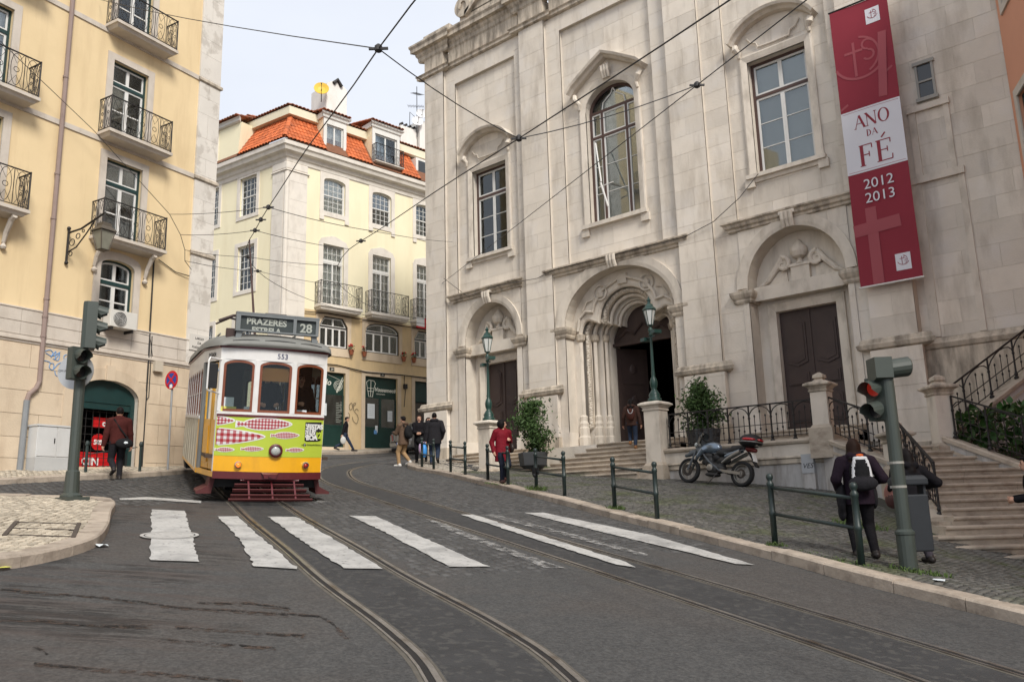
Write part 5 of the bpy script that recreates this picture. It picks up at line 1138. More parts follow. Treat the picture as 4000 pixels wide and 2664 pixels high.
GW = [oct_(-1.45, .18, 9.68, 11.23), seg_arch(1.24, 3.37, 9.68, 10.78, .5, 14), oct_(4.38, 6.05, 9.70, 11.23), oct_(7.3, 8.95, 9.70, 11.23)]
SH = [rect(-1.55, .08, 4.0, 8.45), rect(1.25, 3.28, 4.0, 8.46), rect(4.41, 6.25, 4.0, 8.48)]
hb = [seg_arch(a, b, 16.69, 18.33, .21) for a, b in UW] + [rect(a, b, 11.80, 14.97) for a, b in MWn]
T, P = cdt(rect(UC_ + .001, 12, 11.45, 19.0), hb); mb = MB(); mb.slab(P, T, 0, .3); mb.obj('wall', M_PALE, hB)
T, P = cdt(rect(UC_ + .001, 12, 3.5, 11.45), GW + SH); mb = MB(); mb.slab(P, T, -.01, .3); mb.obj('lower_wall', M_OCHRE, hB)
LW = [(-3.50, -2.21), (-6.50, -5.22), (-9.3, -8.0)]
FRAME[0] = ML
hl = [rect(a, b, 16.63, 18.70) for a, b in LW] + [rect(a, b, 12.67, 15.0) for a, b in LW] + [rect(a, b, 9.2, 11.2) for a, b in LW]
T, P = cdt(rect(-14, -.001, 3.5, 19.0), hl); mb = MB(); mb.slab(P, T, 0, .3); mb.obj('wall', M_PALE, hB)
FRAME[0] = None
mb = MB(); mb.box(UC_ + .3, 12, 9.0, 9.3, 3.5, 20.5); mb.box(11.7, 12, .3, 9.0, 3.5, 20.5); mb.obj('back_wall', M_PALE, hB)
def b_win(u0, u1, z0, z1, ol, nu, rows, split=True, fm=None, curtain=1.0, name='window', y=.14, gm=None, bar=.022, dark=False):
    fm = fm or M_WHITEF; f = .06; T, P = cdt(ol, [shrink(ol, f)]); mb = MB(); mb.slab(P, T, y - .05, y + .05); w = mb.obj(name, fm if not dark else M_IRON, hB)
    zm = (z0 + z1) / 2; ins = shrink(ol, f + .001)
    if split:
        mb = MB(); mb.box(u0 + f, u1 - f, y - .03, y + .05, zm - .025, zm + .025); mb.obj('meeting_rail', fm, w)
        cells = grid_cells(u0 + f + .03, u1 - f - .03, z0 + f + .03, zm - .04, nu, rows, bar) + grid_cells(u0 + f + .03, u1 - f - .03, zm + .04, z1 - f - .02, nu, rows, bar)
    else: cells = grid_cells(u0 + f + .03, u1 - f - .03, z0 + f + .03, z1 - f - .02, nu, rows, bar)
    glazing(w, ins, cells, y + .01, fm, gm or M_GLASS, .035, inset=.02)
    mb = MB(); mb.box(u0 - .1, u1 + .1, .7, .75, z0 - .2, z1 + .2); mb.box(u0 - .15, u0 - .1, .3, .75, z0 - .2, z1 + .2); mb.box(u1 + .1, u1 + .15, .3, .75, z0 - .2, z1 + .2); mb.obj('room', M_ROOM, w)
    if curtain:
        mb = MB(); k = 26; mb.loft([[(u0 + (u1 - u0) * i / k, .27 + .02 * math.sin(i * 1.9), zz) for i in range(k + 1)] for zz in (z1 - (z1 - z0) * curtain, z1)], cap=False, closed=False); mb.obj('curtain', M_CURT, w)
    return w
for i, (a, b) in enumerate(UW):
    b_win(a, b, 16.69, 18.54, seg_arch(a, b, 16.69, 18.33, .21), 4, 3, curtain=(1.0, .0, .8, .5)[i])
    stone_frame(hB, a, b, 16.69, 18.5, .2, 0, M_TRIMB, head=(rect(a - .22, b + .22, 16.45, 18.98), seg_arch(a, b, 16.69, 18.33, .21)))
    for q in ((a - .22, a + .02), (b - .02, b + .22)): mb = MB(); mb.box(q[0], q[1], -.07, .0, 16.22, 16.449); mb.obj('sill_drop', M_TRIMB, hB)
for i, (a, b) in enumerate(MWn):
    zt = 14.08
    b_win(a, b, zt + .04, 14.97, rect(a, b, zt + .04, 14.97), 4, 2, False, curtain=1.0); b_win(a, b, 11.80, zt - .04, rect(a, b, 11.80, zt - .04), 4, 5, False, curtain=1.0)
    mb = MB(); mb.box(a, b, .08, .22, zt - .039, zt + .039); mb.box((a + b) / 2 - .035, (a + b) / 2 + .035, .07, .20, 11.82, zt - .04); mb.obj('transom', M_WHITEF, hB)
    stone_frame(hB, a, b, 11.8, 14.97, .24, 0, M_TRIMB, head=([(a - .26, 11.6), (b + .26, 11.6), (b + .26, 15.0), (b + .12, 15.25), ((a + b) / 2 + .1, 15.45), ((a + b) / 2 - .1, 15.45), (a - .12, 15.25), (a - .26, 15.0)], rect(a, b, 11.60, 14.97)))
    balcony(hB, a - .45, b + .80, 11.72, .62, 1.15, M_TRIMB, n=5, th=.28)
for ol in GW:
    a, b, c_, d_ = bb(ol); f = .05; T, P = cdt(ol, [shrink(ol, f)]); mb = MB(); mb.slab(P, T, .02, .14); zt = d_ - .50; mb.box(a + f, b - f, .03, .13, zt - .03, zt + .03); w = mb.obj('window', M_IRON, hB)
    ins = shrink(ol, f + .001); n = 4; m_ = MB()
    cells = [(x0 + .05, x1 - .05, c_ + f + .07, zt - .10) for x0, x1, _, _ in grid_cells(a + f, b - f, 0, 1, n, 1, 0)] + [(x0 + .05, x1 - .05, zt + .07, d_ - .09) for x0, x1, _, _ in grid_cells(a + f, b - f, 0, 1, 2, 1, 0)]
    glazing(w, ins, cells, .08, M_WHITEF, M_GLASS, .05, inset=.05)
    mb = MB(); mb.box(a - .1, b + .1, .7, .75, c_ - .2, d_ + .2); mb.box(a - .15, a - .1, .3, .75, c_ - .2, d_ + .2); mb.box(b + .1, b + .15, .3, .75, c_ - .2, d_ + .2); mb.obj('room', M_ROOM, w)
    mb = MB(); T, P = cdt(rect(a - .2, b + .2, c_ - .42, d_ + .2), [ol]); mb.slab(P, T, -.05, .0); mb.obj('window_surround', M_BASE, hB)
FRAME[0] = ML
for i, (a, b) in enumerate(LW):
    b_win(a, b, 16.63, 18.70, rect(a, b, 16.63, 18.70), 4, 3, curtain=(.9, .6, .5)[i]); stone_frame(hB, a, b, 16.63, 18.70, .22, 0, M_TRIMB)
    b_win(a, b, 12.67, 15.0, rect(a, b, 12.67, 15.0), 4, 3, curtain=(.55, .4, .5)[i]); stone_frame(hB, a, b, 12.67, 15.0, .22, 0, M_TRIMB)
    b_win(a, b, 9.2, 11.2, rect(a, b, 9.2, 11.2), 4, 2, curtain=.6); stone_frame(hB, a, b, 9.2, 11.2, .22, 0, M_TRIMB)
FRAME[0] = None
# corner pilaster in blocks on both faces, cap, cornice
z = 4.2; k = 0
while z < 18.35:
    h = min(.95 if k % 2 else .75, 18.35 - z)
    mb = MB(); mb.box(UC_ + .14, -2.31, -.06, .02, z + .004, z + h - .004); mb.obj('pilaster_block', M_TRIMB, hB)
    FRAME[0] = ML; mb = MB(); mb.box(-.96, -.14, -.06, .02, z + .004, z + h - .004); mb.obj('pilaster_block', M_TRIMB, hB); FRAME[0] = None
    z += h; k += 1
mb = MB(); mb.tube([(UC_ + .05, .04, 4.2), (UC_ + .05, .04, 18.36)], .13, 10); mb.obj('corner_roll', M_TRIMB, hB)
CORN = [(0, 0), (-.06, .06), (-.08, .22), (-.16, .28), (-.20, .44), (-.42, .50), (-.48, .66), (-.56, .72), (-.58, .92), (-.5, .95)]
def cornice(prof, z, u_end, l_end, nm, m, extra=0.0):
    """moulding wrapped round the corner"""
    na = Vector((0, 1)); ang = R(7.18 - 84.75); nb_ = Vector((-math.sin(ang), math.cos(ang)))
    def cor(d):   # corner point offset outwards by -y = d for both faces, in right-face local axes
        A = Matrix(((0, 1), (nb_.x, nb_.y))); c0 = Vector((UC_, 0)); rhs = Vector((d, nb_.dot(c0) + d)); return A.inverted() @ rhs
    mb = MB(); rings = [[], [], []]
    for y, dz in prof:
        y -= extra; rings[0].append((u_end, y, z + dz)); c = cor(y); rings[1].append((c.x, c.y, z + dz)); q = ML @ Vector((l_end, y, 0)); rings[2].append((q.x, q.y, z + dz))
    for r_, p in ((0, (u_end, .2)), (1, None), (2, None)):
        if r_ == 0: pts = [(u_end, .2, z + prof[-1][1]), (u_end, .2, z)]
        elif r_ == 1: c = cor(.2); pts = [(c.x, c.y, z + prof[-1][1]), (c.x, c.y, z)]
        else: q = ML @ Vector((l_end, .2, 0)); pts = [(q.x, q.y, z + prof[-1][1]), (q.x, q.y, z)]
        rings[r_] += pts
    mb.loft(rings); return mb.obj(nm, m, hB), cor
_, corB = cornice(CORN, 18.75, 12, -14, 'cornice', M_TRIMB)
cornice([(-.06, 0), (-.12, .05), (-.10, .10), (-.06, .12)], 18.28, -2.22, -1.02, 'pilaster_cap', M_TRIMB); cornice([(-.06, 0), (-.09, .04), (-.09, .34), (-.06, .38)], 18.40, -2.31, -.96, 'pilaster_cap', M_TRIMB)
# mansard: tiles laid one by one
def tile_mesh(w=.235, l=.44, h=.075, n=5):
    mb = MB(); rings = []
    for t, sc in ((0, 1.0), (1, .86)):
        o = [(-w / 2 * sc * math.cos(math.pi * k / (n - 1)), l * t, .012 + h * sc * math.sin(math.pi * k / (n - 1))) for k in range(n)]; i_ = [(x * .86, y, z - .016) for x, y, z in o[::-1]]; rings.append(o + i_)
    mb.M = None; mb.loft(rings); return mesh_from('tile', mb.V, mb.F)
TILE = tile_mesh(); TILE.materials.append(M_TILE); TILES = []
def lay(o3, ux, vy, nu, nv, su=.215, sv=.30, inside=None, jit=.01):
    """origin, unit across, unit up-slope (right-face local axes)"""
    nz_ = ux.cross(vy).normalized(); out = []
    for j in range(nv):
        for i in range(nu):
            p = o3 + ux * (su * (i + .5)) + vy * (sv * j) + nz_ * (.012 * 0 + RND.uniform(0, jit))
            if inside and not inside(p): continue
            out.append(Matrix(((ux.x, vy.x, nz_.x, p.x), (ux.y, vy.y, nz_.y, p.y), (ux.z, vy.z, nz_.z, p.z), (0, 0, 0, 1))) @ Matrix.Rotation(R(-3.0) + RND.uniform(-.015, .015), 4, 'X') @ Matrix.Rotation(RND.uniform(-.02, .02), 4, 'Z'))
    return out
z0m, z1m, y0m, y1m = 19.72, 21.50, -.60, .55
ce = corB(y0m); ct = corB(y1m)
hipd = Vector((ct.x - ce.x, ct.y - ce.y))
mb = MB(); q0 = ML @ Vector((-14, y0m, 0)); q1 = ML @ Vector((-14, y1m, 0))
mb.poly([(ce.x, ce.y, z0m - .02), (12, y0m, z0m - .02), (12, y1m, z1m), (ct.x, ct.y, z1m)]); mb.poly([(q0.x, q0.y, z0m - .02), (ce.x, ce.y, z0m - .02), (ct.x, ct.y, z1m), (q1.x, q1.y, z1m)])
mb.poly([(ce.x, ce.y, z0m - .04), (ct.x, ct.y, 19.5), (12, y1m, 19.5), (12, y0m, z0m - .04)]); mansard = mb.obj('mansard', mat('roof_batten', (.20, .09, .05), .9, .2, 3), hB)
sl = Vector((0, y1m - y0m, z1m - z0m)); nv = int(sl.length / .30); vy = sl.normalized()
def above_hip_R(p): t = (p.z - z0m) / (z1m - z0m); return p.x > ce.x + (ct.x - ce.x) * t + .06
DORM = [(-1.62, -.18), (1.34, 3.26), (4.45, 5.45)]
def okR(p): return above_hip_R(p) and not any(a < p.x < b for a, b in DORM)
tR = lay(Vector((ce.x, y0m, z0m)), Vector((1, 0, 0)), vy, int((11.0 - ce.x) / .215), nv, inside=okR)
Lx = (ML.to_3x3() @ Vector((1, 0, 0))); Ly = (ML.to_3x3() @ Vector((0, 1, 0))); vyl = (Ly * (y1m - y0m) + Vector((0, 0, z1m - z0m))).normalized()
MLi = ML.inverted()
def okL(p): q = MLi @ p; t = (p.z - z0m) / (z1m - z0m); c = MLi @ Vector((ce.x + (ct.x - ce.x) * t, ce.y + (ct.y - ce.y) * t, 0)); return q.x < c.x - .06 and not (q.x < -3.0 - .7 * t * 0 - .0 and q.x > -5.9)
nL = 56; tL = lay((ML @ Vector((.35 - nL * .215, y0m, 0))) + Vector((0, 0, z0m)), Lx, vyl, nL, nv, inside=okL)
hip = []
for k in range(7):
    t = k / 7; p = Vector((ce.x + hipd.x * t, ce.y + hipd.y * t, z0m + (z1m - z0m) * t + .05)); d = Vector((hipd.x, hipd.y, z1m - z0m)).normalized(); ux = d.cross(Vector((0, 0, 1))).normalized(); nn = ux.cross(d).normalized()
    if nn.z < 0: ux = -ux; nn = -nn
    hip.append(Matrix(((ux.x, d.x, nn.x, p.x), (ux.y, d.y, nn.y, p.y), (ux.z, d.z, nn.z, p.z), (0, 0, 0, 1))) @ Matrix.Diagonal((1.15, 1.0, 1.3, 1)))
# upper edge band and low roof above
M_EAVE = [(0, 0), (-.06, .04), (-.08, .22), (-.2, .28), (-.24, .40), (-.2, .42)]
cornice(M_EAVE, 21.50, 12, -14, 'upper_cornice', mat('upper_band', (.72, .66, .50), .8, .06), extra=-.52)
ce2 = corB(.25); ct2 = corB(4.2); z2, z3_ = 21.98, 23.15; up = []
sl2 = Vector((0, 3.95, z3_ - z2)); vy2 = sl2.normalized()
mb = MB(); q0 = ML @ Vector((-14, .25, 0)); q1 = ML @ Vector((-14, 4.2, 0))
mb.poly([(ce2.x, ce2.y, z2 - .02), (12, .25, z2 - .02), (12, 4.2, z3_), (ct2.x, ct2.y, z3_)]); mb.poly([(q0.x, q0.y, z2 - .02), (ce2.x, ce2.y, z2 - .02), (ct2.x, ct2.y, z3_), (q1.x, q1.y, z3_)]); mb.poly([(ct2.x, ct2.y, z3_), (12, 4.2, z3_), (12, 9, 22), (q1.x, q1.y + 3, 22)])
roof = mb.obj('roof', MATS['roof_batten'], hB)
def up_ok(p): t = (p.z - z2) / (z3_ - z2); return p.x > ce2.x + (ct2.x - ce2.x) * t
tU = lay(Vector((ce2.x, .25 - .12, z2 - .02)), Vector((1, 0, 0)), vy2, 66, 13, inside=up_ok)
vy2l = (Ly * 3.95 + Vector((0, 0, z3_ - z2))).normalized()
def upl_ok(p): q = MLi @ p; t = (p.z - z2) / (z3_ - z2); c = MLi @ Vector((ce2.x + (ct2.x - ce2.x) * t, ce2.y + (ct2.y - ce2.y) * t, 0)); return q.x < c.x
tUL = lay((ML @ Vector((.3 - 56 * .215, .13, 0))) + Vector((0, 0, z2 - .02)), Lx, vy2l, 56, 13, inside=upl_ok)
def key(m): p = TB @ m.translation; return (p - CAM).length + (0 if p.y < 36 else 50) + (100 if (MLi @ m.translation).x < -5.4 and m.translation.x < UC_ else 0)
allm = sorted(tR + tL + hip, key=key); off = OFF[hB.name]
for m_ in allm[:300]:
    o = link('tile', TILE, None, mansard); o.matrix_local = Matrix.Translation(-off) @ m_
def joined_tiles(name, mats_, m, parent):
    base = np.array([v.co for v in TILE.vertices]); fc = [tuple(p.vertices) for p in TILE.polygons]; V = []; F = []
    for k, m_ in enumerate(mats_):
        A = np.array(m_); V.append(base @ A[:3, :3].T + A[:3, 3] - np.array(off)); F += [tuple(i + k * len(base) for i in f) for f in fc]
    me = bpy.data.meshes.new(name); me.from_pydata(np.concatenate(V).tolist(), [], F); me.update(); a = me.attributes.new('rnd', 'FLOAT', 'POINT'); a.data.foreach_set('value', np.repeat(NPR.random(len(mats_)), len(base)).astype(np.float32))
    o = link(name, me, m, parent); o['kind'] = 'stuff'; return o
joined_tiles('tiles', allm[300:] + tU[:0], mat('orange_clay_tile_far', (.52, .135, .045), .75, .16, 5, .2, 40, rnd=.22, attr='rnd'), mansard); joined_tiles('tiles', tU + tUL, M_TILEO, roof)
# dormers
def dormer(u0, u1, z0, z1, yf, door=False, rail=False):
    mb = MB(); mb.box(u0, u0 + .14, yf + .02, 1.3, z0, z1); mb.box(u1 - .14, u1, yf + .02, 1.3, z0, z1); mb.box(u0 + .14, u1 - .14, yf + .4, 1.3, z1 - .12, z1); d = mb.obj('dormer', M_PALE, hB)
    ol = rect(u0, u1, z0, z1); w0, w1, h0, h1 = u0 + .17, u1 - .17, z0 + .10, z1 - .28; T, P = cdt(ol, [rect(w0, w1, h0, h1)]); mb = MB(); mb.slab(P, T, yf - .03, yf + .05); mb.obj('dormer_front', M_WHITEW, d)
    um = (w0 + w1) / 2; cells = [(w0 + .08, um - .04, h0 + .1, h1 - .07), (um + .04, w1 - .08, h0 + .1, h1 - .07)]; glazing(d, rect(w0, w1, h0, h1), cells, yf + .09, M_WHITEF, M_GLASS, .05)
    mb = MB(); mb.box(w0 - .05, w1 + .05, yf + .35, yf + .38, h0, h1); mb.obj('curtain', M_CURT if not door else mat('blue_room', (.20, .24, .28), .8, .1), d)
    mb = MB(); mb.M = Matrix.Translation((0, yf, 0)); moulding(mb, u0, u1, z1, [(-.02, 0), (-.10, .05), (-.12, .16), (-.2, .22), (-.22, .30), (-.1, .32)]); mb.box(u0 - .1, u1 + .1, .0, 1.9, .02 + z1, z1 + .30); mb.obj('dormer_cornice', M_WHITEW, d)
    n = int((u1 - u0 + .5) / .215); tl = lay(Vector((u0 - .25, yf - .32, z1 + .30)), Vector((1, 0, 0)), Vector((0, 1, .22)).normalized(), n, 7); joined_tiles('tiles', tl, M_TILEO, d)
    return d
dormer(-1.58, -.22, 19.95, 21.62, -.28)
d2 = dormer(1.40, 3.20, 19.95, 22.02, -.30, door=True)
FRAME[0] = Matrix.Translation((0, -.30, 0)); balcony(d2, 1.36, 3.24, 20.02, .42, .98, M_TRIMB, n=7, th=.08); FRAME[0] = None
mb = MB(); mb.prism([(4.50, 20.15), (5.40, 20.15), (5.40, 21.25), (4.50, 21.25)], -.10, .45); mb.obj('roof_window', M_WHITEW, hB); rw = mb
g = MB(); g.box(4.66, 5.24, -.13, -.11, 20.3, 21.1); g.obj('pane', MATS['dark_glass'], hB)
mb = MB(); mb.box(2.6, 4.3, 2.6, 4.2, 22.2, 23.35); ud = mb.obj('upper_dormer', M_PALE, hB); mb = MB(); mb.M = Matrix.Translation((0, 2.6, 0)); moulding(mb, 2.6, 4.3, 23.35, [(-.02, 0), (-.12, .05), (-.2, .16), (-.1, .2)]); mb.obj('dormer_cornice', M_WHITEW, ud)
joined_tiles('tiles', lay(Vector((2.35, 2.3, 23.52)), Vector((1, 0, 0)), Vector((0, 1, .25)).normalized(), 10, 5), M_TILEO, ud); g = MB(); g.box(3.3, 4.1, 2.57, 2.6, 22.35, 23.15); g.obj('window', M_WHITEF, ud); g = MB(); g.box(3.4, 4.0, 2.55, 2.572, 22.45, 23.05); g.obj('pane', MATS['dark_glass'], ud)
FRAME[0] = ML   # dormer with a long cheek on the left face
mb = MB(); mb.box(-5.85, -5.70, .0, 1.6, 19.95, 21.62); mb.prism([(-5.0, 19.8), (-3.25, 19.8), (-3.02, 21.62), (-5.0, 21.62)], -.45, 1.4); dl = mb.obj('dormer', M_PALE, hB)
mb = MB(); T, P = cdt(rect(-5.85, -4.85, 19.9, 21.62), [rect(-5.7, -5.02, 20.2, 21.45)]); mb.slab(P, T, -.52, -.44); mb.obj('dormer_front', M_WHITEW, dl); glazing(dl, rect(-5.7, -5.02, 20.2, 21.45), [(-5.62, -5.40, 20.3, 21.37), (-5.32, -5.1, 20.3, 21.37)], -.46, M_WHITEF, MATS['dark_glass'], .05)
mb = MB(); mb.M = ML @ Matrix.Translation((0, -.5, 0)); moulding(mb, -5.9, -3.1, 21.62, [(-.02, 0), (-.10, .05), (-.12, .16), (-.2, .22), (-.1, .26)]); mb.obj('dormer_cornice', M_WHITEW, dl); FRAME[0] = None
tl = lay((ML @ Vector((-6.2, -.8, 0))) + Vector((0, 0, 21.88)), Lx, (Ly + Vector((0, 0, .2))).normalized(), 15, 4) + lay((ML @ Vector((-6.2, .1, 0))) + Vector((0, 0, 22.25)), Lx, (Ly + Vector((0, 0, .25))).normalized(), 14, 5); joined_tiles('tiles', tl, M_TILEO, dl)
# chimney with yellow dish
def hitB(x, y, yo):
    n = TB.to_3x3() @ Vector((0, 1, 0)); p = TB @ Vector((0, yo, 0)); return TB.inverted() @ hit(x, y, n, n.dot(p))
c0 = hitB(752, 262, 3.2); c1 = hitB(795, 262, 3.2); ct_ = hitB(775, 187, 3.2)
chim = MB(); a, b = c0.x - .05, c1.x + .05; zt = ct_.z
chim.box(a, b, 3.2, 4.9, 22.2, zt - .35); chim.prism([(a, zt - .35), (b, zt - .35), ((a + b) / 2 + .15, zt), ((a + b) / 2 - .15, zt)], 3.2, 4.9); ch = chim.obj('chimney', M_WHITEW, hB)
mb = MB(); mb.tube([((a + b) / 2 - .25, 3.15, zt - .25), ((a + b) / 2, 3.15, zt + .06), ((a + b) / 2 + .28, 3.15, zt - .3)], .11, 8); mb.obj('chimney_vent', M_IRON, ch)
def dish(name, label, c, aim, r_, m):
    t = thing(name, label, 'satellite dish', tuple(c)); aim = Vector(aim).normalized(); q = aim.to_track_quat('Z', 'Y').to_matrix().to_4x4(); mb = MB(); mb.M = q
    mb.lathe([(.02, -.16 * r_ * 2), (r_ * .5, -.12 * r_ * 2), (r_, .0), (r_ * 1.01, -.02), (r_ * .5, -.14 * r_ * 2), (.02, -.18 * r_ * 2)], 20); mb.obj('reflector', m, t); mb = MB(); mb.M = q; mb.tube([(0, -r_, 0), (0, -r_ * .2, r_ * 1.0)], .015, 5); mb.box(-.03, .03, -r_ * .25, -r_ * .1, r_ * .95, r_ * 1.1); mb.obj('feed_arm', M_IRON, t); mb = MB(); mb.tube([(0, 0, -r_ * .2), tuple(-aim * .3), (-aim.x * .3, -aim.y * .3, -.7)], .025, 6); mb.obj('mount', M_IRON, t)
cw = TB @ hitB(739, 203, 3.0); dish('satellite_dish', 'round yellow satellite dish beside the white chimney', cw, (.75, -.55, .25), .42, mat('yellow_dish', (.70, .46, .06), .5, .06))
# white neighbour behind with aerials
nb2 = thing('white_house', 'white chimney stack wall and tiled roof rising behind the corner house', 'house', loc=(-33.0, 25.5, 0), rotz=R(84.75), off=(9, 6, 5))
e0 = hitB(965, 300, 5.0); mb = MB(); mb.box(e0.x, e0.x + 2.2, 5.0, 7.5, 5, e0.z + .75); mb.obj('wall', M_WHITEW, nb2); mb = MB(); mb.box(e0.x - 1.4, e0.x - .1, 5.2, 6.4, 5, e0.z + .02); mb.obj('wall', M_WHITEW, nb2)
for k in range(4): mb = MB(); mb.tube([(e0.x - 1.2 + .33 * k, 5.5, e0.z - .1), (e0.x - 1.2 + .33 * k, 5.5, e0.z + .25), (e0.x - 1.05 + .33 * k, 5.4, e0.z + .32)], .09, 8); mb.obj('chimney_pot', M_IRON, nb2)
mast = thing('tv_aerial', 'thin roof aerial mast with long comb of rods above the white house', 'aerial', loc=tuple(TB @ Vector((e0.x - .15, 5.1, e0.z))))
mb = MB(); mb.tube([(0, 0, -.5), (0, 0, 3.1)], .025, 6); mb.obj('mast', M_IRON, mast)
for zz, dr, L4 in ((2.5, Vector((.5, -.75, -.33)), 1.9), (1.6, Vector((.6, .4, .05)), .8)):
    dr.normalize(); mb = MB(); mb.tube([tuple(dr * -L4 * .75 + Vector((0, 0, zz + .2))), tuple(dr * L4 * .6 + Vector((0, 0, zz)))], .018, 5); sd_ = dr.cross(Vector((0, 0, 1))).normalized()
    for k in range(11): c = dr * (-L4 * .75 + L4 * 1.3 * k / 10) + Vector((0, 0, zz + .2 - .2 * k / 10)); mb.tube([tuple(c - sd_ * .22), tuple(c + sd_ * .22)], .008, 4)
    mb.obj('aerial_rods', M_IRON, mast)
mb = MB(); mb.tube([(-.85, .1, -.5), (-.8, .1, 1.6), (-.2, 0, 1.0)], .022, 6); mb.obj('mast', M_IRON, mast)
M_DISHW = mat('white_dish', (.72, .72, .72), .5, .04)
dish('satellite_dish', 'upper white satellite dish on the aerial mast of the white house', TB @ Vector((e0.x + .1, 4.9, e0.z + 1.2)), (.8, -.5, .3), .38, M_DISHW); dish('satellite_dish', 'lower white satellite dish leaning on the white chimney wall', TB @ Vector((e0.x - .25, 4.9, e0.z + .55)), (.8, -.5, .3), .38, M_DISHW)
# shops
for i, (a, b) in enumerate(((-1.55, .08), (1.25, 3.28), (4.41, 6.25))):
    fl = 4.72 + .10 * i * 0; mb = MB(); T, P = cdt(rect(a - .22, b + .22, 4.2, 8.72), [rect(a, b, 4.0, 8.45)]); mb.slab(P, T, -.05, .0); mb.obj('shop_surround', M_BASE, hB)
    mb = MB(); mb.box(a, b, .12, .18, 7.35, 8.45); sh = mb.obj('shop_fascia', M_SHOP, hB)
    mb = MB(); mb.box(a, b, 1.4, 1.45, 4.4, 8.4); mb.box(a - .05, a, .2, 1.45, 4.4, 8.4); mb.box(b, b + .05, .2, 1.45, 4.4, 8.4); mb.obj('shop_room', M_DARK, hB)
    mb = MB(); mb.box(a, b, -.02, .3, 4.2, 4.78); mb.obj('threshold', M_BASE, hB)
    if i < 2:
        zb = 5.85
        mb = MB(); mb.box(a, b, .10, .16, 4.78, zb)
        for u in ((a, a + .09), (b - .09, b)) + (() if i == 0 else (((a + b) / 2 - .06, (a + b) / 2 + .06),)): mb.box(u[0], u[1], .09, .17, zb, 7.35)
        mb.box(a, b, .085, .175, zb - .08, zb + .02); mb.obj('shop_door', M_SHOP, hB)
        mb = MB(); mb.box(a + .09, b - .09, .12, .13, zb, 7.35); mb.obj('pane', M_SHOPG, hB)
    else: mb = MB(); mb.box(a, b, .12, .16, 4.78, 7.30); mb.obj('shutter', mat('brown_shutter', (.07, .058, .045), .6, .15), hB)
M_CREAM = mat('cream_lettering', (.66, .66, .58), .6, .03)
def wtext(parent, tx, u, y, z, size, m=M_CREAM, **k): g = MB(); text_mesh(g, tx, MW(u, y, z), size, **k); return g.obj('lettering', m, parent)
wtext(hB, 'fado', -1.02, .115, 7.82, .42, shear=.25, bold=.004); wtext(hB, 'Vossemecê', 2.58, .115, 7.72, .29, shear=.25, bold=.006); wtext(hB, 'restaurante', 2.30, .115, 7.56, .12, shear=.2)
g = MB()
for pts in ([(-.35, 7.5), (.0, 8.25)], [(-.30, 7.48), (.05, 8.15)], [(-.35, 7.5), (-.30, 7.48)]): g.tube([(u, .11, z) for u, z in pts], .016, 5)
for r_ in (.24, .17, .09): g.tube([(-.25 + r_ * math.cos(2 * math.pi * q / 16), .11, 7.82 + r_ * math.sin(2 * math.pi * q / 16)) for q in range(16)], .012, 5, closed=True)
g.tube([(-1.5, .11, 8.25), (-1.0, .11, 8.38), (-.4, .11, 8.2), (.0, .11, 8.05)], .01, 5); g.obj('guitar_emblem', M_CREAM, hB)
g = MB()
for pts in ([(1.42, 8.15), (1.58, 8.27), (1.88, 8.25), (1.98, 8.12), (1.88, 7.85), (1.48, 7.85), (1.42, 8.15)], [(1.46, 7.83), (1.5, 7.7), (1.86, 7.7), (1.9, 7.83)], [(1.52, 7.7), (1.56, 7.42), (1.80, 7.42), (1.84, 7.7)], [(1.7, 8.26), (1.68, 7.42)]): g.tube([(u, .11, z) for u, z in pts], .017, 5)
g.obj('chair_emblem', M_CREAM, hB)
for k in range(12): g = MB(); g.box(-.36, -.36 + .26 + .1 * math.sin(k * 2.1), .105, .112, 6.0 + .085 * k, 6.03 + .085 * k); g.obj('menu_line', mat('dim_lettering', (.22, .24, .21), .7, .0), hB)
g = MB(); text_mesh(g, 'fado', Matrix.Translation((-.12, .105, 7.05)) @ Matrix.Rotation(R(90), 4, 'X') @ Matrix.Rotation(R(-90), 4, 'Z'), .30, align='LEFT', shear=.2); g.obj('lettering', MATS['dim_lettering'], hB)
M_PAPER = mat('white_paper', (.62, .66, .68), .8, .08, 12)
for u0, u1, z0, z1 in ((-1.25, -.90, 6.3, 6.9), (1.48, 1.92, 6.3, 7.05), (2.72, 3.02, 6.2, 6.75), (1.95, 2.10, 5.6, 5.95)):
    g = MB(); g.box(u0, u1, .082, .088, z0, z1); g.obj('notice', M_PAPER, hB); g = MB()
    for k in range(6): g.box(u0 + .05, u1 - .05, .079, .0815, z1 - .1 - (z1 - z0 - .15) * k / 6, z1 - .085 - (z1 - z0 - .15) * k / 6)
    g.obj('notice_print', mat('grey_print', (.30, .32, .34), .8, .0), hB)
g = MB(); g.box(1.88, 2.06, .08, .088, 5.52, 5.72); g.obj('notice', mat('blue_sticker', (.10, .25, .5), .6, .0), hB)
g = MB()   # black scrawl between the shops
for pts in ([(.42, 7.0), (.30, 6.85), (.36, 6.65), (.50, 6.75), (.46, 6.98), (.42, 7.0)], [(.55, 6.98), (.56, 6.6)], [(.54, 6.85), (.66, 6.92), (.68, 7.0), (.58, 6.98)], [(.85, 6.62), (.74, 6.72), (.62, 6.58), (.78, 6.42), (.84, 6.2), (.74, 5.98), (.56, 6.1), (.5, 6.3)], [(.26, 6.5), (.34, 6.35), (.30, 6.2)]):
    g.tube([(p.x, -.055, p.z) for p in catmull([(u, 0, z) for u, z in pts], .03)], .011, 4)
g.obj('graffiti', M_IRON, hB)
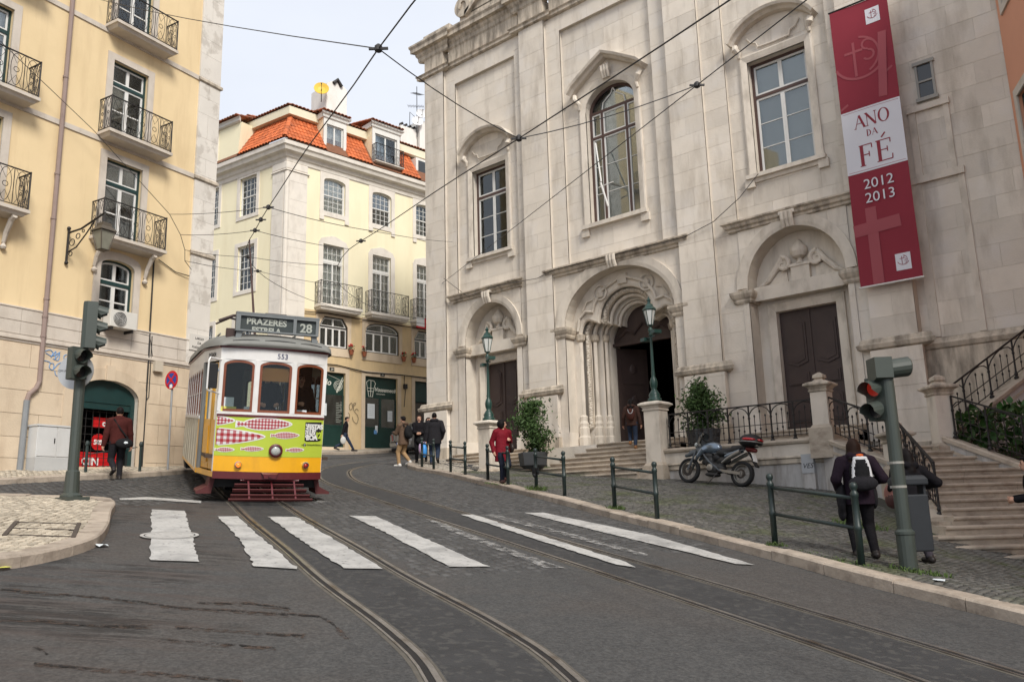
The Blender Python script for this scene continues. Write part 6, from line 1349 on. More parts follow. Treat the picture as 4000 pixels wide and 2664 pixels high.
for u, tx in ((-.72, '29'), (2.30, '31'), (5.3, '33')): g = MB(); g.box(u - .13, u + .13, -.07, -.05, 8.50, 8.68); g.obj('number_plate', M_IRON, hB); wtext(hB, tx, u, -.072, 8.53, .15)
mb = MB(); mb.tube([(-2.2, -.08, 8.78), (-.5, -.08, 8.82), (1.3, -.08, 8.62), (3.4, -.08, 8.68), (6.5, -.08, 8.66)], .03, 6); mb.tube([(-2.3, -.1, 11.28), (-1.0, -.1, 11.36), (.9, -.12, 11.33), (3.6, -.12, 11.33), (6.5, -.1, 11.33)], .025, 6); mb.tube([(3.70, -.06, 8.66), (3.68, -.06, 8.2), (3.75, -.08, 7.9), (3.68, -.06, 7.0)], .018, 5); mb.obj('cable', M_IRON, hB)
mb = MB(); mb.box(3.62, 3.80, -.2, -.05, 7.95, 8.2); mb.obj('junction_lamp', M_IRON, hB)
rs = random.Random(11)
for u, z in ((.32, 9.55), (1.10, 9.55), (3.58, 9.55), (4.24, 9.55)):
    lb = {.32: 'clay pot of red geraniums beside the left window above the green shops', 1.10: 'clay pot of red geraniums left of the wide arched window above the shops', 3.58: 'clay pot of red geraniums right of the wide arched window above the shops', 4.24: 'clay pot of red geraniums by the window near the red and white sign'}[u]
    t = thing('flower_pot', lb, 'flower pot', loc=tuple(TB @ Vector((u, -.18, z - .15))), group='flower pots hung on the pale house'); mb = MB(); mb.lathe([(.08, 0), (.12, .20), (.135, .20), (.135, .25), (.11, .25), (.10, .18)], 12); mb.obj('pot', mat('terracotta', (.30, .10, .05), .8, .1), t); mb = MB()
    for k in range(46): a = rs.uniform(0, 6.28); r_ = rs.uniform(0, .17); zz = .25 + rs.uniform(0, .28) * (1 - r_); q = Vector((r_ * math.cos(a), r_ * math.sin(a), zz)); s_ = .045; d1 = Vector((rs.uniform(-1, 1), rs.uniform(-1, 1), rs.uniform(-.5, .5))).normalized(); d2_ = d1.cross(Vector((0, .3, 1))).normalized(); mb.poly([q - d1 * s_, q - d2_ * s_ * .8, q + d1 * s_, q + d2_ * s_ * .8])
    mb.obj('leaves', mat('geranium_leaf', (.04, .10, .025), .6, .2), t); mb = MB()
    for k in range(5): a = rs.uniform(0, 6.28); r_ = rs.uniform(.03, .16); mb.sphere((r_ * math.cos(a), r_ * math.sin(a), .42 + rs.uniform(0, .15)), .042, 6, 4)
    mb.obj('blossom', mat('red_petals', (.55, .01, .02), .6, .1), t)
p = hitB(968, 741, -.7); sg2 = thing('projecting_sign', 'small white projecting sign with red edge above the far shop', 'sign', loc=tuple(TB @ p)); mb = MB(); mb.box(-.02, .02, -.32, .32, -.25, .25); mb.obj('panel', M_WHITE, sg2); mb = MB(); mb.box(-.025, .025, .24, .34, -.26, .26); mb.box(-.025, .025, -.33, .34, -.33, -.24); mb.obj('red_edge', M_RED, sg2); mb = MB(); mb.bar((0, .3, .1), (-.7, .33, .1), .03, .03); mb.obj('arm', M_IRON, sg2)
# ---------------------------------------------------------------- the tram
def obj_pattern(name, col_a, col_b, col_mid, period, rough=.45):
    """gingham check in the object's own axes"""
    if name in MATS: return MATS[name]
    m = bpy.data.materials.new(name); m.use_nodes = True; nt = m.node_tree; lk = nt.links.new; bs = nt.nodes['Principled BSDF']; tcn = nt.nodes.new('ShaderNodeTexCoord'); sp = nt.nodes.new('ShaderNodeSeparateXYZ'); lk(tcn.outputs['Object'], sp.inputs[0]); st = []
    for ax in ('X', 'Z'):
        a = nt.nodes.new('ShaderNodeMath'); a.operation = 'DIVIDE'; a.inputs[1].default_value = period; lk(sp.outputs[ax], a.inputs[0]); f = nt.nodes.new('ShaderNodeMath'); f.operation = 'FRACT'; lk(a.outputs[0], f.inputs[0]); g = nt.nodes.new('ShaderNodeMath'); g.operation = 'GREATER_THAN'; g.inputs[1].default_value = .5; lk(f.outputs[0], g.inputs[0]); st.append(g)
    ad = nt.nodes.new('ShaderNodeMath'); ad.operation = 'ADD'; lk(st[0].outputs[0], ad.inputs[0]); lk(st[1].outputs[0], ad.inputs[1]); dv = nt.nodes.new('ShaderNodeMath'); dv.operation = 'MULTIPLY'; dv.inputs[1].default_value = .5; lk(ad.outputs[0], dv.inputs[0])
    rp = nt.nodes.new('ShaderNodeValToRGB'); rp.color_ramp.interpolation = 'CONSTANT'; e = rp.color_ramp.elements; e[0].position = 0; e[0].color = (*col_a, 1); e[1].position = .75; e[1].color = (*col_b, 1); n = e.new(.3); n.color = (*col_mid, 1)
    lk(dv.outputs[0], rp.inputs['Fac']); lk(rp.outputs['Color'], bs.inputs['Base Color']); bs.inputs['Roughness'].default_value = rough; MATS[name] = m; return m
M_TY = mat('tram_yellow', (.78, .39, .012), .35, .06, 3, spec=.5, coat=.3, stain=(.45, .22, .03), stain_amt=.35, stain_scale=(1.5, 1.5, .6))
M_TM = mat('tram_maroon', (.10, .012, .016), .4, .15, 4, spec=.5, coat=.3)
M_TW = mat('tram_white', (.70, .69, .67), .4, .05, 3, spec=.45, coat=.15, stain=(.45, .43, .38), stain_amt=.35, stain_scale=(2, 2, .7))
M_TD = mat('dirty_cream_panel', (.58, .54, .43), .5, .12, 3, stain=(.30, .26, .16), stain_amt=.6, stain_scale=(2.5, 2.5, .6))
M_TG = mat('lime_advert', (.42, .52, .05), .4, .05, 3, spec=.4, coat=.2)
M_TR = mat('tram_roof_canvas', (.20, .20, .185), .75, .15, 4, .15, 30)
M_TB = mat('tram_wood', (.19, .052, .02), .4, .2, 8, spec=.5, coat=.3)
M_TK = mat('tram_black', (.012, .012, .013), .6, .2, 5)
M_TGL = glass('tram_glass', (.82, .85, .84), 1.0, .02, 1.38)
M_TGREY = mat('tram_grey', (.17, .185, .19), .5, .1, 5)
M_TBX = mat('destination_blind', (.045, .055, .055), .5, .1, 4)
M_TINT = mat('tram_interior', (.06, .04, .028), .6, .2, 3)
f_ = Vector((math.cos(R(-25)), math.sin(R(-25)))); bx_, by_ = -f_.x, -f_.y; rx_, ry_ = .4226, .9063
Bv = Vector((bx_, by_, GX * bx_ + GY * by_)).normalized(); Rv = Vector((rx_, ry_, GX * rx_ + GY * ry_)); Rv = (Rv - Bv * Rv.dot(Bv)).normalized(); Uv = Rv.cross(Bv)
TROT = Matrix(((Rv.x, Bv.x, Uv.x), (Rv.y, Bv.y, Uv.y), (Rv.z, Bv.z, Uv.z)))
TP = Vector((-13.57, 8.78, gz(-13.57, 8.78) + .012))
tram = thing('tram', 'old yellow and white number 28 tram with lime green sardine advert on its front', 'tram', loc=tuple(TP), rot=TROT)
def pl(x): return .22 * (abs(x) / .98) ** 2
XS = [-.98 + 1.96 * i / 16 for i in range(17)]
def band(name, z0, z1, m, parent=tram, off=0.0, xs=XS, th=.035, flare=0.0, rear=False):
    mb = MB(); rings = []
    for x in xs:
        s = -1 if not rear else 1; y = (pl(x) - off) if not rear else 8.38 - pl(x) + off; t = th * (1 if not rear else -1)
        k = (flare if not rear else -flare)
        rings.append([(x, y, z0), (x, y - k, z1), (x, y + t - k, z1), (x, y + t, z0)])
    mb.loft(rings); return mb.obj(name, m, parent)
for rear in (False, True):
    band('bumper', .44, .57, M_TM, off=.03, rear=rear, th=.06); band('dash_panel', .572, .85, M_TY, rear=rear); band('belt_rail', 1.57, 1.61, M_TM, off=.015, rear=rear); band('sill', 1.612, 1.66, M_TW, off=.012, rear=rear); band('letterboard', 2.62, 2.83, M_TW, rear=rear); band('eave_rail', 2.832, 2.87, M_TM, off=.03, rear=rear)
adv = band('advert_panel', .852, 1.568, M_TG, off=.004)
band('dash_panel', .852, 1.568, M_TY, rear=True)
def tx_(zx): return -.98 + (zx - 335) / 705.0 * 1.96
def tz_(zx, zy): return 1.568 - (zy - (860 + (zx - 335) * .033)) * .00252
def strip(name, xs, tops, bots, m, off, parent=adv):
    mb = MB(); rings = []
    for x, a, b in zip(xs, tops, bots):
        y = pl(min(max(x, -.98), .98)) - off; rings.append([(x, y, b), (x, y, a), (x, y + .003, a), (x, y + .003, b)])
    mb.loft(rings); return mb.obj(name, m, parent)
M_GING = obj_pattern('red_gingham', (.62, .60, .60), (.30, .010, .018), (.42, .16, .17), .058); M_GINGB = obj_pattern('red_gingham_large', (.62, .60, .60), (.30, .010, .018), (.42, .16, .17), .105); M_GINGS = obj_pattern('red_gingham_small', (.62, .60, .60), (.30, .010, .018), (.42, .16, .17), .030)
M_ADW = mat('advert_white', (.68, .68, .66), .4, .03)
def fish(zx0, zx1, zyc, hh, m, tail=True, clip=None):
    """sardine, head to the right"""
    for ofs, gm, e, nm in ((.007, M_ADW, 9 if hh > 25 else 5, 'sardine_outline'), (.011, m, 0, 'sardine')):
        X = []; A = []; B = []; n = 22; x0 = zx0 - e; x1 = zx1 + e
        for i in range(n + 1):
            t = i / n; zx = x0 + (x1 - x0) * t
            if clip and zx < clip: continue
            if tail and t < .16: h = hh * (.55 - 2.2 * t) if t < .12 else hh * .28
            else: q = (t - .14) / .86 if tail else .35 + .65 * t; h = hh * max(0.0, math.sin(math.pi * min(1, max(0, q)) ** .85)) ** .72 + hh * .22 * (1 - q)
            h = max(h, 1.2) + e * .8
            if t > .985: h = e * .6 + .5
            X.append(tx_(zx)); A.append(tz_(zx, zyc - h)); B.append(tz_(zx, zyc + h))
        strip(nm, X, A, B, gm, ofs)
fish(300, 440, 893, 27, M_GING, False, 337); fish(462, 808, 916, 36, M_GING); fish(230, 636, 1008, 54, M_GINGB, False, 337); fish(682, 866, 998, 20, M_GINGS); fish(342, 454, 1102, 13, M_GINGS); fish(500, 634, 1096, 14, M_GINGS); fish(788, 905, 1106, 13, M_GINGS)
X = [tx_(908 + 117 * i / 6) for i in range(7)]; strip('advert_badge', X, [tz_(x, 900) for x in (908, 930, 950, 970, 990, 1010, 1025)], [tz_(x, 1046 - (6 if x in (908, 1025) else 0)) for x in (908, 930, 950, 970, 990, 1010, 1025)], M_TK, .008)
def TT(zx, zy, off=.014): x = tx_(zx); return Matrix.Translation((x, pl(x) - off, tz_(zx, zy))) @ Matrix.Rotation(math.atan(.4583 * x), 4, 'Z') @ Matrix.Rotation(R(90), 4, 'X')
M_LIME = mat('lime_lettering', (.42, .55, .05), .4, .0)
for tx, zx, zy, sz, m in (('FESTAS', 978, 952, .125, M_ADW), ("LIS'", 962, 992, .125, M_ADW), ('BOA', 958, 1032, .125, M_ADW), ('12', 1006, 1022, .16, M_LIME)):
    g = MB(); text_mesh(g, tx, TT(zx, zy), sz, depth=.001, bold=.008, spacing=.82); g.obj('lettering', m, adv)
g = MB(); text_mesh(g, 'EGEAC', TT(932, 1016) @ Matrix.Rotation(R(90), 4, 'Z'), .085, depth=.001, align='LEFT', bold=.004); g.obj('lettering', M_ADW, adv)
g = MB(); text_mesh(g, 'www.festasdelisboa.com', TT(972, 1076, .010), .05, depth=.001); g.obj('lettering', M_TK, adv)
X = [tx_(904), tx_(918)]; strip('share_badge', X, [tz_(904, 1058), tz_(918, 1058)], [tz_(904, 1080), tz_(918, 1080)], M_TK, .008); g = MB(); text_mesh(g, 'f', TT(911, 1078, .012), .06, depth=.001, bold=.003); g.obj('lettering', M_ADW, adv)
# front windows
def front_win(xa, xb, rear=False, frame=M_TB, deep=0.0):
    """arched sash between two pillars, on the chord from xa to xb"""
    ya, yb = (pl(xa), pl(xb)) if not rear else (8.38 - pl(xa), 8.38 - pl(xb)); a = Vector((xa, ya, 0)); b = Vector((xb, yb, 0)); u = (b - a).normalized(); w = (b - a).length; nrm = Vector((-u.y, u.x, 0))
    FRAME[0] = Matrix(((u.x, nrm.x, 0, a.x), (u.y, nrm.y, 0, a.y), (0, 0, 1, 0), (0, 0, 0, 1)))
    ol = arch(.012, w - .012, 1.662, 2.52, 2.615, 10); T, P = cdt(rect(0, w, 1.662, 2.62), [ol]); mb = MB(); mb.slab(P, T, 0, .04); mb.obj('window_head', M_TW, tram)
    ins = shrink(ol, .045); T, P = cdt(ol, [ins]); mb = MB(); mb.slab(P, T, .005, .045); wd = mb.obj('window', frame, tram); T, P = cdt(ins, []); mb = MB(); mb.slab(P, T, .022, .027); mb.obj('pane', M_TGL, wd); FRAME[0] = None; return wd
for rear in (False, True):
    for xa, xb in ((-.93, -.375), (-.305, .305), (.375, .93)): front_win(xa, xb, rear)
    for xc, w in ((-.955, .05), (-.34, .07), (.34, .07), (.955, .05)):
        mb = MB(); y = pl(xc) if not rear else 8.38 - pl(xc) - .05; mb.box(xc - w / 2, xc + w / 2, y - (.015 if not rear else -.0), y + .06, 1.66, 2.62); mb.obj('pillar', M_TW, tram)
mb = MB(); mb.box(-.26, .26, .10, .11, 2.25, 2.50); mb.obj('sun_blind', mat('orange_blind', (.50, .22, .05), .7, .1), tram)
# sides
def side_seg(s, y0, x0, y1, x1):
    d = Vector((x1 - x0, y1 - y0, 0)); L_ = d.length; u = d.normalized(); nrm = Vector((-s * u.y, s * u.x, 0)); nrm = Vector((-s, 0, 0)) if abs(nrm.x) < .1 else nrm
    if nrm.x * s > 0: nrm = -nrm
    return Matrix(((u.x, nrm.x, 0, x0), (u.y, nrm.y, 0, y0), (0, 0, 1, 0), (0, 0, 0, 1))), L_
for s in (-1, 1):
    M_, L_ = side_seg(s, 1.45, s * 1.19, 6.93, s * 1.19); FRAME[0] = M_
    mb = MB(); mb.box(0, L_, 0, .04, .50, 1.50); mb.obj('side_panel', M_TD if s < 0 else M_TY, tram)
    for k in range(7): mb = MB(); mb.box(.35 + k * .8, .38 + k * .8, -.012, 0, .52, 1.48); mb.obj('panel_rib', M_TD if s < 0 else M_TY, tram)
    mb = MB(); mb.box(0, .30, -.006, .034, .505, 1.49); mb.obj('corner_panel', M_TY, tram); mb = MB(); mb.box(0, L_, -.01, .05, .46, .50); mb.obj('side_sill', M_TY, tram)
    mb = MB(); mb.box(0, L_, -.02, .05, 1.502, 1.56); mb.obj('belt_rail', M_TW, tram); mb = MB(); mb.box(0, L_, 0, .04, 2.50, 2.83); mb.obj('letterboard', M_TW, tram); mb = MB(); mb.box(0, L_, -.03, .03, 2.832, 2.87); mb.obj('eave_rail', M_TM, tram)
    n = 7; p = L_ / n
    for k in range(n + 1): mb = MB(); u = min(max(k * p, .035), L_ - .035); mb.box(u - .035, u + .035, -.004, .045, 1.56, 2.50); mb.obj('pillar', M_TW, tram)
    for k in range(n):
        a, b = k * p + .036, (k + 1) * p - .036; ol = arch(a, b, 1.562, 2.40, 2.495, 8); T, P = cdt(rect(a, b, 1.562, 2.50), [ol]); mb = MB(); mb.slab(P, T, .002, .03); mb.obj('window_head', M_TW, tram)
        T, P = cdt(ol, [shrink(ol, .04)]); mb = MB(); mb.slab(P, T, .01, .04); mb.box(a + .04, b - .04, .012, .038, 2.0, 2.035); wd = mb.obj('window', M_TB, tram); T, P = cdt(shrink(ol, .041), []); mb = MB(); mb.slab(P, T, .024, .028); mb.obj('pane', M_TGL, wd)
    for y0, x0, y1, x1 in ((.22, .98, 1.45, 1.19), (8.16, .98, 6.93, 1.19)):
        M_, L_ = side_seg(s, y0, s * x0, y1, s * x1); FRAME[0] = M_
        mb = MB(); mb.box(0, L_, 0, .04, 2.60, 2.83); lb = mb.obj('letterboard', M_TW, tram); mb = MB(); mb.box(0, L_, -.03, .03, 2.832, 2.87); mb.obj('eave_rail', M_TM, tram); mb = MB(); mb.box(0, L_, -.0, .04, .46, .56); mb.obj('door_sill', M_TY, tram)
        for a, b in ((.0, .07), (L_ - .12, L_)): mb = MB(); mb.box(a, b, -.004, .05, .56, 2.60); mb.obj('door_post', M_TW if a == 0 else M_TGREY, tram)
        for a, b in ((.09, .56), (.60, L_ - .14)):
            T, P = cdt(rect(a, b, .58, 2.57), [rect(a + .06, b - .06, 1.5, 2.48)]); mb = MB(); mb.slab(P, T, .05, .085); mb.box(a + .08, b - .08, .035, .05, .70, 1.38); dr = mb.obj('door', M_TY, tram); mb = MB(); mb.box(a + .06, b - .06, .062, .068, 1.5, 2.48); mb.obj('pane', M_TGL, dr)
    FRAME[0] = None
M_, L_ = side_seg(-1, .22, -.98, 1.45, -1.19); g = MB(); g.M = M_ @ Matrix.Translation((.62, -.004, 2.68)) @ Matrix.Rotation(R(90), 4, 'X') @ Matrix.Diagonal((-1, 1, 1, 1)); text_mesh(g, 'ENTRADA', Matrix.Identity(4), .12, depth=.001); g.obj('lettering', M_TK, tram)
g = MB(); text_mesh(g, '553', Matrix.Translation((.10, -.006, 2.675)) @ Matrix.Rotation(R(90), 4, 'X'), .135, depth=.001); g.obj('lettering', mat('navy_numbers', (.05, .06, .14), .5, .0), tram)
# roof
mb = MB(); rings = []
for y, w, h in ((-.10, .93, .03), (-.06, .99, .10), (.05, 1.03, .16), (.25, 1.07, .235), (.6, 1.14, .30), (1.2, 1.22, .35), (2.2, 1.25, .37), (4.19, 1.25, .38), (6.2, 1.25, .37), (7.2, 1.22, .35), (7.8, 1.14, .30), (8.13, 1.07, .235), (8.33, 1.03, .16), (8.44, .99, .10), (8.48, .93, .03)):
    rg = []
    for k in range(17):
        t = math.pi * k / 16; x = -w * math.cos(t); yy = y
        if y < .7: yy = y + pl(x * .95) * (1 - max(0, y) / .7)
        elif y > 7.7: yy = y - pl(x * .95) * (1 - max(0, 8.38 - y) / .7)
        rg.append((x, yy, 2.865 + h * max(0, math.sin(t)) ** .62))
    rings.append(rg)
mb.loft(rings, closed=False); roofT = mb.obj('roof', M_TR, tram, True)
for x0, x1 in ((-.80, -.34), (-.24, .32), (.42, .84)):   # drip ribs round the front of the roof
    mb = MB(); mb.tube([(x0 + (x1 - x0) * k / 8, .0 + pl(x0 + (x1 - x0) * k / 8) * .9, 2.995 - .05 * abs(x0 + (x1 - x0) * k / 8) ** 2 + .012 * math.sin(math.pi * k / 8)) for k in range(9)], .014, 6); mb.obj('drip_rib', mat('dark_roof_rib', (.06, .06, .058), .7, .1), roofT)
for x in (-.95, -.5, .5, .95): mb = MB(); mb.tube([(x, y, 2.875 + .37 * max(0, math.sin(math.acos(min(1, abs(x) / 1.25)))) ** .62 + .012) for y in (1.2, 2.5, 4.2, 6, 7.2)], .018, 6); mb.obj('roof_batten', M_TR, roofT)
# destination box
mb = MB(); T, P = cdt(rect(-.76, .78, 3.17, 3.50), [rect(-.68, .29, 3.20, 3.46), rect(.35, .72, 3.20, 3.46)]); mb.slab(P, T, .22, .42); mb.box(-.76, .78, .215, .425, 3.501, 3.53); sb = mb.obj('destination_box', M_TGREY, tram)
for a, b in ((-.68, .29), (.35, .72)): mb = MB(); mb.box(a, b, .27, .29, 3.20, 3.46); mb.obj('blind', M_TBX, sb)
M_BL = mat('blind_lettering', (.36, .38, .34), .6, .0); RX = Matrix.Rotation(R(90), 4, 'X')
for tx, x, z, s_ in (('PRAZERES', -.20, 3.315, .165), ('ESTRELA', -.2, 3.165, .14), ('28', .54, 3.235, .235)): g = MB(); text_mesh(g, tx, Matrix.Translation((x, .268, z)) @ RX, s_, depth=.001, bold=.006); g.obj('lettering', M_BL, sb)
mb = MB(); mb.box(-.70, .31, .262, .266, 3.17, 3.203); mb.obj('blind_edge', M_TGREY, sb)
for x in (-.68, .70): mb = MB(); mb.bar((x, .3, 3.18), (x * 1.05, .30, 2.95), .07, .10); mb.obj('box_leg', M_TGREY, sb)
# trolley gear
mb = MB(); mb.box(-.28, .28, 3.2, 4.4, 3.22, 3.32); mb.tube([(0, 3.8, 3.3), (0, 3.8, 3.45)], .10, 10); tg = mb.obj('trolley_base', M_TK, tram)
mb = MB(); mb.tube([(-.05, 1.2, 3.36), (-.15, .75, 3.5), (-.45, .55, 3.52), (-.80, .42, 3.46), (-1.05, .35, 3.34)], .03, 6); mb.tube([(-.6, .55, 3.38), (-.85, .5, 3.42), (-1.1, .42, 3.28)], .02, 6); mb.box(-.18, .22, .7, 1.3, 3.44, 3.60); mb.bar((-.16, .72, 3.46), (-.28, .72, 3.30), .05, .05); mb.bar((.2, .72, 3.46), (.32, .72, 3.30), .05, .05); mb.box(-.9, -.68, .42, .62, 3.02, 3.22); mb.obj('current_collector', mat('rusty_brown_gear', (.06, .038, .034), .7, .2), tg)
# lamps, coupler, lifeguard, step, mirror
def disc_lamp(x, z, r_, rim, glassm, nm):
    y = pl(x) - .03; mb = MB(); mb.lathe([(r_, .05), (r_, -.03), (r_ * .75, -.05), (r_ * .72, .0)], 24, (x, y, z), 'y'); h = mb.obj(nm, rim, tram); mb = MB(); mb.lathe([(r_ * .72, -.01), (r_ * .6, -.03), (r_ * .3, -.042), (.004, -.046)], 20, (x, y, z), 'y', cap=False); mb.obj('lens', glassm, h, True); return h
disc_lamp(.08, .97, .125, M_TM, mat('headlamp_glass', (.40, .42, .40), .15, .2, 20, spec=.7), 'headlamp')
M_AMB = mat('amber_lens', (.75, .16, .02), .2, .1, spec=.6, emit=(1, .25, .03, .8)); M_CHR = mat('chrome', (.55, .55, .55), .2, .05, metal=.9)
disc_lamp(-.56, .70, .062, M_CHR, M_AMB, 'indicator'); disc_lamp(.66, .71, .062, M_CHR, mat('red_lens', (.40, .03, .02), .2, .1, spec=.6), 'indicator')
mb = MB(); mb.loft([[(-.16, -.035, .57), (.16, -.035, .57), (.16, .05, .57), (-.16, .05, .57)], [(-.13, -.10, .54), (.13, -.10, .54), (.13, .05, .54), (-.13, .05, .54)], [(-.10, -.10, .46), (.10, -.10, .46), (.10, .05, .46), (-.10, .05, .46)]]); mb.lathe([(.03, -.13), (.03, -.09)], 12, (0, 0, .515), 'y'); mb.obj('coupler', M_TM, tram)
lg = MB(); lg.tube([(-.50, .06, .42), (.55, .06, .42)], .025, 8); lg = lg.obj('lifeguard', M_TM, tram)
for k, (y, z, h) in enumerate(((.02, .33, .62), (-.10, .245, .66), (-.22, .16, .70), (-.30, .10, .74))):
    mb = MB(); mb.obox((.02, y, z), (1, 0, 0), (0, .8, .6), (0, -.6, .8), h, .012, .032 if k < 3 else .022); mb.obj('slat', mat('lifeguard_maroon', (.09, .022, .022), .6, .2, 6), lg)
for x in (-.36, .05, .46): mb = MB(); mb.bar((x, .06, .42), (x, -.30, .08), .03, .03); mb.obj('stay', M_TM, lg)
for s in (-1, 1): mb = MB(); mb.prism([(s * .98, .50), (s * 1.02, .28), (s * 1.22, .18), (s * 1.22, .14), (s * .96, .14), (s * .9, .45)], .45, 1.15); mb.obj('step', MATS['lifeguard_maroon'], tram)
mb = MB(); mb.box(-.95, .95, .5, 7.9, .26, .5); mb.obj('underframe', M_TK, tram)
for y in (2.95, 5.45):
    for s in (-.45, .45): mb = MB(); mb.lathe([(.05, -.06), (.33, -.05), (.33, .05), (.36, .05), (.36, .07), (.05, .07)], 24, (s, y, .335), 'x'); mb.obj('wheel', M_TK, tram)
mb = MB(); mb.box(-.75, -.55, 2.2, 6.2, .22, .48); mb.box(.55, .75, 2.2, 6.2, .22, .48); mb.prism([(-1.15, .48), (-1.1, .2), (-.6, .2), (-.6, .48)], 6.9, 7.8); mb.obj('truck_frame', M_TK, tram)
mb = MB(); mb.tube([(-.97, .2, 2.60), (-1.18, .0, 2.62), (-1.20, -.02, 2.56), (-1.20, -.02, 2.05), (-1.18, 0, 2.02), (-.97, .2, 1.98)], .016, 6); mr = mb.obj('mirror_bracket', M_TW, tram); mb = MB(); mb.box(-1.20, -1.03, -.01, .04, 2.06, 2.52); mb.obj('mirror', M_TK, mr, bevel=.015)
# inside
mb = MB(); mb.box(-1.12, 1.12, .3, 8.1, .80, .86); mb.obj('floor', M_TINT, tram); mb = MB(); mb.box(-.95, .95, 1.55, 1.60, .86, 1.5); mb.box(-.95, -.42, 1.55, 1.60, 1.5, 2.75); mb.box(.42, .95, 1.55, 1.60, 1.5, 2.75); mb.box(-.42, .42, 1.55, 1.6, 2.55, 2.8); mb.obj('bulkhead', M_TINT, tram)
for s in (-1, 1):
    for k in range(5): mb = MB(); y = 2.2 + k * .95; mb.box(s * .62 - .38, s * .62 + .38, y, y + .42, 1.22, 1.30); mb.box(s * .62 - .38, s * .62 + .38, y + .40, y + .46, 1.30, 1.75); mb.obj('seat', M_TB, tram)
mb = MB(); mb.box(-.25, .25, .18, .5, .86, 1.58); mb.box(-.12, .12, .2, .45, 1.58, 1.70); mb.obj('controller', M_TK, tram)
mb = MB(); mb.box(-1.1, 1.1, 1.0, 7.4, 2.83, 2.85); mb.obj('ceiling', mat('tram_ceiling', (.16, .13, .10), .6, .1), tram)
for x0, x1, z0, z1, m in ((-.90, -.70, 1.75, 1.92, 'white_paper'), (-.92, -.65, 1.66, 1.75, 'advert_yellow'), (-.52, -.42, 1.67, 1.76, 'white_paper'), (.36, .62, 1.70, 1.74, 'white_paper')):
    if m == 'advert_yellow': mat('advert_yellow', (.60, .58, .12), .6, .05)
    xm = (x0 + x1) / 2; mb = MB(); mb.box(x0, x1, pl(xm) + .05, pl(xm) + .055, z0, z1); mb.obj('notice', MATS[m], tram)
# ---------------------------------------------------------------- street furniture
def gp(x, y, h=.12): return Vector((x, y, gz(x, y) + h))
M_HG = mat('blackish_green_paint', (.014, .026, .024), .45, .2, 8, spec=.5)
M_TLG = mat('signal_green_grey', (.045, .056, .048), .5, .12, 6, spec=.45, stain=(.10, .09, .07), stain_amt=.3)
HN = ['by the bag carrying man at the church corner', 'between the church corner and the lamp pedestal', 'in front of the woman in the red coat', 'with an old padlock on its post', 'in front of the church steps and the motorcycle', 'beside the woman with the backpack']
for i, ((x0, y0), (x1, y1)) in enumerate((((-20.61, 19.22), (-19.48, 18.68)), ((-18.09, 18.06), (-17.01, 17.58)), ((-15.28, 16.66), (-14.01, 16.03)), ((-12.59, 15.42), (-11.21, 14.70)), ((-9.05, 13.42), (-7.66, 12.64)), ((-4.98, 11.28), (-3.58, 10.52)))):
    a = gp(x0, y0); b = gp(x1, y1); t = thing('pavement_barrier', 'green black two rail pavement barrier ' + HN[i], 'barrier', tuple(a), group='pavement barriers along the kerb'); d = b - a
    for p in (Vector((0, 0, 0)), d):
        mb = MB(); q = (p.x, p.y, p.z); mb.lathe([(.042, -.15), (.042, .40), (.050, .41), (.050, .46), (.042, .47), (.042, .80), (.050, .81), (.050, .85), (.036, .87), (.03, .885), (.045, .91), (.05, .94), (.04, .97), (.015, .985)], 12, q); mb.obj('post', M_HG, t, True)
    for z in (.79, .43): mb = MB(); mb.tube([Vector((0, 0, z)), d + Vector((0, 0, z))], .024, 8); mb.obj('rail', M_HG, t, True)
    if i == 3: mb = MB(); mb.box(-.07, .05, -.06, .06, .36, .52); mb.sphere((.0, -.05, .34), .05); mb.obj('padlock', M_TK, t)
# traffic lights
def signal_head(parent, c, out, n, s=.30, visor=.24, up_z=None, lit=None):
    out = Vector(out).normalized(); sd_ = out.cross(Vector((0, 0, 1))).normalized(); c = Vector(c); h = s * n
    mb = MB(); ring = [(-.5, -.25), (-.32, -.5), (.32, -.5), (.5, -.25), (.5, .5), (-.5, .5)]
    mb.loft([[c + sd_ * (x * s) + out * (y * s * .8) + Vector((0, 0, z)) for x, y in ring] for z in (0, h)]); hd = mb.obj('signal_head', M_TLG, parent)
    for k in range(n):
        z = s * (k + .5); m2 = MB(); r_ = s * .40; pts = []
        for e, L_ in ((0, .0), (1, visor)):
            pts.append([c + Vector((0, 0, z)) + out * (s * .40 + (L_ * (1.0 if math.sin(a) > -.2 else .35) if e else 0)) + sd_ * (r_ * math.cos(a)) + Vector((0, 0, r_ * math.sin(a) - (.04 * e))) for a in [2 * math.pi * q / 14 for q in range(14)]])
        m2.loft(pts, cap=False); m2.obj('visor', M_TLG, hd); m3 = MB(); m3.f(*[m3.v(c + Vector((0, 0, z)) + out * (s * .43) + sd_ * (r_ * .95 * math.cos(2 * math.pi * q / 16)) + Vector((0, 0, r_ * .95 * math.sin(2 * math.pi * q / 16)))) for q in range(16)])
        m3.obj('lens', mat('red_signal', (.16, .012, .01), .3, .0, emit=(1, .06, .03, .10)) if lit == k else mat('dark_lens', (.02, .018, .018), .25, .0, spec=.6), hd)
    return hd
tl = thing('traffic_light', 'green grey traffic light with a round sign on its back, standing on the cobbled island', 'traffic light', tuple(gp(-14.63, 5.75)))
mb = MB(); mb.lathe([(.17, 0), (.17, .06), (.12, .10), (.105, .45), (.085, .47), (.085, 2.1)], 14); mb.box(-.30, .3, -.18, .18, -.03, .03); mb.obj('pole', M_TLG, tl)
RV = Vector((.759, .651, 0)); FV = Vector((-.651, .759, 0))
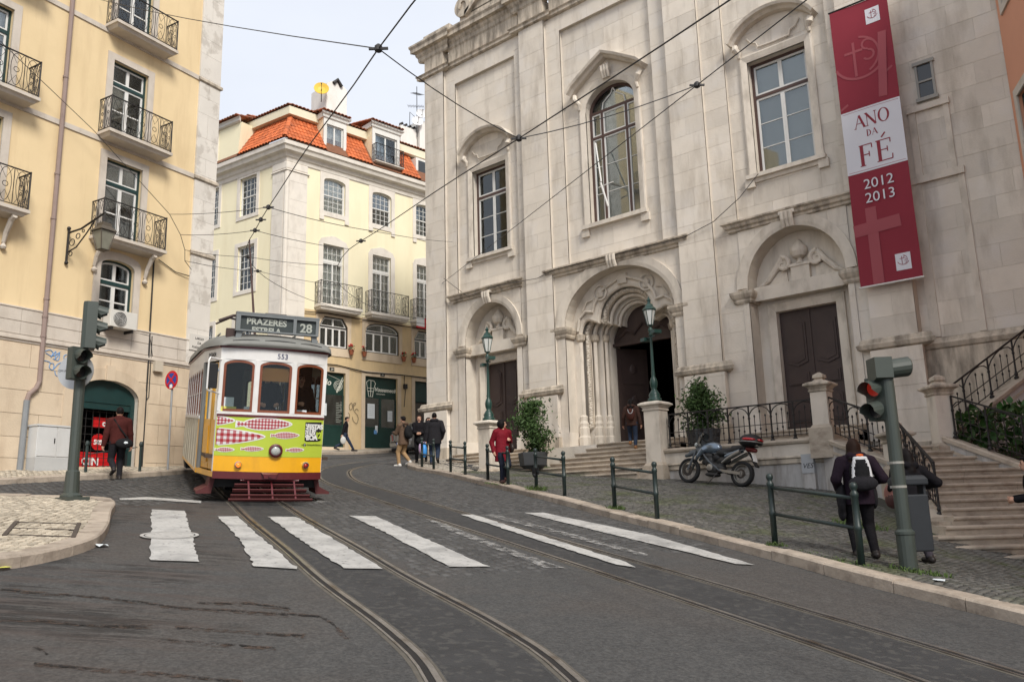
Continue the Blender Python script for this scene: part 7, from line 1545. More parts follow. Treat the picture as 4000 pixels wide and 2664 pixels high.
signal_head(tl, RV * .10 - FV * .02 + Vector((0, 0, 2.52)), RV * .9 + FV * .55, 3, .27, .17); signal_head(tl, RV * -.02 - FV * .12 + Vector((0, 0, 1.98)), RV * .85 - FV * .55, 2, .27, .20)
mb = MB(); mb.M = Matrix.Translation(tuple(FV * .12 - RV * .15 + Vector((0, 0, 2.16)))) @ Matrix.Rotation(YAW, 4, 'Z'); mb.lathe([(.31, 0), (.31, .012), (.30, .02)], 30, (0, 0, 0), 'y'); sgn = mb.obj('round_sign', mat('bare_metal_sign', (.42, .43, .44), .45, .1, 3, metal=.4), tl)
for tx, x, z, s_ in (('CM LISBOA', -.17, .0, .05), ('RESERVADO', .14, .03, .045), ('2079', .17, -.03, .045)): g = MB(); text_mesh(g, tx, mb.M @ Matrix.Translation((x, -.003, z)) @ Matrix.Rotation(R(90), 4, 'X'), s_, depth=.001); g.obj('lettering', M_TK, sgn)
tr = thing('traffic_light', 'green grey traffic light pole at the kerb beside the two women and the litter bin', 'traffic light', tuple(gp(-3.15, 10.87)))
mb = MB(); mb.lathe([(.105, -.2), (.105, .42), (.115, .43), (.115, .46), (.082, .49), (.080, 2.36)], 16); mb.obj('pole', M_TLG, tr)
for z in (.98, 1.27): mb = MB(); mb.lathe([(.085, z), (.085, z + .03)], 16); mb.box(-.1, -.07, -.03, .03, z, z + .03); mb.obj('clamp', mat('pale_clamp', (.30, .29, .26), .6, .1), tr)
mb = MB(); c = Vector((-.02, 0, 2.45)); mb.loft([[c + RV * x + Vector((0, 0, z)) - FV * y for x, z, y in ((x_, .14, .13), (x_, .14, -.13), (x_, -.12, -.13), (x_, -.16, 0), (x_, -.12, .13))] for x_ in (-.16, .06)]); hd = mb.obj('signal_head', M_TLG, tr)
mb = MB(); mb.loft([[c + RV * x + Vector((0, 0, r_ * math.sin(a) + dz)) + FV * (r_ * math.cos(a)) for a in [2 * math.pi * q / 16 for q in range(16)]] for x, r_, dz in ((.05, .12, 0), (.30, .125, .03), (.315, .115, .03), (.10, .105, .0))], cap=False); mb.obj('visor', M_TLG, hd)
mb = MB(); mb.bar(c + Vector((0, 0, -.14)), c + Vector((.0, 0, -.3)), .1, .1); mb.obj('bracket', M_TLG, hd)
signal_head(tr, RV * -.04 - FV * .0 + FV * .13 + Vector((0, 0, 1.82)), RV * -.85 - FV * .5, 2, .27, .20, lit=1)
bn = thing('litter_bin', 'dark grey litter bin with hooded lid fixed behind the traffic light pole', 'litter bin', tuple(gp(-3.08, 11.06)))
bn.rotation_euler = (0, 0, YAW)
mb = MB(); mb.loft([[(x, y, z) for x, y in ((-.11, -.11), (.16, -.11), (.16, .11), (-.11, .11))] for z in (.24, .92)]); mb.obj('body', mat('dark_grey_plastic', (.030, .033, .037), .6, .1, 6, spec=.2), bn, bevel=.02)
mb = MB(); mb.loft([[(x * k, y * k, z) for x, y in ((-.22, -.14), (.17, -.14), (.17, .14), (-.22, .14))] for z, k in ((1.03, 1), (1.10, 1.0), (1.15, .8))]); mb.obj('lid', MATS['dark_grey_plastic'], bn, bevel=.02); mb = MB(); mb.box(-.10, -.07, -.08, .08, .92, 1.04); mb.box(.12, .15, -.08, .08, .92, 1.04); mb.obj('lid_post', MATS['dark_grey_plastic'], bn)
# no stopping sign
ns = thing('no_stopping_sign', 'round red and blue no stopping sign on a thin pole by the yellow house', 'road sign', tuple(gp(-21.05, 10.62)))
mb = MB(); mb.tube([(0, 0, -.1), (0, 0, 2.45)], .028, 8); mb.obj('pole', mat('galvanised', (.34, .35, .36), .45, .1, metal=.5), ns); MN = Matrix.Translation((.02, -.04, 2.36)) @ Matrix.Rotation(R(12), 4, 'Z')
for r_, y, m in ((.25, 0, M_RED), (.185, -.006, mat('sign_blue', (.02, .06, .30), .5, .0))): mb = MB(); mb.M = MN; mb.lathe([(r_, y), (r_, y + .004)], 28, (0, 0, 0), 'y'); mb.obj('disc', m, ns)
mb = MB(); mb.M = MN; mb.bar((-.15, -.010, -.15), (.15, -.010, .15), .006, .05, (0, 0, 1)); mb.bar((-.15, -.013, .15), (.15, -.013, -.15), .006, .05, (0, 0, 1)); mb.obj('cross', M_RED, ns)
mb = MB(); mb.M = MN; mb.box(-.04, .05, -.016, -.004, -.22, -.12); mb.obj('sticker', M_WHITE, ns)
# cabinets, posts
ub = thing('utility_cabinet', 'white two door utility cabinet on the pavement against the yellow house', 'cabinet', tuple(gp(-21.55, 7.95)), R(101.2)); mu = mat('cabinet_white', (.58, .58, .57), .5, .06, 4, stain=(.4, .38, .35), stain_amt=.3)
mb = MB(); mb.box(-.50, .48, -.18, .18, -.1, .28); mb.obj('plinth', mat('cabinet_base', (.46, .46, .45), .7, .1), ub); mb = MB(); mb.box(-.50, .48, -.17, .18, .28, 1.02); mb.box(-.52, .5, -.20, .2, 1.02, 1.06); mb.obj('case', mu, ub)
for a, b in ((-.48, -.02), (0, .46)): mb = MB(); mb.box(a, b, -.185, -.17, .31, 1.0); d = mb.obj('door', mu, ub); mb = MB(); mb.box(b - .06, b - .04, -.20, -.185, .62, .74); mb.obj('handle', M_IRON, d)
for x, y, lb in ((-20.7, 8.42, 'short dark iron post by the white utility cabinet'), (-20.55, 9.65, 'short dark iron post with a chain near the shop door')):
    t = thing('iron_post', lb, 'bollard', tuple(gp(x, y))); mb = MB(); mb.lathe([(.035, -.1), (.035, .62), (.05, .64), (.05, .68), (.03, .74)], 10); mb.obj('post', M_HG, t)
    if y < 9: mb = MB(); mb.tube([(0, 0, .42), (.05, .5, .5), (.12, 1.15, .62)], .012, 5); mb.obj('chain', M_HG, t)
p = hit(1862, 1118, (0, 1, 0), 20.12); cb = thing('meter_cabinet', 'pale grey meter cabinet with pencilled graffiti set on the terrace wall behind the motorcycle', 'cabinet', (p.x, 20.22, gz(p.x, 20.0) + .1)); mg = mat('pale_grey_metal', (.40, .41, .42), .55, .06)
mb = MB(); mb.box(-.15, .15, -.10, .05, .0, .40); mb.obj('plinth', MATS['terrace_render'], cb); mb = MB(); mb.box(-.15, .15, -.12, .05, .40, .86); mb.obj('door', mg, cb); g = MB()
for tx, z in (('VES', .52),): text_mesh(g, tx, Matrix.Translation((0, -.122, z)) @ RX, .17, depth=.001, shear=.3)
g.obj('graffiti', M_TK, cb)
# ---------------------------------------------------------------- banner on the church
M_BAN = mat('crimson_banner', (.24, .022, .038), .75, .06, 1.2, .1, 6); M_BANL = mat('faded_crimson_print', (.33, .075, .09), .75, .05, 1.2); M_BANW = mat('banner_white', (.66, .66, .70), .75, .03, 2); M_BANR = mat('banner_crimson_print', (.26, .03, .045), .7, .02)
YB = 22.72; k_ = (YB) / 23.3
def bu(u): return u * k_
def bz(z): return 1.62 + (z - 1.62) * k_
bu0, bu1, bz0, bz1 = bu(-7.15), bu(-5.53), bz(7.38), bz(15.78)
ban = thing('church_banner', 'tall crimson banner lettered ANO DA FÉ 2012 2013 hanging on the church front', 'banner', ((bu0 + bu1) / 2, YB, bz0)); W_ = bu1 - bu0; H_ = bz1 - bz0
def bwave(x, z): return .012 * math.sin(x * 3 + z * .9) + .008 * math.sin(z * 2.3)
def bsheet(mb, x0, x1, z0, z1, y, nx_=4, nz_=1):
    xs_ = [x0 + (x1 - x0) * i / nx_ for i in range(nx_ + 1)]; zs_ = [z0 + (z1 - z0) * i / nz_ for i in range(nz_ + 1)]; ids = [[mb.v((x, y + bwave(x, z), z)) for x in xs_] for z in zs_]
    for j in range(nz_):
        for i in range(nx_): mb.f(ids[j][i], ids[j][i + 1], ids[j + 1][i + 1], ids[j + 1][i])
w2 = W_ / 2
mb = MB(); bsheet(mb, -w2, w2, 0, H_, 0, 8, 40); bsheet(mb, w2, -w2, 0, H_, .006, 8, 40); cl = mb.obj('cloth', M_BAN, ban, True)
wz0, wz1 = bz(10.65) - bz0, bz(12.55) - bz0; mb = MB(); bsheet(mb, -w2, w2, wz0, wz1, -.006, 8, 10); wp = mb.obj('white_field', M_BANW, cl)
mb = MB()
for q in ((-w2 + .04, w2 - .04, wz0 + .05, wz0 + .06), (-w2 + .04, w2 - .04, wz1 - .06, wz1 - .05)): bsheet(mb, *q, -.009, 6, 1)
mb.obj('border_line', M_BANL, wp)
def stroke(mb, a, b, w, y=-.012):
    a = Vector(a); b = Vector(b); d = (b - a).normalized(); n = Vector((-d.y, d.x)) * w / 2; mb.quad(*[(p.x, y + bwave(p.x, p.y), p.y) for p in (a - n, b - n, b + n, a + n)])
def oval(mb, c, rx, rz, tv, th, y=-.012, t0=0, t1=2 * math.pi, n=28):
    P = [t0 + (t1 - t0) * i / n for i in range(n + 1)]
    for a, b in zip(P, P[1:]):
        q = [(c[0] + rx * math.cos(a), c[1] + rz * math.sin(a)), (c[0] + rx * math.cos(b), c[1] + rz * math.sin(b)), (c[0] + (rx - tv) * math.cos(b), c[1] + (rz - th) * math.sin(b)), (c[0] + (rx - tv) * math.cos(a), c[1] + (rz - th) * math.sin(a))]; mb.quad(*[(x, y + bwave(x, z), z) for x, z in q])
def glyph(mb, ch, x, z, h, w):
    T, t = h * .15, h * .045; S = lambda a, b, k: stroke(mb, (x + a[0] * w, z + a[1] * h), (x + b[0] * w, z + b[1] * h), k)
    def ser(ax, az, l=.22): S((ax - l / 2, az), (ax + l / 2, az), t)
    if ch == 'A': S((.08, .02), (.48, .98), t); S((.48, .98), (.90, .02), T); S((.24, .36), (.68, .36), t); ser(.08, .02); ser(.92, .02, .28)
    if ch == 'N': S((.16, .02), (.16, .98), t); S((.10, .98), (.86, .02), T); S((.86, .02), (.86, .98), t); ser(.14, .02); ser(.86, .98); ser(.1, .98)
    if ch == 'O': oval(mb, (x + w / 2, z + h / 2), w * .5, h * .52, T * .95, t)
    if ch in 'FE': S((.26, .0), (.26, 1), T); S((.10, .98), (.92, .98), t); S((.26, .52), (.72, .52), t); S((.92, .99), (.92, .78), t); S((.72, .64), (.72, .40), t); ser(.26, .02, .36)
    if ch == 'E': S((.10, .02), (.96, .02), t); S((.96, .01), (.98, .24), t)
    if ch == 'D': S((.22, 0), (.22, 1), T); oval(mb, (x + w * .30, z + h / 2), w * .62, h * .5, T, t, t0=-math.pi / 2, t1=math.pi / 2); S((.08, .98), (.34, .98), t); S((.08, .02), (.34, .02), t)
g = MB(); hh = wz1 - wz0
for ch, x, z, h, w in (('A', -.46, .69, .21, .30), ('N', -.16, .69, .21, .32), ('O', .18, .69, .21, .30), ('D', -.17, .535, .10, .14), ('A', -.02, .535, .10, .15), ('F', -.46, .09, .33, .42), ('E', -.01, .09, .33, .46)): glyph(g, ch, x * W_ / 1.58, wz0 + hh * z, hh * h, w * W_ / 1.58)
stroke(g, (.20, wz0 + hh * .455), (.31, wz0 + hh * .52), .04); g.obj('lettering', M_BANR, wp)
for tx, z in (('2012', bz(10.13) - bz0), ('2013', bz(9.72) - bz0)): g = MB(); text_mesh(g, tx, Matrix.Translation((.0, -.03, z)) @ RX, .40, depth=.002); g.obj('lettering', M_BANW, cl)
def emblem(mb, c, s, y):
    oval(mb, (c[0], c[1] + .12 * s), .52 * s, .5 * s, .05 * s, .05 * s, y, R(200), R(335), 14); stroke(mb, (c[0] - .10 * s, c[1] - .3 * s), (c[0] - .10 * s, c[1] + .42 * s), .05 * s, y); stroke(mb, (c[0] - .28 * s, c[1] + .22 * s), (c[0] + .06 * s, c[1] + .22 * s), .05 * s, y)
    oval(mb, (c[0] - .05 * s, c[1] + .1 * s), .42 * s, .42 * s, .04 * s, .04 * s, y, R(-60), R(80), 12); oval(mb, (c[0] + .16 * s, c[1] + .30 * s), .12 * s, .12 * s, .04 * s, .04 * s, y, R(30), R(270), 8); oval(mb, (c[0] + .16 * s, c[1] + .08 * s), .12 * s, .12 * s, .04 * s, .04 * s, y, R(-150), R(90), 8)
for cx_, cz_ in ((.36, H_ - .52), (.36, .48)):
    mb = MB(); bsheet(mb, cx_ - .19, cx_ + .19, cz_ - .23, cz_ + .23, -.006, 2, 2); e = mb.obj('emblem_field', M_BANW, cl); mb = MB(); emblem(mb, (cx_, cz_ + .02), .30, -.012); mb.obj('emblem', M_BANR, e)
mb = MB(); emblem(mb, (-.1, H_ - 1.75), 1.45, -.008); stroke(mb, (.55, H_ - 1.1), (.38, H_ - 3.0), .22, -.008); stroke(mb, (-.78, H_ - 3.05), (.7, H_ - 2.2), .06, -.008); mb.obj('large_emblem', M_BANL, cl)
mb = MB(); stroke(mb, (-.30, .0), (-.30, 2.15), .28, -.008); stroke(mb, (-w2, 1.55), (.42, 1.62), .34, -.007); mb.obj('large_cross', M_BANL, cl)
mb = MB(); mb.tube([(-w2 - .03, 0, -.03), (w2 + .03, 0, -.03)], .025, 6); mb.obj('bottom_rod', M_WHITEF, ban); mb = MB(); mb.tube([(-w2 - .03, 0, H_ + .03), (w2 + .03, 0, H_ + .03)], .025, 6); mb.bar((-w2, .0, H_ + .03), (-w2, .3, H_ + .03), .03, .03); mb.bar((w2, .0, H_ + .03), (w2, .3, H_ + .03), .03, .03); mb.obj('top_rod', M_IRON, ban)
# ---------------------------------------------------------------- overhead wires
M_WIRE = mat('overhead_wire', (.035, .033, .033), .6, .1)
def along(x, y, dist): d = ray(x, y); return CAM + d * (dist / d.dot(_fl))
def wire(label, pts, r_=.012, clamps=(), sag=0.0):
    mb = MB(); P = [Vector(p) for p in pts]; Q = []
    for a, b in zip(P, P[1:]):
        n = 6
        for k in range(n): t = k / n; q = a.lerp(b, t); q.z -= sag * 4 * t * (1 - t); Q.append(q)
    Q.append(P[-1]); o = props(MB.obj(mb.tube(Q, r_, 5), 'overhead_wire', M_WIRE), label, 'wire'); 
    for c in clamps: m2 = MB(); c = Vector(c); m2.lathe([(.02, -.05), (.05, -.03), (.05, .03), (.02, .06)], 8, tuple(c)); m2.obox(c, RV, FV, (0, 0, 1), .12, .014, .014); m2.obj('insulator', M_WIRE, o)
    return o
WA = [Vector((p.x, p.y, gz(p.x, p.y) + 6.25)) for p in offset2(TRACK_A, -.28)][::4]; WB = [Vector((p.x, p.y, gz(p.x, p.y) + 6.15)) for p in TRACK_B][::4]
def near_(W, x): return min(W, key=lambda p: abs(p.x - x))
wire('tram contact wire running over the rails of the nearer track and the tram', WA, .010, [near_(WA, -6.9), near_(WA, -16.5)]); wire('tram contact wire running over the farther track towards the church corner', WB, .010, [near_(WB, -7.9), near_(WB, -16.0)])
def onA(x, y, o=.05): n = Vector((.98087, .19468, 0)); return hit(x, y, n, n.dot(Vector((-22.0, 8.7, 0))) + o)
def onC(x, y, o=.3): return hit(x, y, (0, 1, 0), 23.3 - o)
sp = [((390, 493), -15.6, -14.6), ((415, 540), -17.5, -17.0), ((425, 575), -20.5, -19.6), ((425, 600), -23.0, -22.0)]
SN = ['uppermost', 'second', 'third', 'lowest']
for i, (pa, xa, xb) in enumerate(sp): wire('%s span wire from the corner of the yellow house across to both contact wires' % SN[i], [onA(*pa, .55), near_(WA, xa), near_(WB, xb)] + ([onC(1040, 556)] if i == 0 else []), .008, [near_(WA, xa)], .05)
wire('slack cable hanging in front of the yellow house and gathering the span wires', [onA(0, 95, .3), onA(215, 300, .45), onA(390, 493, .55), onA(415, 540, .55), onA(425, 575, .55), onA(425, 600, .55), onA(440, 620, .1)], .009)
ia, ib = near_(WA, -6.9), near_(WB, -7.9); third0 = onC(1012, 655, .1); third1 = along(1855, 0, 9.5); tt_ = .0
tm = min([third0.lerp(third1, k / 60) for k in range(61)], key=lambda q: abs((Vector(q) - CAM).normalized().dot((ray(1605, 170)).normalized()) - 1))
wire('high cross wire from the yellow house over the street to the slanting guy wire', [onA(230, 0, .1), ia, ib, tm], .008, [tm], .08); wire('long slanting guy wire rising from the church corner over the square', [third0, third1, third1 + (third1 - third0) * .3], .009)
mb = MB(); tp0 = TP + TROT @ Vector((0, 3.8, 3.45)); tp1 = near_(WA, -18.6); mb.tube([tp0, tp1], [.03, .018], 6); o = props(mb.obj('trolley_pole', mat('trolley_brown', (.06, .03, .025), .6, .1)), 'slender brown trolley pole rising from the tram roof to the contact wire', 'pole'); 
mb = MB(); mb.tube([onC(*p, .38) for p in ((1743, 400), (1700, 455), (1640, 510), (1572, 546), (1460, 574), (1275, 620), (1235, 640), (1150, 655), (1075, 682), (1020, 640))], .012, 5); props(mb.obj('facade_cable', M_WIRE), 'loose black cable looping along the ledges of the church front', 'cable')
# ---------------------------------------------------------------- plants
M_LEAF = mat('thuja_green', (.045, .085, .022), .65, .3, 5, rnd=.35, attr='rnd'); M_IVY = mat('ivy_green', (.035, .095, .020), .5, .2, 5, rnd=.35)
def leaf_cloud(name, parent, pts, size, m, flat=.5, seed=1, kind='stuff'):
    g = np.random.default_rng(seed); n = len(pts); P = np.array(pts); d1 = g.normal(size=(n, 3)); d1[:, 2] += flat; d1 /= np.linalg.norm(d1, axis=1)[:, None]; d2 = np.cross(d1, g.normal(size=(n, 3))); d2 /= np.linalg.norm(d2, axis=1)[:, None]; s = size * g.uniform(.6, 1.3, n)[:, None]
    V = np.stack([P - d1 * s, P - d2 * s * .38, P + d1 * s, P + d2 * s * .38], 1).reshape(-1, 3); me = bpy.data.meshes.new(name); me.from_pydata(V.tolist(), [], [(4 * i, 4 * i + 1, 4 * i + 2, 4 * i + 3) for i in range(n)]); me.update(); a = me.attributes.new('rnd', 'FLOAT', 'POINT'); a.data.foreach_set('value', np.repeat(g.random(n), 4).astype(np.float32)); o = link(name, me, m, parent)
    if kind: o['kind'] = kind
    return o
def conifer(label, base, h, w, seed, gaps=.3):
    t = thing('potted_shrub', label, 'potted plant', tuple(base)); rs = random.Random(seed); pts = []
    mb = MB(); mb.lathe([(.30, 0), (.42, .10), (.47, .45), (.47, .50), (.42, .50), (.40, .44)], 6); mb.obj('planter', mat('dark_grey_planter', (.055, .058, .062), .6, .15, 5), t); mb = MB(); mb.lathe([(.01, .44), (.41, .44)], 6, cap=False); mb.obj('soil', MATS['soil'], t); mb = MB(); mb.tube([(0, 0, .4), (.03, .02, .9), (0, 0, h * .8)], [.035, .03, .012], 7)
    for k in range(26):
        z = .55 + (h - .55) * (k / 26) * rs.uniform(.85, 1.05); a = rs.uniform(0, 6.28); prof = math.sin(min(1, (h - z) / (h - .5) * .9 + .12) * math.pi * .62); L_ = w * prof * rs.uniform(.55, 1.12); e = Vector((math.cos(a) * L_, math.sin(a) * L_, z + L_ * rs.uniform(-.1, .7))); mb.tube([(0, 0, z - .1), tuple(e * .5 + Vector((0, 0, z * .5))), tuple(e)], [.012, .009, .004], 4)
        for j in range(150):
            f = rs.random() ** .6; c = Vector((0, 0, z - .1)).lerp(e, f); r_ = .055 + .10 * f; pts.append((c.x + rs.gauss(0, r_), c.y + rs.gauss(0, r_), c.z + rs.gauss(0, r_ * .9)))
    mb.obj('stem', mat('shrub_bark', (.06, .042, .03), .9, .2), t); leaf_cloud('foliage', t, pts, .062, M_LEAF, .6, seed); return t
conifer('loose feathery green shrub in a dark grey pot on the church steps', (-16.55, 20.15, 2.81), 2.1, .54, 4); conifer('feathery green shrub in a dark pot on the terrace behind the railing', (-11.05, 20.95, 3.115), 1.75, .48, 9)
ivy = thing('ivy_bush', 'glossy broad leaved green bush spilling over the right stair railing', 'bush', tuple(Vector(on_st((11.0, 18.0, 2.0)))))
rs = random.Random(21); lm = MB(); lm.M = None; lm.loft([[(-.002, 0, 0), (.002, 0, 0)], [(-.055, .05, .012), (.055, .05, .012)], [(-.062, .09, .018), (.062, .09, .018)], [(-.03, .14, .01), (.03, .14, .01)], [(-.002, .18, -.01), (.002, .18, -.01)]], cap=False, closed=False); LM = mesh_from('leaf', lm.V, lm.F); LM.materials.append(M_IVY)
lo_ = ivy.location; pts = []
for k in range(1500):
    t = rs.random(); l = 10.15 + 2.3 * t; a = 18.6 - 2.6 * t + rs.uniform(-.1, 1.2); zt = 2.3 - 1.1 * t + rs.random() ** .7 * 1.9 * (1 - abs(t - .5) * .8); q = Vector(on_st((l + rs.uniform(-.15, .15), a, zt))) - lo_
    if k < 260:
        o = link('leaf', LM, None, ivy); o.location = q; o.rotation_euler = (rs.uniform(.2, 1.6), rs.uniform(-.7, .7), rs.uniform(0, 6.28)); s_ = rs.uniform(.8, 1.7); o.scale = (s_, s_, s_)
    else: pts.append(tuple(q))
leaf_cloud('leaves', ivy, pts, .11, M_LEAF, .5, 5)
mb = MB()
for k in range(14): t = k / 13; q = Vector(on_st((10.2 + 2.1 * t, 18.9 - 2.4 * t, 1.7 - .6 * t))) - lo_; mb.tube([q, q + Vector((rs.uniform(-.2, .2), rs.uniform(-.2, .2), .9)), q + Vector((rs.uniform(-.4, .4), rs.uniform(-.4, .4), 1.6))], [.02, .014, .006], 5)
mb.obj('stem', MATS['shrub_bark'], ivy)
def tuft(label, x, y, n, spread, h, h0=.12, cat='grass'):
    P = []; F = []; rs_ = random.Random(int(x * 97))
    for k in range(n):
        a = rs_.uniform(0, 6.28); r_ = spread * rs_.random() ** .5; bx, by = x + r_ * math.cos(a), y + r_ * math.sin(a) * .6; b = Vector((bx, by, gz(bx, by) + h0 - .01)); d = Vector((rs_.gauss(0, .45), rs_.gauss(0, .45), 1)).normalized() * h * rs_.uniform(.5, 1.2); s_ = Vector((rs_.gauss(0, 1), rs_.gauss(0, 1), 0)).normalized() * .006; i = len(P); m_ = b + d * .6; P += [b - s_, b + s_, m_ + s_, m_ - s_, b + d + Vector((d.x * .4, d.y * .4, -.02))]; F += [(i, i + 1, i + 2, i + 3), (i + 3, i + 2, i + 4)]
    me = mesh_from('grass', P, F); a = me.attributes.new('rnd', 'FLOAT', 'POINT'); a.data.foreach_set('value', [rs_.random() for _ in P]); o = link('grass', me, M_GRASS); props(o, label, cat, kind='stuff')
tuft('grass tuft at the foot of the traffic light pole by the litter bin', -3.0, 10.75, 220, .35, .10); tuft('grass along the kerb between the last barrier and the traffic light', -3.7, 10.55, 90, .3, .07); tuft('grass strip along the kerb behind the last barrier', -4.3, 10.95, 90, .4, .05); tuft('weeds at the left post of the last barrier', -4.95, 11.2, 90, .16, .10); tuft('weeds around the padlocked barrier post', -12.55, 15.38, 200, .3, .16); tuft('weeds at the barrier post in front of the motorcycle', -9.0, 13.38, 140, .2, .12); tuft('grass patch by the barrier in front of the red coat', -14.3, 16.15, 240, .55, .06); tuft('leafy weed growing against the stair wall behind the women', -5.95, 17.3, 260, .22, .38); tuft('grass under the stair wall', -5.2, 15.4, 300, .5, .12)
for i, (x, y, m, s_, lb) in enumerate(((2160, 1337, 'white_paper', .09, 'scrap of white paper lying near the traffic light'), (233, 1257, 'white_paper', .10, 'crumpled clear plastic scrap in the gutter of the island'), (5, 1309, 'advert_yellow', .10, 'yellow leaflet lying on the road below the island'))):
    c = G(x, y, .12 if i == 0 else 0); mb = MB(); rs_ = random.Random(i); ids = [[mb.v((c.x + s_ * (u - 1) * .7 + rs_.uniform(-.01, .01), c.y + s_ * (v - 1) * .6 + rs_.uniform(-.01, .01), gz(c.x + s_ * (u - 1) * .7, c.y + s_ * (v - 1) * .6) + (.13 if i == 0 else .015) + rs_.uniform(0, .03))) for u in range(3)] for v in range(3)]
    for j in range(2):
        for k in range(2): mb.f(ids[j][k], ids[j][k + 1], ids[j + 1][k + 1], ids[j + 1][k])
    props(mb.obj('litter', MATS[m]), lb, 'litter')
# ---------------------------------------------------------------- people (one continuous skin each, grown from a distance field)
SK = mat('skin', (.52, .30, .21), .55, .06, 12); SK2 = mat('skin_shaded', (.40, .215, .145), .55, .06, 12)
def cloth(n, c, r=.9): return mat('cloth_' + n, c, r, .2, 14, .55, 26, spec=.08)
HAIRB = mat('black_hair', (.009, .007, .007), .6, .2, 20, spec=.1); HAIRD = mat('dark_brown_hair', (.020, .010, .007), .6, .2, 20, spec=.1)
def sdf_mesh(name, prims, h, mats, k=.022, parent=None):
    """prims: ('c',a,b,ra,rb,mi) round cone | ('e',c,(rx,ry,rz),rot,mi) ellipsoid; smooth union, surface nets"""
    B = []
    for p in prims:
        if p[0] in 'ct': a, b = np.array(p[1]), np.array(p[2]); r_ = np.max([p[3], p[4]]); B.append((np.minimum(a, b) - r_, np.maximum(a, b) + r_))
        else: c = np.array(p[1]); r_ = max(p[2]); B.append((c - r_, c + r_))
    lo = np.min([b[0] for b in B], 0) - .05; hi = np.max([b[1] for b in B], 0) + .05; N = np.ceil((hi - lo) / h).astype(int) + 1
    D = np.full(N, .2, np.float32); BD = np.full(N, 9., np.float32); MI = np.zeros(N, np.int16)
    for p, (a0, b0) in zip(prims, B):
        i0 = np.maximum(((a0 - lo - k - 2 * h) / h).astype(int), 0); i1 = np.minimum(((b0 - lo + k + 2 * h) / h).astype(int) + 2, N); sl = tuple(slice(a, b) for a, b in zip(i0, i1))
        g = np.stack(np.meshgrid(*[np.arange(a, b) * h + lo[q] for q, (a, b) in enumerate(zip(i0, i1))], indexing='ij'), -1)
        if p[0] == 'c':
            a, b = np.array(p[1]), np.array(p[2]); ab = b - a; t = np.clip(((g - a) @ ab) / max(ab @ ab, 1e-9), 0, 1); d = np.linalg.norm(g - a - t[..., None] * ab, axis=-1) - (p[3] + (p[4] - p[3]) * t)
        elif p[0] == 't':   # tapered garment: oval section, open straight hem
            a, b = np.array(p[1]), np.array(p[2]); ab = b - a; t = ((g - a) @ ab) / (ab @ ab); u = np.clip(t, 0, 1)[..., None]; q = g - a - u * ab; rr = np.array(p[3]) * (1 - u) + np.array(p[4]) * u; d = np.maximum((np.hypot(q[..., 0] / rr[..., 0], q[..., 1] / rr[..., 1]) - 1) * rr.min(-1), (np.abs(t - .5) - .5) * np.linalg.norm(ab))
        else:
            q = g - np.array(p[1])
            if p[3] is not None: q = q @ np.array(p[3])
            rr = np.array(p[2]); l = np.linalg.norm(q / rr, axis=-1); l2 = np.linalg.norm(q / rr ** 2, axis=-1); d = l * (l - 1) / np.maximum(l2, 1e-6)
        d = d.astype(np.float32); o = D[sl]; hh = np.clip(.5 + .5 * (o - d) / k, 0, 1); D[sl] = o * (1 - hh) + d * hh - k * hh * (1 - hh); m = d < BD[sl]; BD[sl] = np.where(m, d, BD[sl]); MI[sl] = np.where(m, p[-1], MI[sl])
    S_ = D < 0; n0, n1, n2 = N
    cnt = sum(S_[i:n0 - 1 + i, j:n1 - 1 + j, l:n2 - 1 + l].astype(np.int8) for i in (0, 1) for j in (0, 1) for l in (0, 1)); cell = (cnt > 0) & (cnt < 8); idx = -np.ones(cell.shape, np.int64); C = np.argwhere(cell); idx[cell] = np.arange(len(C)); acc = np.zeros((len(C), 3)); wt = np.zeros(len(C))
    for ax in range(3):
        o1, o2 = [q for q in range(3) if q != ax]
        for u in (0, 1):
            for v in (0, 1):
                a = C.copy(); a[:, o1] += u; a[:, o2] += v; b = a.copy(); b[:, ax] += 1; da = D[tuple(a.T)]; db = D[tuple(b.T)]; m = (da < 0) != (db < 0); t = np.where(m, da / np.where(m, da - db, 1), 0); pnt = a.astype(float); pnt[:, ax] += t; acc += pnt * m[:, None]; wt += m
    V = acc / wt[:, None] * h + lo; F = []
    for ax in range(3):
        o1, o2 = [(1, 2), (2, 0), (0, 1)][ax]; sa = [slice(None)] * 3; sb = [slice(None)] * 3; sa[ax] = slice(0, -1); sb[ax] = slice(1, None); ch = S_[tuple(sa)] != S_[tuple(sb)]; E = np.argwhere(ch); ok = (E[:, o1] > 0) & (E[:, o2] > 0) & (E[:, o1] < cell.shape[o1]) & (E[:, o2] < cell.shape[o2]); E = E[ok]; fl = S_[tuple(E.T)]
        q = []
        for u, v in ((-1, -1), (0, -1), (0, 0), (-1, 0)): e = E.copy(); e[:, o1] += u; e[:, o2] += v; q.append(idx[tuple(e.T)])
        q = np.stack(q, 1); q[~fl] = q[~fl][:, ::-1]; F.append(q)
    F = np.concatenate(F); F = F[(F >= 0).all(1)]
    me = bpy.data.meshes.new(name); me.from_pydata(V.tolist(), [], F.tolist()); me.update(); me.polygons.foreach_set('use_smooth', [True] * len(me.polygons)); mi = MI[tuple(np.minimum(np.round((V - lo) / h).astype(int), N - 1).T)]
    for q in mats: me.materials.append(q)
    me.polygons.foreach_set('material_index', mi[F[:, 0]].astype(np.int32)); return me
def ik(a, c, l1, l2, pole):
    a, c, pole = Vector(a), Vector(c), Vector(pole); d = c - a; L_ = min(d.length, (l1 + l2) * .999); d = d.normalized(); x = (l1 * l1 - l2 * l2 + L_ * L_) / (2 * L_); hh = math.sqrt(max(l1 * l1 - x * x, 0)); n = pole - d * pole.dot(d); n.normalize(); return a + d * x + n * hh, a + d * L_
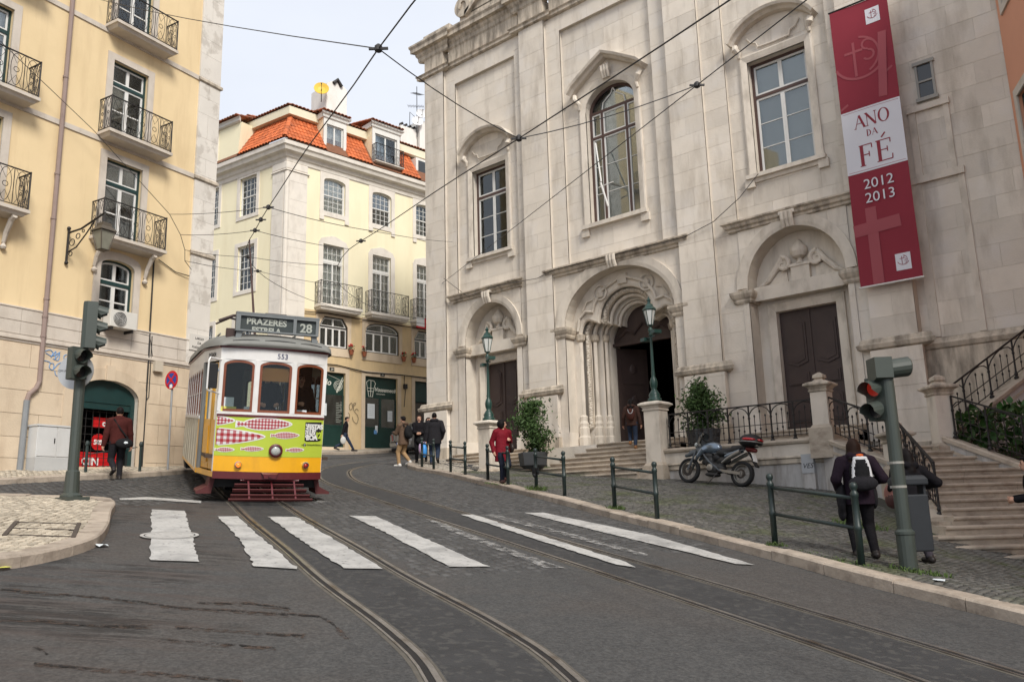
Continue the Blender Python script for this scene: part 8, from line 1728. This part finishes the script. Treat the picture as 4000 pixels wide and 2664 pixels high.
def person(label, loc, face, H, mats_, lf=(0, 0, 0), rf=(0, 0, 0), lh=None, rh=None, lean=0.0, look=0.0, coat=0.0, hair='short', bulk=1.0, h=.0095, heel=(0, 0), curl=.8, nod=0.0, hood=False):
    """local: +y is forward, +x the person's right.  mats_: skin, hair, top, trousers, shoes"""
    s = H; P = []; V_ = Vector; c, sn = math.cos(lean), math.sin(lean)
    hipz = .515 * s - .35 * max(0, abs(lf[1] - rf[1]) - .3) * .2; hip = V_((0, (lf[1] + rf[1]) / 2 * .55, hipz)); 
    def tor(x, y, z): y2 = y * c + z * sn; z2 = -y * sn + z * c; return V_((hip.x + x * s, hip.y + y2 * s, hip.z + z2 * s))
    E = lambda cc, r_, mi, rot=None: P.append(('e', tuple(cc), tuple(q * s for q in r_), rot, mi)); C = lambda a, b, ra, rb, mi: P.append(('c', tuple(a), tuple(b), ra * s, rb * s, mi)); b = bulk
    E(tor(0, 0, .0), (.098 * b, .070 * b, .075), 3 if coat <= 0 else 2); E(tor(0, .0, .225), (.106 * b, .072 * b, .095), 2); C(tor(-.080, 0, .288), tor(.080, 0, .288), .044 * b, .044 * b, 2); C(tor(-.03, -.005, .318), tor(.03, -.005, .318), .036, .036, 2)
    T = lambda a, c_, ra, rb, mi: P.append(('t', tuple(a), tuple(c_), tuple(q * s for q in ra), tuple(q * s for q in rb), mi))
    T(tor(0, 0, .27), tor(0, 0, -.03 - coat), (.100 * b, .064 * b), (.104 * b + coat * .12, .078 * b + coat * .12), 2)
    for sx, ft, he in ((-1, lf, heel[0]), (1, rf, heel[1])):
        hp = hip + V_((sx * .052 * s, 0, -.01 * s)); an = V_((sx * .055 * s + ft[0], ft[1], ft[2] + .048 * s + he * .05 * s)); kn, an = ik(hp, an, .245 * s, .235 * s, (sx * .06, 1, 0)); C(hp, kn, .058 * b, .041 * b, 3); C(kn, an + V_((0, 0, .01 * s)), .041 * b, .031 * b, 3)
        toe = V_((an.x + sx * .012 * s, an.y + (.105 - .02 * he) * s, ft[2] + (.020 + 0 * he) * s)); hl = V_((an.x, an.y - .030 * s, an.z - (.026 - .0 * he) * s)); C(hl, toe, .029, .022, 4); C(an + V_((0, 0, .005)), hl, .030, .028, 4)
    for sx, hd in ((-1, lh), (1, rh)):
        sh = tor(sx * .108 * b, 0, .278); tg = V_(hd) * 1.0 if hd else V_((sx * .165 * s * b, .03 * s, .47 * s)); 
        el, wr = ik(sh, tg, .172 * s, .150 * s, (sx * .55, -1, -.25)); C(sh, el, .045 * b, .038 * b, 2); C(el, wr, .038 * b, .030 * b, 2); d = (wr - el).normalized(); up = V_((sx, 0, 0)) - d * sx * d.x
        if up.length < .2: up = V_((0, 0, 1)) - d * d.z
        up.normalize(); ac = d.cross(up).normalized(); pm = wr + d * .042 * s; C(wr + d * .008 * s, pm, .017, .020, 0)
        for i in range(4):
            k0 = pm + ac * (.0105 * (i - 1.5) * s * 1.25) + d * .012 * s; f1 = k0 + (d * math.cos(curl * .5) - up * math.sin(curl * .5)) * .022 * s; L_ = (.020, .025, .024, .018)[i] * s; f2 = f1 + (d * math.cos(curl * 1.3) - up * math.sin(curl * 1.3)) * L_; C(k0, f1, .0062, .0058, 0); C(f1, f2, .0058, .0048, 0)
        th = wr + d * .018 * s + V_((0, 1, 0)) * .014 * s; C(th, th + (d * .7 + V_((0, .7, 0)) - up * .3).normalized() * .026 * s, .0075, .006, 0)
    nk = tor(0, .004, .325); hc = tor(0, .018, .405) + V_((0, nod * .02, 0)); C(nk - V_((0, 0, .02 * s)), hc - V_((0, 0, .03 * s)), .034, .031, 0)
    a = look; ca, sa = math.cos(a), math.sin(a); rot = np.array(((ca, -sa, 0), (sa, ca, 0), (0, 0, 1.)))
    def hd_(x, y, z): return hc + V_((ca * x - sa * y, sa * x + ca * y, z)) * s
    E(hc, (.041, .053, .062), 0, rot); E(hd_(0, .014, -.034), (.031, .036, .034), 0, rot); C(hd_(0, .050, .006), hd_(0, .061, -.014), .006, .0085, 0); E(hd_(0, .050, -.036), (.014, .006, .005), 5, rot)
    for sx in (-1, 1): E(hd_(sx * .042, -.002, -.006), (.006, .012, .017), 0, rot); E(hd_(sx * .017, .0475, .004), (.0075, .004, .004), 6, rot); E(hd_(sx * .017, .0480, .017), (.012, .004, .003), 1, rot)
    E(hd_(0, -.012, .016), (.046, .055, .058), 1, rot); E(hd_(0, .022, .050), (.036, .034, .020), 1, rot)
    if hair == 'long': C(hd_(0, -.026, .0), hd_(0, -.052, -.13), .053, .050, 1); C(hd_(-.036, -.006, .01), hd_(-.050, -.012, -.12), .022, .018, 1); C(hd_(.036, -.006, .01), hd_(.050, -.012, -.12), .022, .018, 1)
    if hair == 'bob': E(hd_(0, -.022, .0), (.070, .064, .074), 1, rot); E(hd_(-.03, -.01, -.04), (.03, .04, .035), 1, rot); E(hd_(.03, -.02, -.04), (.03, .04, .035), 1, rot)
    if hood or coat > 0: C(tor(-.05, -.045, .325), tor(.05, -.045, .325), .030, .030, 2); C(tor(-.045, .01, .335), tor(.045, .01, .335), .028, .028, 2)
    me = sdf_mesh('person', P, h, [mats_[0], mats_[1], mats_[2], mats_[3], mats_[4], mat('lips', (.30, .11, .09), .5, .0), mat('eyes', (.03, .02, .018), .3, .0)], .018 * s / 1.7)
    o = link('person', me); o.location = loc; o.rotation_euler = (0, 0, face); props(o, label, 'person'); return o
def bag(name, label, cat, prims, m, loc, face, h=.011, extra=None):
    o = link(name, sdf_mesh(name, prims, h, m, .02)); o.location = loc; o.rotation_euler = (0, 0, face); props(o, label, cat)
    if extra: 
        for nm, pts, r_, mm in extra: mb = MB(); mb.tube(pts, r_, 6); q = mb.obj(nm, mm, None); q.parent = o
    return o
def facing(dx, dy): return math.atan2(-dx, dy)     # local +y points along (dx,dy)
BLK = cloth('black', (.013, .012, .014)); BLK2 = cloth('charcoal', (.022, .021, .024)); JEAN = cloth('denim', (.030, .042, .070)); SHOE = mat('dark_shoes', (.018, .014, .013), .5, .1); NAVY = cloth('navy', (.014, .017, .028)); STR = cloth('strap', (.016, .016, .017))
away = facing(-.65, .76)
# man in maroon jacket walking to the shop door
q = gp(-19.7, 8.7, 0); F1 = facing(-.95, .25)
person('man in a maroon jacket with a black shoulder bag walking towards the shop door', q, F1, 1.72, (SK2, HAIRB, cloth('maroon', (.060, .016, .014)), BLK2, SHOE), lf=(0, -.22, .10), rf=(0, .16, 0), lh=(-.31, -.02, .80), rh=(.30, .10, .80), bulk=1.08, heel=(.9, 0), h=.011)
bag('shoulder_bag', 'black shoulder bag with a white label on the back of the man in maroon', 'bag', [('e', (.10, -.20, .83), (.19, .07, .12), None, 0), ('e', (.12, -.26, .84), (.05, .02, .025), None, 1)], [STR, MATS['white_paper']], q, F1, .012, [('strap', [(.18, -.16, .95), (.02, -.165, 1.15), (-.13, -.10, 1.40), (-.12, .05, 1.40)], .018, STR)])
q = gp(-31.3, 24.3); F2 = facing(.55, .83)
person('man in a black jacket and jeans striding past the green shops', q, F2, 1.68, (SK, HAIRB, BLK, JEAN, SHOE), lf=(0, .40, .02), rf=(0, -.42, .06), lh=(-.24, .12, .78), rh=(.24, -.14, .78), lean=.10, heel=(0, .9), h=.013)
bag('carrier_bag', 'white plastic carrier bag held by the man striding past the shops', 'bag', [('e', (.28, -.10, .50), (.05, .13, .18), None, 0), ('c', (.26, -.12, .68), (.25, -.13, .76), .03, .015, 0)], [mat('thin_white_plastic', (.50, .50, .48), .5, .08)], q, F2, .015)
q = gp(-22.75, 20.3, 0); F3 = facing(-.85, -.05)
person('man in a tan jacket and khaki trousers with a backpack holding a camera', q, F3, 1.84, (SK, HAIRB, cloth('tan', (.115, .075, .052)), cloth('khaki', (.33, .215, .115)), mat('white_trainers', (.62, .60, .57), .5, .05)), lf=(0, .12, 0), rf=(.02, -.18, .05), lh=(-.10, .38, 1.24), rh=(.10, .40, 1.24), coat=.06, bulk=1.06, heel=(0, .6), h=.012, hood=True)
bag('backpack', 'dark backpack on the back of the man in the tan jacket', 'backpack', [('e', (0, -.26, 1.22), (.17, .13, .26), None, 0), ('e', (0, -.34, 1.12), (.13, .07, .13), None, 0)], [STR], q, F3, .013, [('strap', [(-.12, -.2, 1.42), (-.13, 0, 1.55), (-.14, .13, 1.40), (-.17, .05, 1.1)], .022, STR), ('strap', [(.12, -.2, 1.42), (.13, 0, 1.55), (.14, .13, 1.40), (.17, .05, 1.1)], .022, STR)])
bag('camera', 'black camera held in front of the man in the tan jacket', 'camera', [('e', (0, .46, 1.27), (.075, .04, .05), None, 0), ('c', (0, .48, 1.27), (0, .58, 1.27), .04, .038, 0)], [M_TK], q, F3, .012, [('strap', [(-.07, .46, 1.27), (-.08, .42, 1.0), (.02, .40, .86), (.07, .44, 1.2)], .008, STR)])
q = gp(-22.48, 20.84); F4 = facing(.72, -.69)
person('smiling woman in a black jacket facing the square with clasped hands', q, F4, 1.76, (SK, HAIRD, BLK, BLK, SHOE), lh=(-.03, .26, 1.05), rh=(.05, .26, 1.05), coat=.05, hair='long', h=.012)
bag('handbag', 'black handbag hanging in front of the smiling woman in black', 'bag', [('e', (-.05, .21, .80), (.17, .07, .15), None, 0)], [STR], q, F4, .014, [('strap', [(-.18, .2, .92), (-.16, .1, 1.3), (-.13, -.02, 1.50)], .012, STR)])
q = gp(-22.55, 21.36); person('brown haired woman half hidden behind the man in the black coat', q, F4, 1.66, (SK, HAIRD, BLK2, BLK, SHOE), coat=.05, hair='long', look=.5, h=.013)
q = gp(-21.1, 20.28); F6 = facing(-.72, .69)
person('broad man in a black coat and jeans seen from behind carrying bags', q, F6, 1.85, (SK, HAIRB, BLK2, JEAN, SHOE), lf=(0, .14, 0), rf=(0, -.20, .05), lh=(-.30, .05, .86), rh=(.26, .06, .95), coat=.09, bulk=1.16, heel=(0, .9), h=.012)
bag('blue_carrier_bag', 'bright blue plastic bag carried by the man in the black coat', 'bag', [('e', (-.36, .02, .50), (.10, .13, .24), None, 0), ('c', (-.33, .03, .72), (-.31, .05, .83), .035, .015, 0)], [mat('blue_plastic', (.05, .25, .62), .45, .12, 6)], q, F6, .014)
bag('patterned_carrier_bag', 'lilac patterned bag behind the blue bag of the man in the black coat', 'bag', [('e', (-.50, .08, .58), (.06, .12, .18), None, 0), ('c', (-.45, .06, .74), (-.33, .05, .84), .02, .012, 0)], [mat('lilac_plastic', (.42, .30, .44), .5, .3, 18)], q, F6, .014)
q = gp(-14.42, 16.3); F7 = facing(.83, -.35)
person('woman in a dark red quilted coat walking along the pavement and looking back', q, F7, 1.66, (SK, HAIRB, cloth('dark_red', (.155, .010, .018), .6), NAVY, mat('brown_shoes', (.06, .018, .014), .5, .1)), lf=(0, -.10, .04), rf=(0, .14, 0), lh=(-.16, .12, 1.10), rh=(.24, -.02, .82), coat=.15, hair='bob', look=1.15, bulk=1.06, heel=(.6, 0), h=.010)
bag('handbag', 'dark brown handbag on the arm of the woman in the red coat', 'bag', [('e', (-.22, .10, .90), (.06, .11, .13), None, 0)], [mat('brown_leather', (.025, .016, .013), .45, .1)], q, F7, .012, [('strap', [(-.2, .04, 1.0), (-.15, .05, 1.25), (-.12, .02, 1.39)], .013, mat('tan_strap', (.42, .20, .04), .6, .1))])
q = Vector((-13.72, 21.50, 3.275)); F8 = facing(-.45, .89)
person('woman in a brown jacket, jeans and ankle boots climbing to the open church door', q, F8, 1.56, (SK2, HAIRB, cloth('dark_brown', (.060, .033, .026)), JEAN, mat('tan_boots', (.24, .11, .04), .7, .1)), lf=(0, .10, .155), rf=(0, -.12, 0), lh=(-.27, .06, .76), rh=(.27, -.02, .74), hair='long', coat=.03, h=.011)
bag('backpack', 'brown backpack with white trim on the woman climbing the church steps', 'backpack', [('e', (0, -.19, 1.04), (.13, .09, .18), None, 0)], [cloth('rust', (.075, .030, .024))], q, F8, .012, [('trim', [(-.08, -.27, 1.18), (-.05, -.275, 1.08), (0, -.28, 1.05), (.05, -.275, 1.08), (.08, -.27, 1.18)], .009, MATS['white_paper'])])
# the two women by the traffic light
q = gp(-3.92, 11.70); F9 = facing(-.55, .83)
person('brown haired woman in black with a black and white backpack, seen from behind', q, F9, 1.60, (SK, HAIRD, cloth('aubergine', (.020, .013, .020)), BLK, SHOE), lf=(-.01, .02, 0), rf=(.03, -.04, 0), lh=(-.24, .10, .92), rh=(.22, .14, 1.0), hair='long', look=-.45, bulk=1.12, coat=.05, h=.009)
wht = mat('white_nylon', (.55, .55, .56), .6, .1)
bag('backpack', 'black backpack with white panels and an orange tab on the woman by the barrier', 'backpack', [('e', (0, -.20, 1.10), (.145, .10, .23), None, 0), ('e', (0, -.265, .97), (.19, .07, .10), None, 2), ('c', (-.12, -.265, 1.0), (-.085, -.25, 1.26), .018, .02, 1), ('c', (.12, -.265, 1.0), (.085, -.25, 1.26), .018, .02, 1), ('c', (-.07, -.235, 1.30), (.07, -.235, 1.30), .025, .025, 1), ('e', (0, -.235, 1.345), (.05, .022, .016), None, 3), ('e', (0, -.285, 1.13), (.075, .02, .15), None, 0)], [STR, wht, BLK2, mat('orange_tab', (.65, .12, .02), .6, .0)], q, F9, .008, [('strap', [(-.09, -.15, 1.30), (-.11, -.02, 1.36), (-.12, .1, 1.22)], .018, STR), ('strap', [(.09, -.15, 1.30), (.11, -.02, 1.36), (.12, .1, 1.22)], .018, STR)])
bag('folded_jacket', 'dark jacket hanging over the arm of the woman with the backpack', 'jacket', [('e', (-.23, .02, .80), (.06, .11, .22), None, 0), ('e', (.20, .05, .80), (.05, .10, .17), None, 0), ('e', (-.22, .08, .60), (.05, .10, .12), None, 0)], [BLK2], q, F9, .010)
q = gp(-3.46, 12.38); F10 = facing(-.75, .66)
person('woman in a black coat and grey trousers standing behind the traffic light pole', q, F10, 1.55, (SK, HAIRB, BLK, cloth('grey', (.060, .052, .062)), SHOE), lf=(-.02, .03, 0), rf=(.04, -.08, 0), lh=(-.22, .14, .90), rh=(.36, .16, 1.02), coat=.16, hair='long', bulk=1.1, h=.009, hood=True)
bag('shoulder_bag', 'dusty pink shoulder bag on the woman behind the traffic light', 'bag', [('e', (-.27, -.02, .92), (.075, .17, .15), None, 0), ('e', (-.29, -.06, .83), (.07, .17, .11), None, 1)], [mat('pink_leather', (.36, .155, .135), .6, .1), mat('plum_leather', (.10, .04, .04), .6, .1)], q, F10, .009, [('strap', [(-.26, .06, 1.05), (-.17, .02, 1.30), (-.25, -.1, 1.05)], .014, MATS['pink_leather'])])
v = LA(8.05, 13.15); q = Vector((v.x, v.y, .515)); person('man in a black jacket standing at the foot of the stairs at the frame edge', q, facing(-.8, -.3), 1.70, (SK, HAIRB, BLK, BLK, SHOE), lh=(-.06, .24, 1.02), rh=(.05, .25, 1.04), coat=.05, h=.010)
# people in the tram
def in_tram(x, y, z): return TP + TROT @ Vector((x, y, z))
person('tram driver in a dark uniform behind the middle windscreen', in_tram(.0, .72, .86), facing(f_.x, f_.y), 1.66, (SK, HAIRB, NAVY, NAVY, SHOE), lh=(-.16, .30, .95), rh=(.16, .30, .95), h=.013); person('passenger in dark clothes standing beside the tram driver', in_tram(.66, .80, .86), facing(f_.x, f_.y), 1.62, (SK, HAIRD, BLK2, BLK, SHOE), rh=(.1, .3, .98), h=.013)
# ---------------------------------------------------------------- motorcycle
M_MB = mat('silver_blue_paint', (.17, .215, .27), .28, .06, 4, metal=.55, coat=.6); M_MG = mat('grey_plastic', (.085, .095, .105), .5, .1); M_RUB = mat('tyre_rubber', (.016, .016, .017), .85, .15, 20); M_ALU = mat('worn_alloy', (.30, .29, .27), .4, .12, 10, metal=.8); M_SEAT = mat('black_vinyl', (.014, .014, .015), .5, .1)
a_ = gp(-10.78, 19.42); b_ = gp(-9.22, 19.22); dm = (a_ - b_); yw = math.atan2(dm.y, dm.x); pt = math.atan2(dm.z, math.hypot(dm.x, dm.y))
moto = thing('motorcycle', 'silver blue touring motorcycle with a black top box parked by the terrace wall', 'motorcycle', tuple(b_), rot=(Matrix.Rotation(yw, 3, 'Z') @ Matrix.Rotation(-pt, 3, 'Y') @ Matrix.Rotation(R(8), 3, 'X')))
WBm = dm.length   # local x forward, y left, z up; rear axle above the origin
def wheel(x, r_, w, disc):
    mb = MB(); n = 30; mb.loft([[(x + rr * math.cos(2 * math.pi * k / n), yy, r_ + rr * math.sin(2 * math.pi * k / n)) for k in range(n)] for rr, yy in ((r_ - .085, -w * .35), (r_ - .03, -w * .5), (r_ - .006, -w * .3), (r_, 0), (r_ - .006, w * .3), (r_ - .03, w * .5), (r_ - .085, w * .35), (r_ - .085, -w * .35))], cap=False); t = mb.obj('wheel', M_RUB, moto, True)
    mb = MB(); mb.loft([[(x + rr * math.cos(2 * math.pi * k / n), yy, r_ + rr * math.sin(2 * math.pi * k / n)) for k in range(n)] for rr, yy in ((r_ - .082, -w * .32), (r_ - .10, -w * .30), (r_ - .108, 0), (r_ - .10, w * .30), (r_ - .082, w * .32), (r_ - .082, -w * .32))], cap=False); mb.obj('rim', M_ALU, t, True); mb = MB(); mb.lathe([(.045, -.08), (.045, .08)], 14, (x, 0, r_), 'y')
    for k in range(18): a = 2 * math.pi * k / 18; b = a + (.35 if k % 2 else -.35); mb.tube([(x + .04 * math.cos(b), .05 * (-1) ** k, r_ + .04 * math.sin(b)), (x + (r_ - .1) * math.cos(a), 0, r_ + (r_ - .1) * math.sin(a))], .004, 4)
    mb.obj('spokes', M_ALU, t); mb = MB(); mb.loft([[(x + rr * math.cos(2 * math.pi * k / 24), yy, r_ + rr * math.sin(2 * math.pi * k / 24)) for k in range(24)] for rr, yy in ((.07, .075), (disc, .075), (disc, .082), (.07, .082))], cap=False); mb.obj('brake_disc', mat('dark_disc', (.05, .045, .042), .45, .2, metal=.6), t)
wheel(0, .315, .15, .12); wheel(WBm, .325, .12, .15); W = WBm
def mpart(nm, m, prims, parent=moto, h=.012, k=.03): o = link(nm, sdf_mesh(nm, [p + (0,) for p in prims], h, [m], k)); o.parent = parent; return o
mpart('fuel_tank', M_MB, [('e', (.92, 0, .93), (.26, .155, .15), None), ('e', (1.08, 0, .90), (.16, .17, .12), None), ('c', (1.12, .14, .86), (1.26, .13, .70), .07, .05), ('c', (1.12, -.14, .86), (1.26, -.13, .70), .07, .05)])
mpart('front_fairing', M_MG, [('e', (1.28, 0, .86), (.15, .14, .10), None), ('c', (1.24, .11, .80), (1.34, .08, .62), .06, .04), ('c', (1.24, -.11, .80), (1.34, -.08, .62), .06, .04), ('c', (1.36, 0, .82), (1.72, 0, .70), .075, .045), ('c', (1.36, .0, .86), (1.60, 0, .80), .05, .04)])
mpart('seat', M_SEAT, [('e', (.62, 0, .80), (.20, .14, .11), None), ('c', (.62, 0, .82), (.22, 0, .90), .10, .085), ('c', (.30, 0, .92), (.02, 0, .97), .09, .07), ('e', (.74, 0, .68), (.14, .13, .12), None)])
mpart('tail_panel', M_MB, [('c', (.45, .10, .72), (.10, .09, .88), .045, .03), ('c', (.45, -.10, .72), (.10, -.09, .88), .045, .03)]); mpart('rear_light', mat('dark_red_lens', (.10, .012, .012), .3, .1), [('c', (-.10, 0, .94), (-.30, 0, .90), .07, .055)])
mpart('engine', mat('black_engine', (.028, .027, .027), .5, .2, 12), [('e', (.82, 0, .40), (.22, .15, .16), None), ('e', (.98, 0, .58), (.14, .12, .16), None), ('e', (.62, 0, .42), (.14, .14, .12), None), ('e', (.85, 0, .25), (.22, .12, .06), None), ('c', (1.1, 0, .75), (1.15, 0, .55), .06, .06), ('e', (.62, 0, .62), (.26, .10, .12), None), ('e', (1.02, 0, .72), (.16, .13, .10), None)])
mb = MB(); mb.lathe([(.085, .14), (.085, .17), (.03, .18)], 18, (.86, 0, .42), 'y'); mb.obj('clutch_cover', M_ALU, moto); mb = MB()
for s in (-.085, .085): mb.tube([(W, s, .325), (W - .10, s, .56), (W - .26, s * .8, .98)], [.028, .028, .022], 8)
mb.obj('fork', M_MG, moto); mb = MB(); mb.tube([(1.18, .10, .80), (.92, .13, .56), (.66, .12, .40), (.55, .12, .33)], .026, 8); mb.tube([(1.18, -.10, .80), (.92, -.13, .56), (.66, -.12, .40), (.55, -.12, .33)], .026, 8); mb.tube([(.85, .1, .78), (.4, .1, .80), (-.05, .08, .90)], .018, 6); mb.obj('frame', M_MG, moto)
mb = MB(); mb.bar((.60, .11, .36), (0, .10, .315), .04, .07); mb.bar((.60, -.11, .36), (0, -.10, .315), .04, .07); mb.obj('swing_arm', M_ALU, moto)
for s in (-1, 1): mb = MB(); mb.tube([(.52, s * .14, .55), (.36, s * .16, .66), (.16, s * .17, .77)], [.03, .042, .05], 12); mb.tube([(.16, s * .17, .77), (.02, s * .17, .84)], .05, 12); mb.obj('silencer', M_ALU, moto)
mb = MB(); mb.tube([(1.05, .38, 1.10), (1.12, .20, 1.12), (1.16, 0, 1.08), (1.12, -.20, 1.12), (1.05, -.38, 1.10)], .014, 8); hb = mb.obj('handlebar', M_SEAT, moto)
for s in (-1, 1):
    mb = MB(); mb.tube([(1.03, s * .40, 1.095), (1.08, s * .27, 1.115)], .020, 8); mb.obj('grip', M_SEAT, hb); mb = MB(); mb.tube([(1.10, s * .22, 1.12), (1.08, s * .32, 1.30)], .007, 5); mb.obox((1.08, s * .36, 1.32), (0, 1, 0), (1, 0, 0), (0, 0, 1), .07, .015, .04); mb.obj('mirror', M_SEAT, hb)
mb = MB(); mb.loft([[(1.26, -.17, .92), (1.40, -.08, .92), (1.40, .08, .92), (1.26, .17, .92)], [(1.20, -.16, 1.16), (1.33, -.08, 1.18), (1.33, .08, 1.18), (1.20, .16, 1.16)], [(1.15, -.11, 1.27), (1.24, -.06, 1.31), (1.24, .06, 1.31), (1.15, .11, 1.27)]], cap=False, closed=False); mb.obj('windscreen', mat('smoked_screen', (.03, .033, .035), .2, .1, spec=.6), moto); mpart('headlamp', MATS['headlamp_glass'], [('e', (1.40, 0, .98), (.06, .12, .08), None)], h=.015)
mb = MB(); mb.tube([(.62, .15, .30), (.72, .36, -.0)], .014, 6); mb.bar((.72, .34, .005), (.72, .42, .005), .05, .012); mb.obj('side_stand', M_IRON, moto); mb = MB(); mb.bar((.52, .13, .32), (.52, .28, .32), .03, .03); mb.bar((.52, -.13, .32), (.52, -.28, .32), .03, .03); mb.obj('footrest', M_IRON, moto)
mb = MB(); mb.obox((-.30, 0, .72), (.35, 0, 1), (0, 1, 0), (1, 0, -.35), .10, .09, .004); mb.obj('number_plate', M_WHITE, moto); mb = MB(); mb.bar((-.12, 0, .86), (-.36, 0, .56), .10, .02); mb.bar((-.30, 0, .62), (-.40, 0, .50), .16, .03); mb.obj('mudguard', M_SEAT, moto)
tb = mpart('top_box', M_SEAT, [('e', (-.16, 0, 1.14), (.29, .25, .17), None), ('e', (-.16, 0, 1.08), (.29, .25, .11), None)]); mb = MB(); n = 26; mb.tube([(-.16 + .30 * math.cos(2 * math.pi * k / n), .262 * math.sin(2 * math.pi * k / n), 1.09) for k in range(n)], .016, 6, closed=True); mb.obj('trim_band', M_ALU, tb)
mb = MB(); mb.tube([(-.16 + .285 * math.cos(t), .25 * math.sin(t), 1.15) for t in [R(70) + R(70) * k / 8 for k in range(9)]], [.012, .03, .034, .036, .036, .034, .03, .022, .01], 8); mb.tube([(-.16 + .285 * math.cos(t), .25 * math.sin(t), 1.15) for t in [R(150) + R(60) * k / 8 for k in range(9)]], [.01, .022, .03, .03, .03, .03, .03, .022, .01], 8); mb.obj('reflector', mat('red_reflector', (.45, .01, .015), .2, .1, spec=.7), tb); mb = MB(); mb.box(-.4, .05, -.1, .1, 1.0, 1.03); mb.obj('rack', M_ALU, moto)
# ---------------------------------------------------------------- parked silver hatchback, seen from behind
cy_ = facing(.06, 1.0); c0 = gp(-29.6, 26.3, 0); c1 = gp(-29.45, 30.2, 0); cp = math.atan2(c1.z - c0.z, 3.9); car = thing('parked_car', 'silver grey hatchback with red tail lights parked beyond the people at the church corner', 'car', tuple(c0), rot=(Matrix.Rotation(cy_, 3, 'Z') @ Matrix.Rotation(cp, 3, 'X')))
M_CAR = mat('silver_car_paint', (.33, .34, .35), .3, .05, 3, metal=.6, coat=.5); M_CGL = mat('car_glass', (.05, .065, .065), .08, .1, spec=.7); M_RLT = mat('tail_lamp', (.40, .010, .012), .25, .1, spec=.6)
def ring(y, z0, z1, w0, w1, sh): return [(-w0, y, z0), (-w0 - .03, y, (z0 + sh) / 2), (-w0, y, sh), (-w1, y, z1 - .06), (-w1 + .08, y, z1), (w1 - .08, y, z1), (w1, y, z1 - .06), (w0, y, sh), (w0 + .03, y, (z0 + sh) / 2), (w0, y, z0)]
mb = MB(); mb.loft([ring(*q) for q in ((-.02, .34, .72, .74, .70, .66), (.0, .28, .98, .79, .74, .92), (.10, .24, 1.02, .80, .70, .95), (.42, .22, 1.42, .81, .62, .96), (.8, .22, 1.46, .82, .60, .97), (1.6, .22, 1.46, .82, .60, .97), (2.3, .22, 1.40, .82, .60, .96), (2.95, .22, 1.0, .81, .68, .92), (3.6, .26, .88, .79, .66, .80), (3.85, .34, .70, .70, .6, .62))]); mb.obj('body', M_CAR, car, bevel=.02)
mb = MB(); mb.quad((-.58, .075, 1.02), (.58, .075, 1.02), (.50, .375, 1.38), (-.50, .375, 1.38)); mb.obj('rear_window', M_CGL, car)
for s in (-1, 1):
    mb = MB(); mb.quad((s * .822, .55, .99), (s * .828, 2.6, .98), (s * .64, 2.25, 1.36), (s * .64, .62, 1.38)); mb.obj('side_window', M_CGL, car); mb = MB(); mb.loft([[(s * .56, -.03, .66), (s * .80, -.01, .66), (s * .80, .10, .66), (s * .56, .06, .66)], [(s * .62, -.02, .93), (s * .79, .02, .93), (s * .79, .12, .93), (s * .62, .08, .93)]]); mb.obj('tail_lamp', M_RLT, car)
    for y in (.72, 3.1): mb = MB(); mb.lathe([(.10, -.09), (.29, -.09), (.30, 0), (.29, .09), (.10, .09)], 22, (s * .74, y, .30), 'x'); w = mb.obj('wheel', M_RUB, car)
mb = MB(); mb.loft([[(-.80, -.06, z), (.80, -.06, z), (.82, .3, z), (-.82, .3, z)] for z in (.36, .58)]); mb.obj('bumper', M_CAR, car, bevel=.03); mb = MB(); mb.box(-.70, .70, -.075, -.05, .56, .60); mb.obj('bumper_strip', M_SEAT, car); mb = MB(); mb.box(-.26, .26, -.082, -.06, .44, .55); pt_ = mb.obj('number_plate', M_WHITE, car); mb = MB(); mb.box(-.26, -.20, -.086, -.082, .44, .55); mb.obj('plate_band', MATS['sign_blue'], pt_)
mb = MB(); mb.box(-.78, .78, .02, 3.7, .16, .28); mb.obj('underbody', M_TK, car)
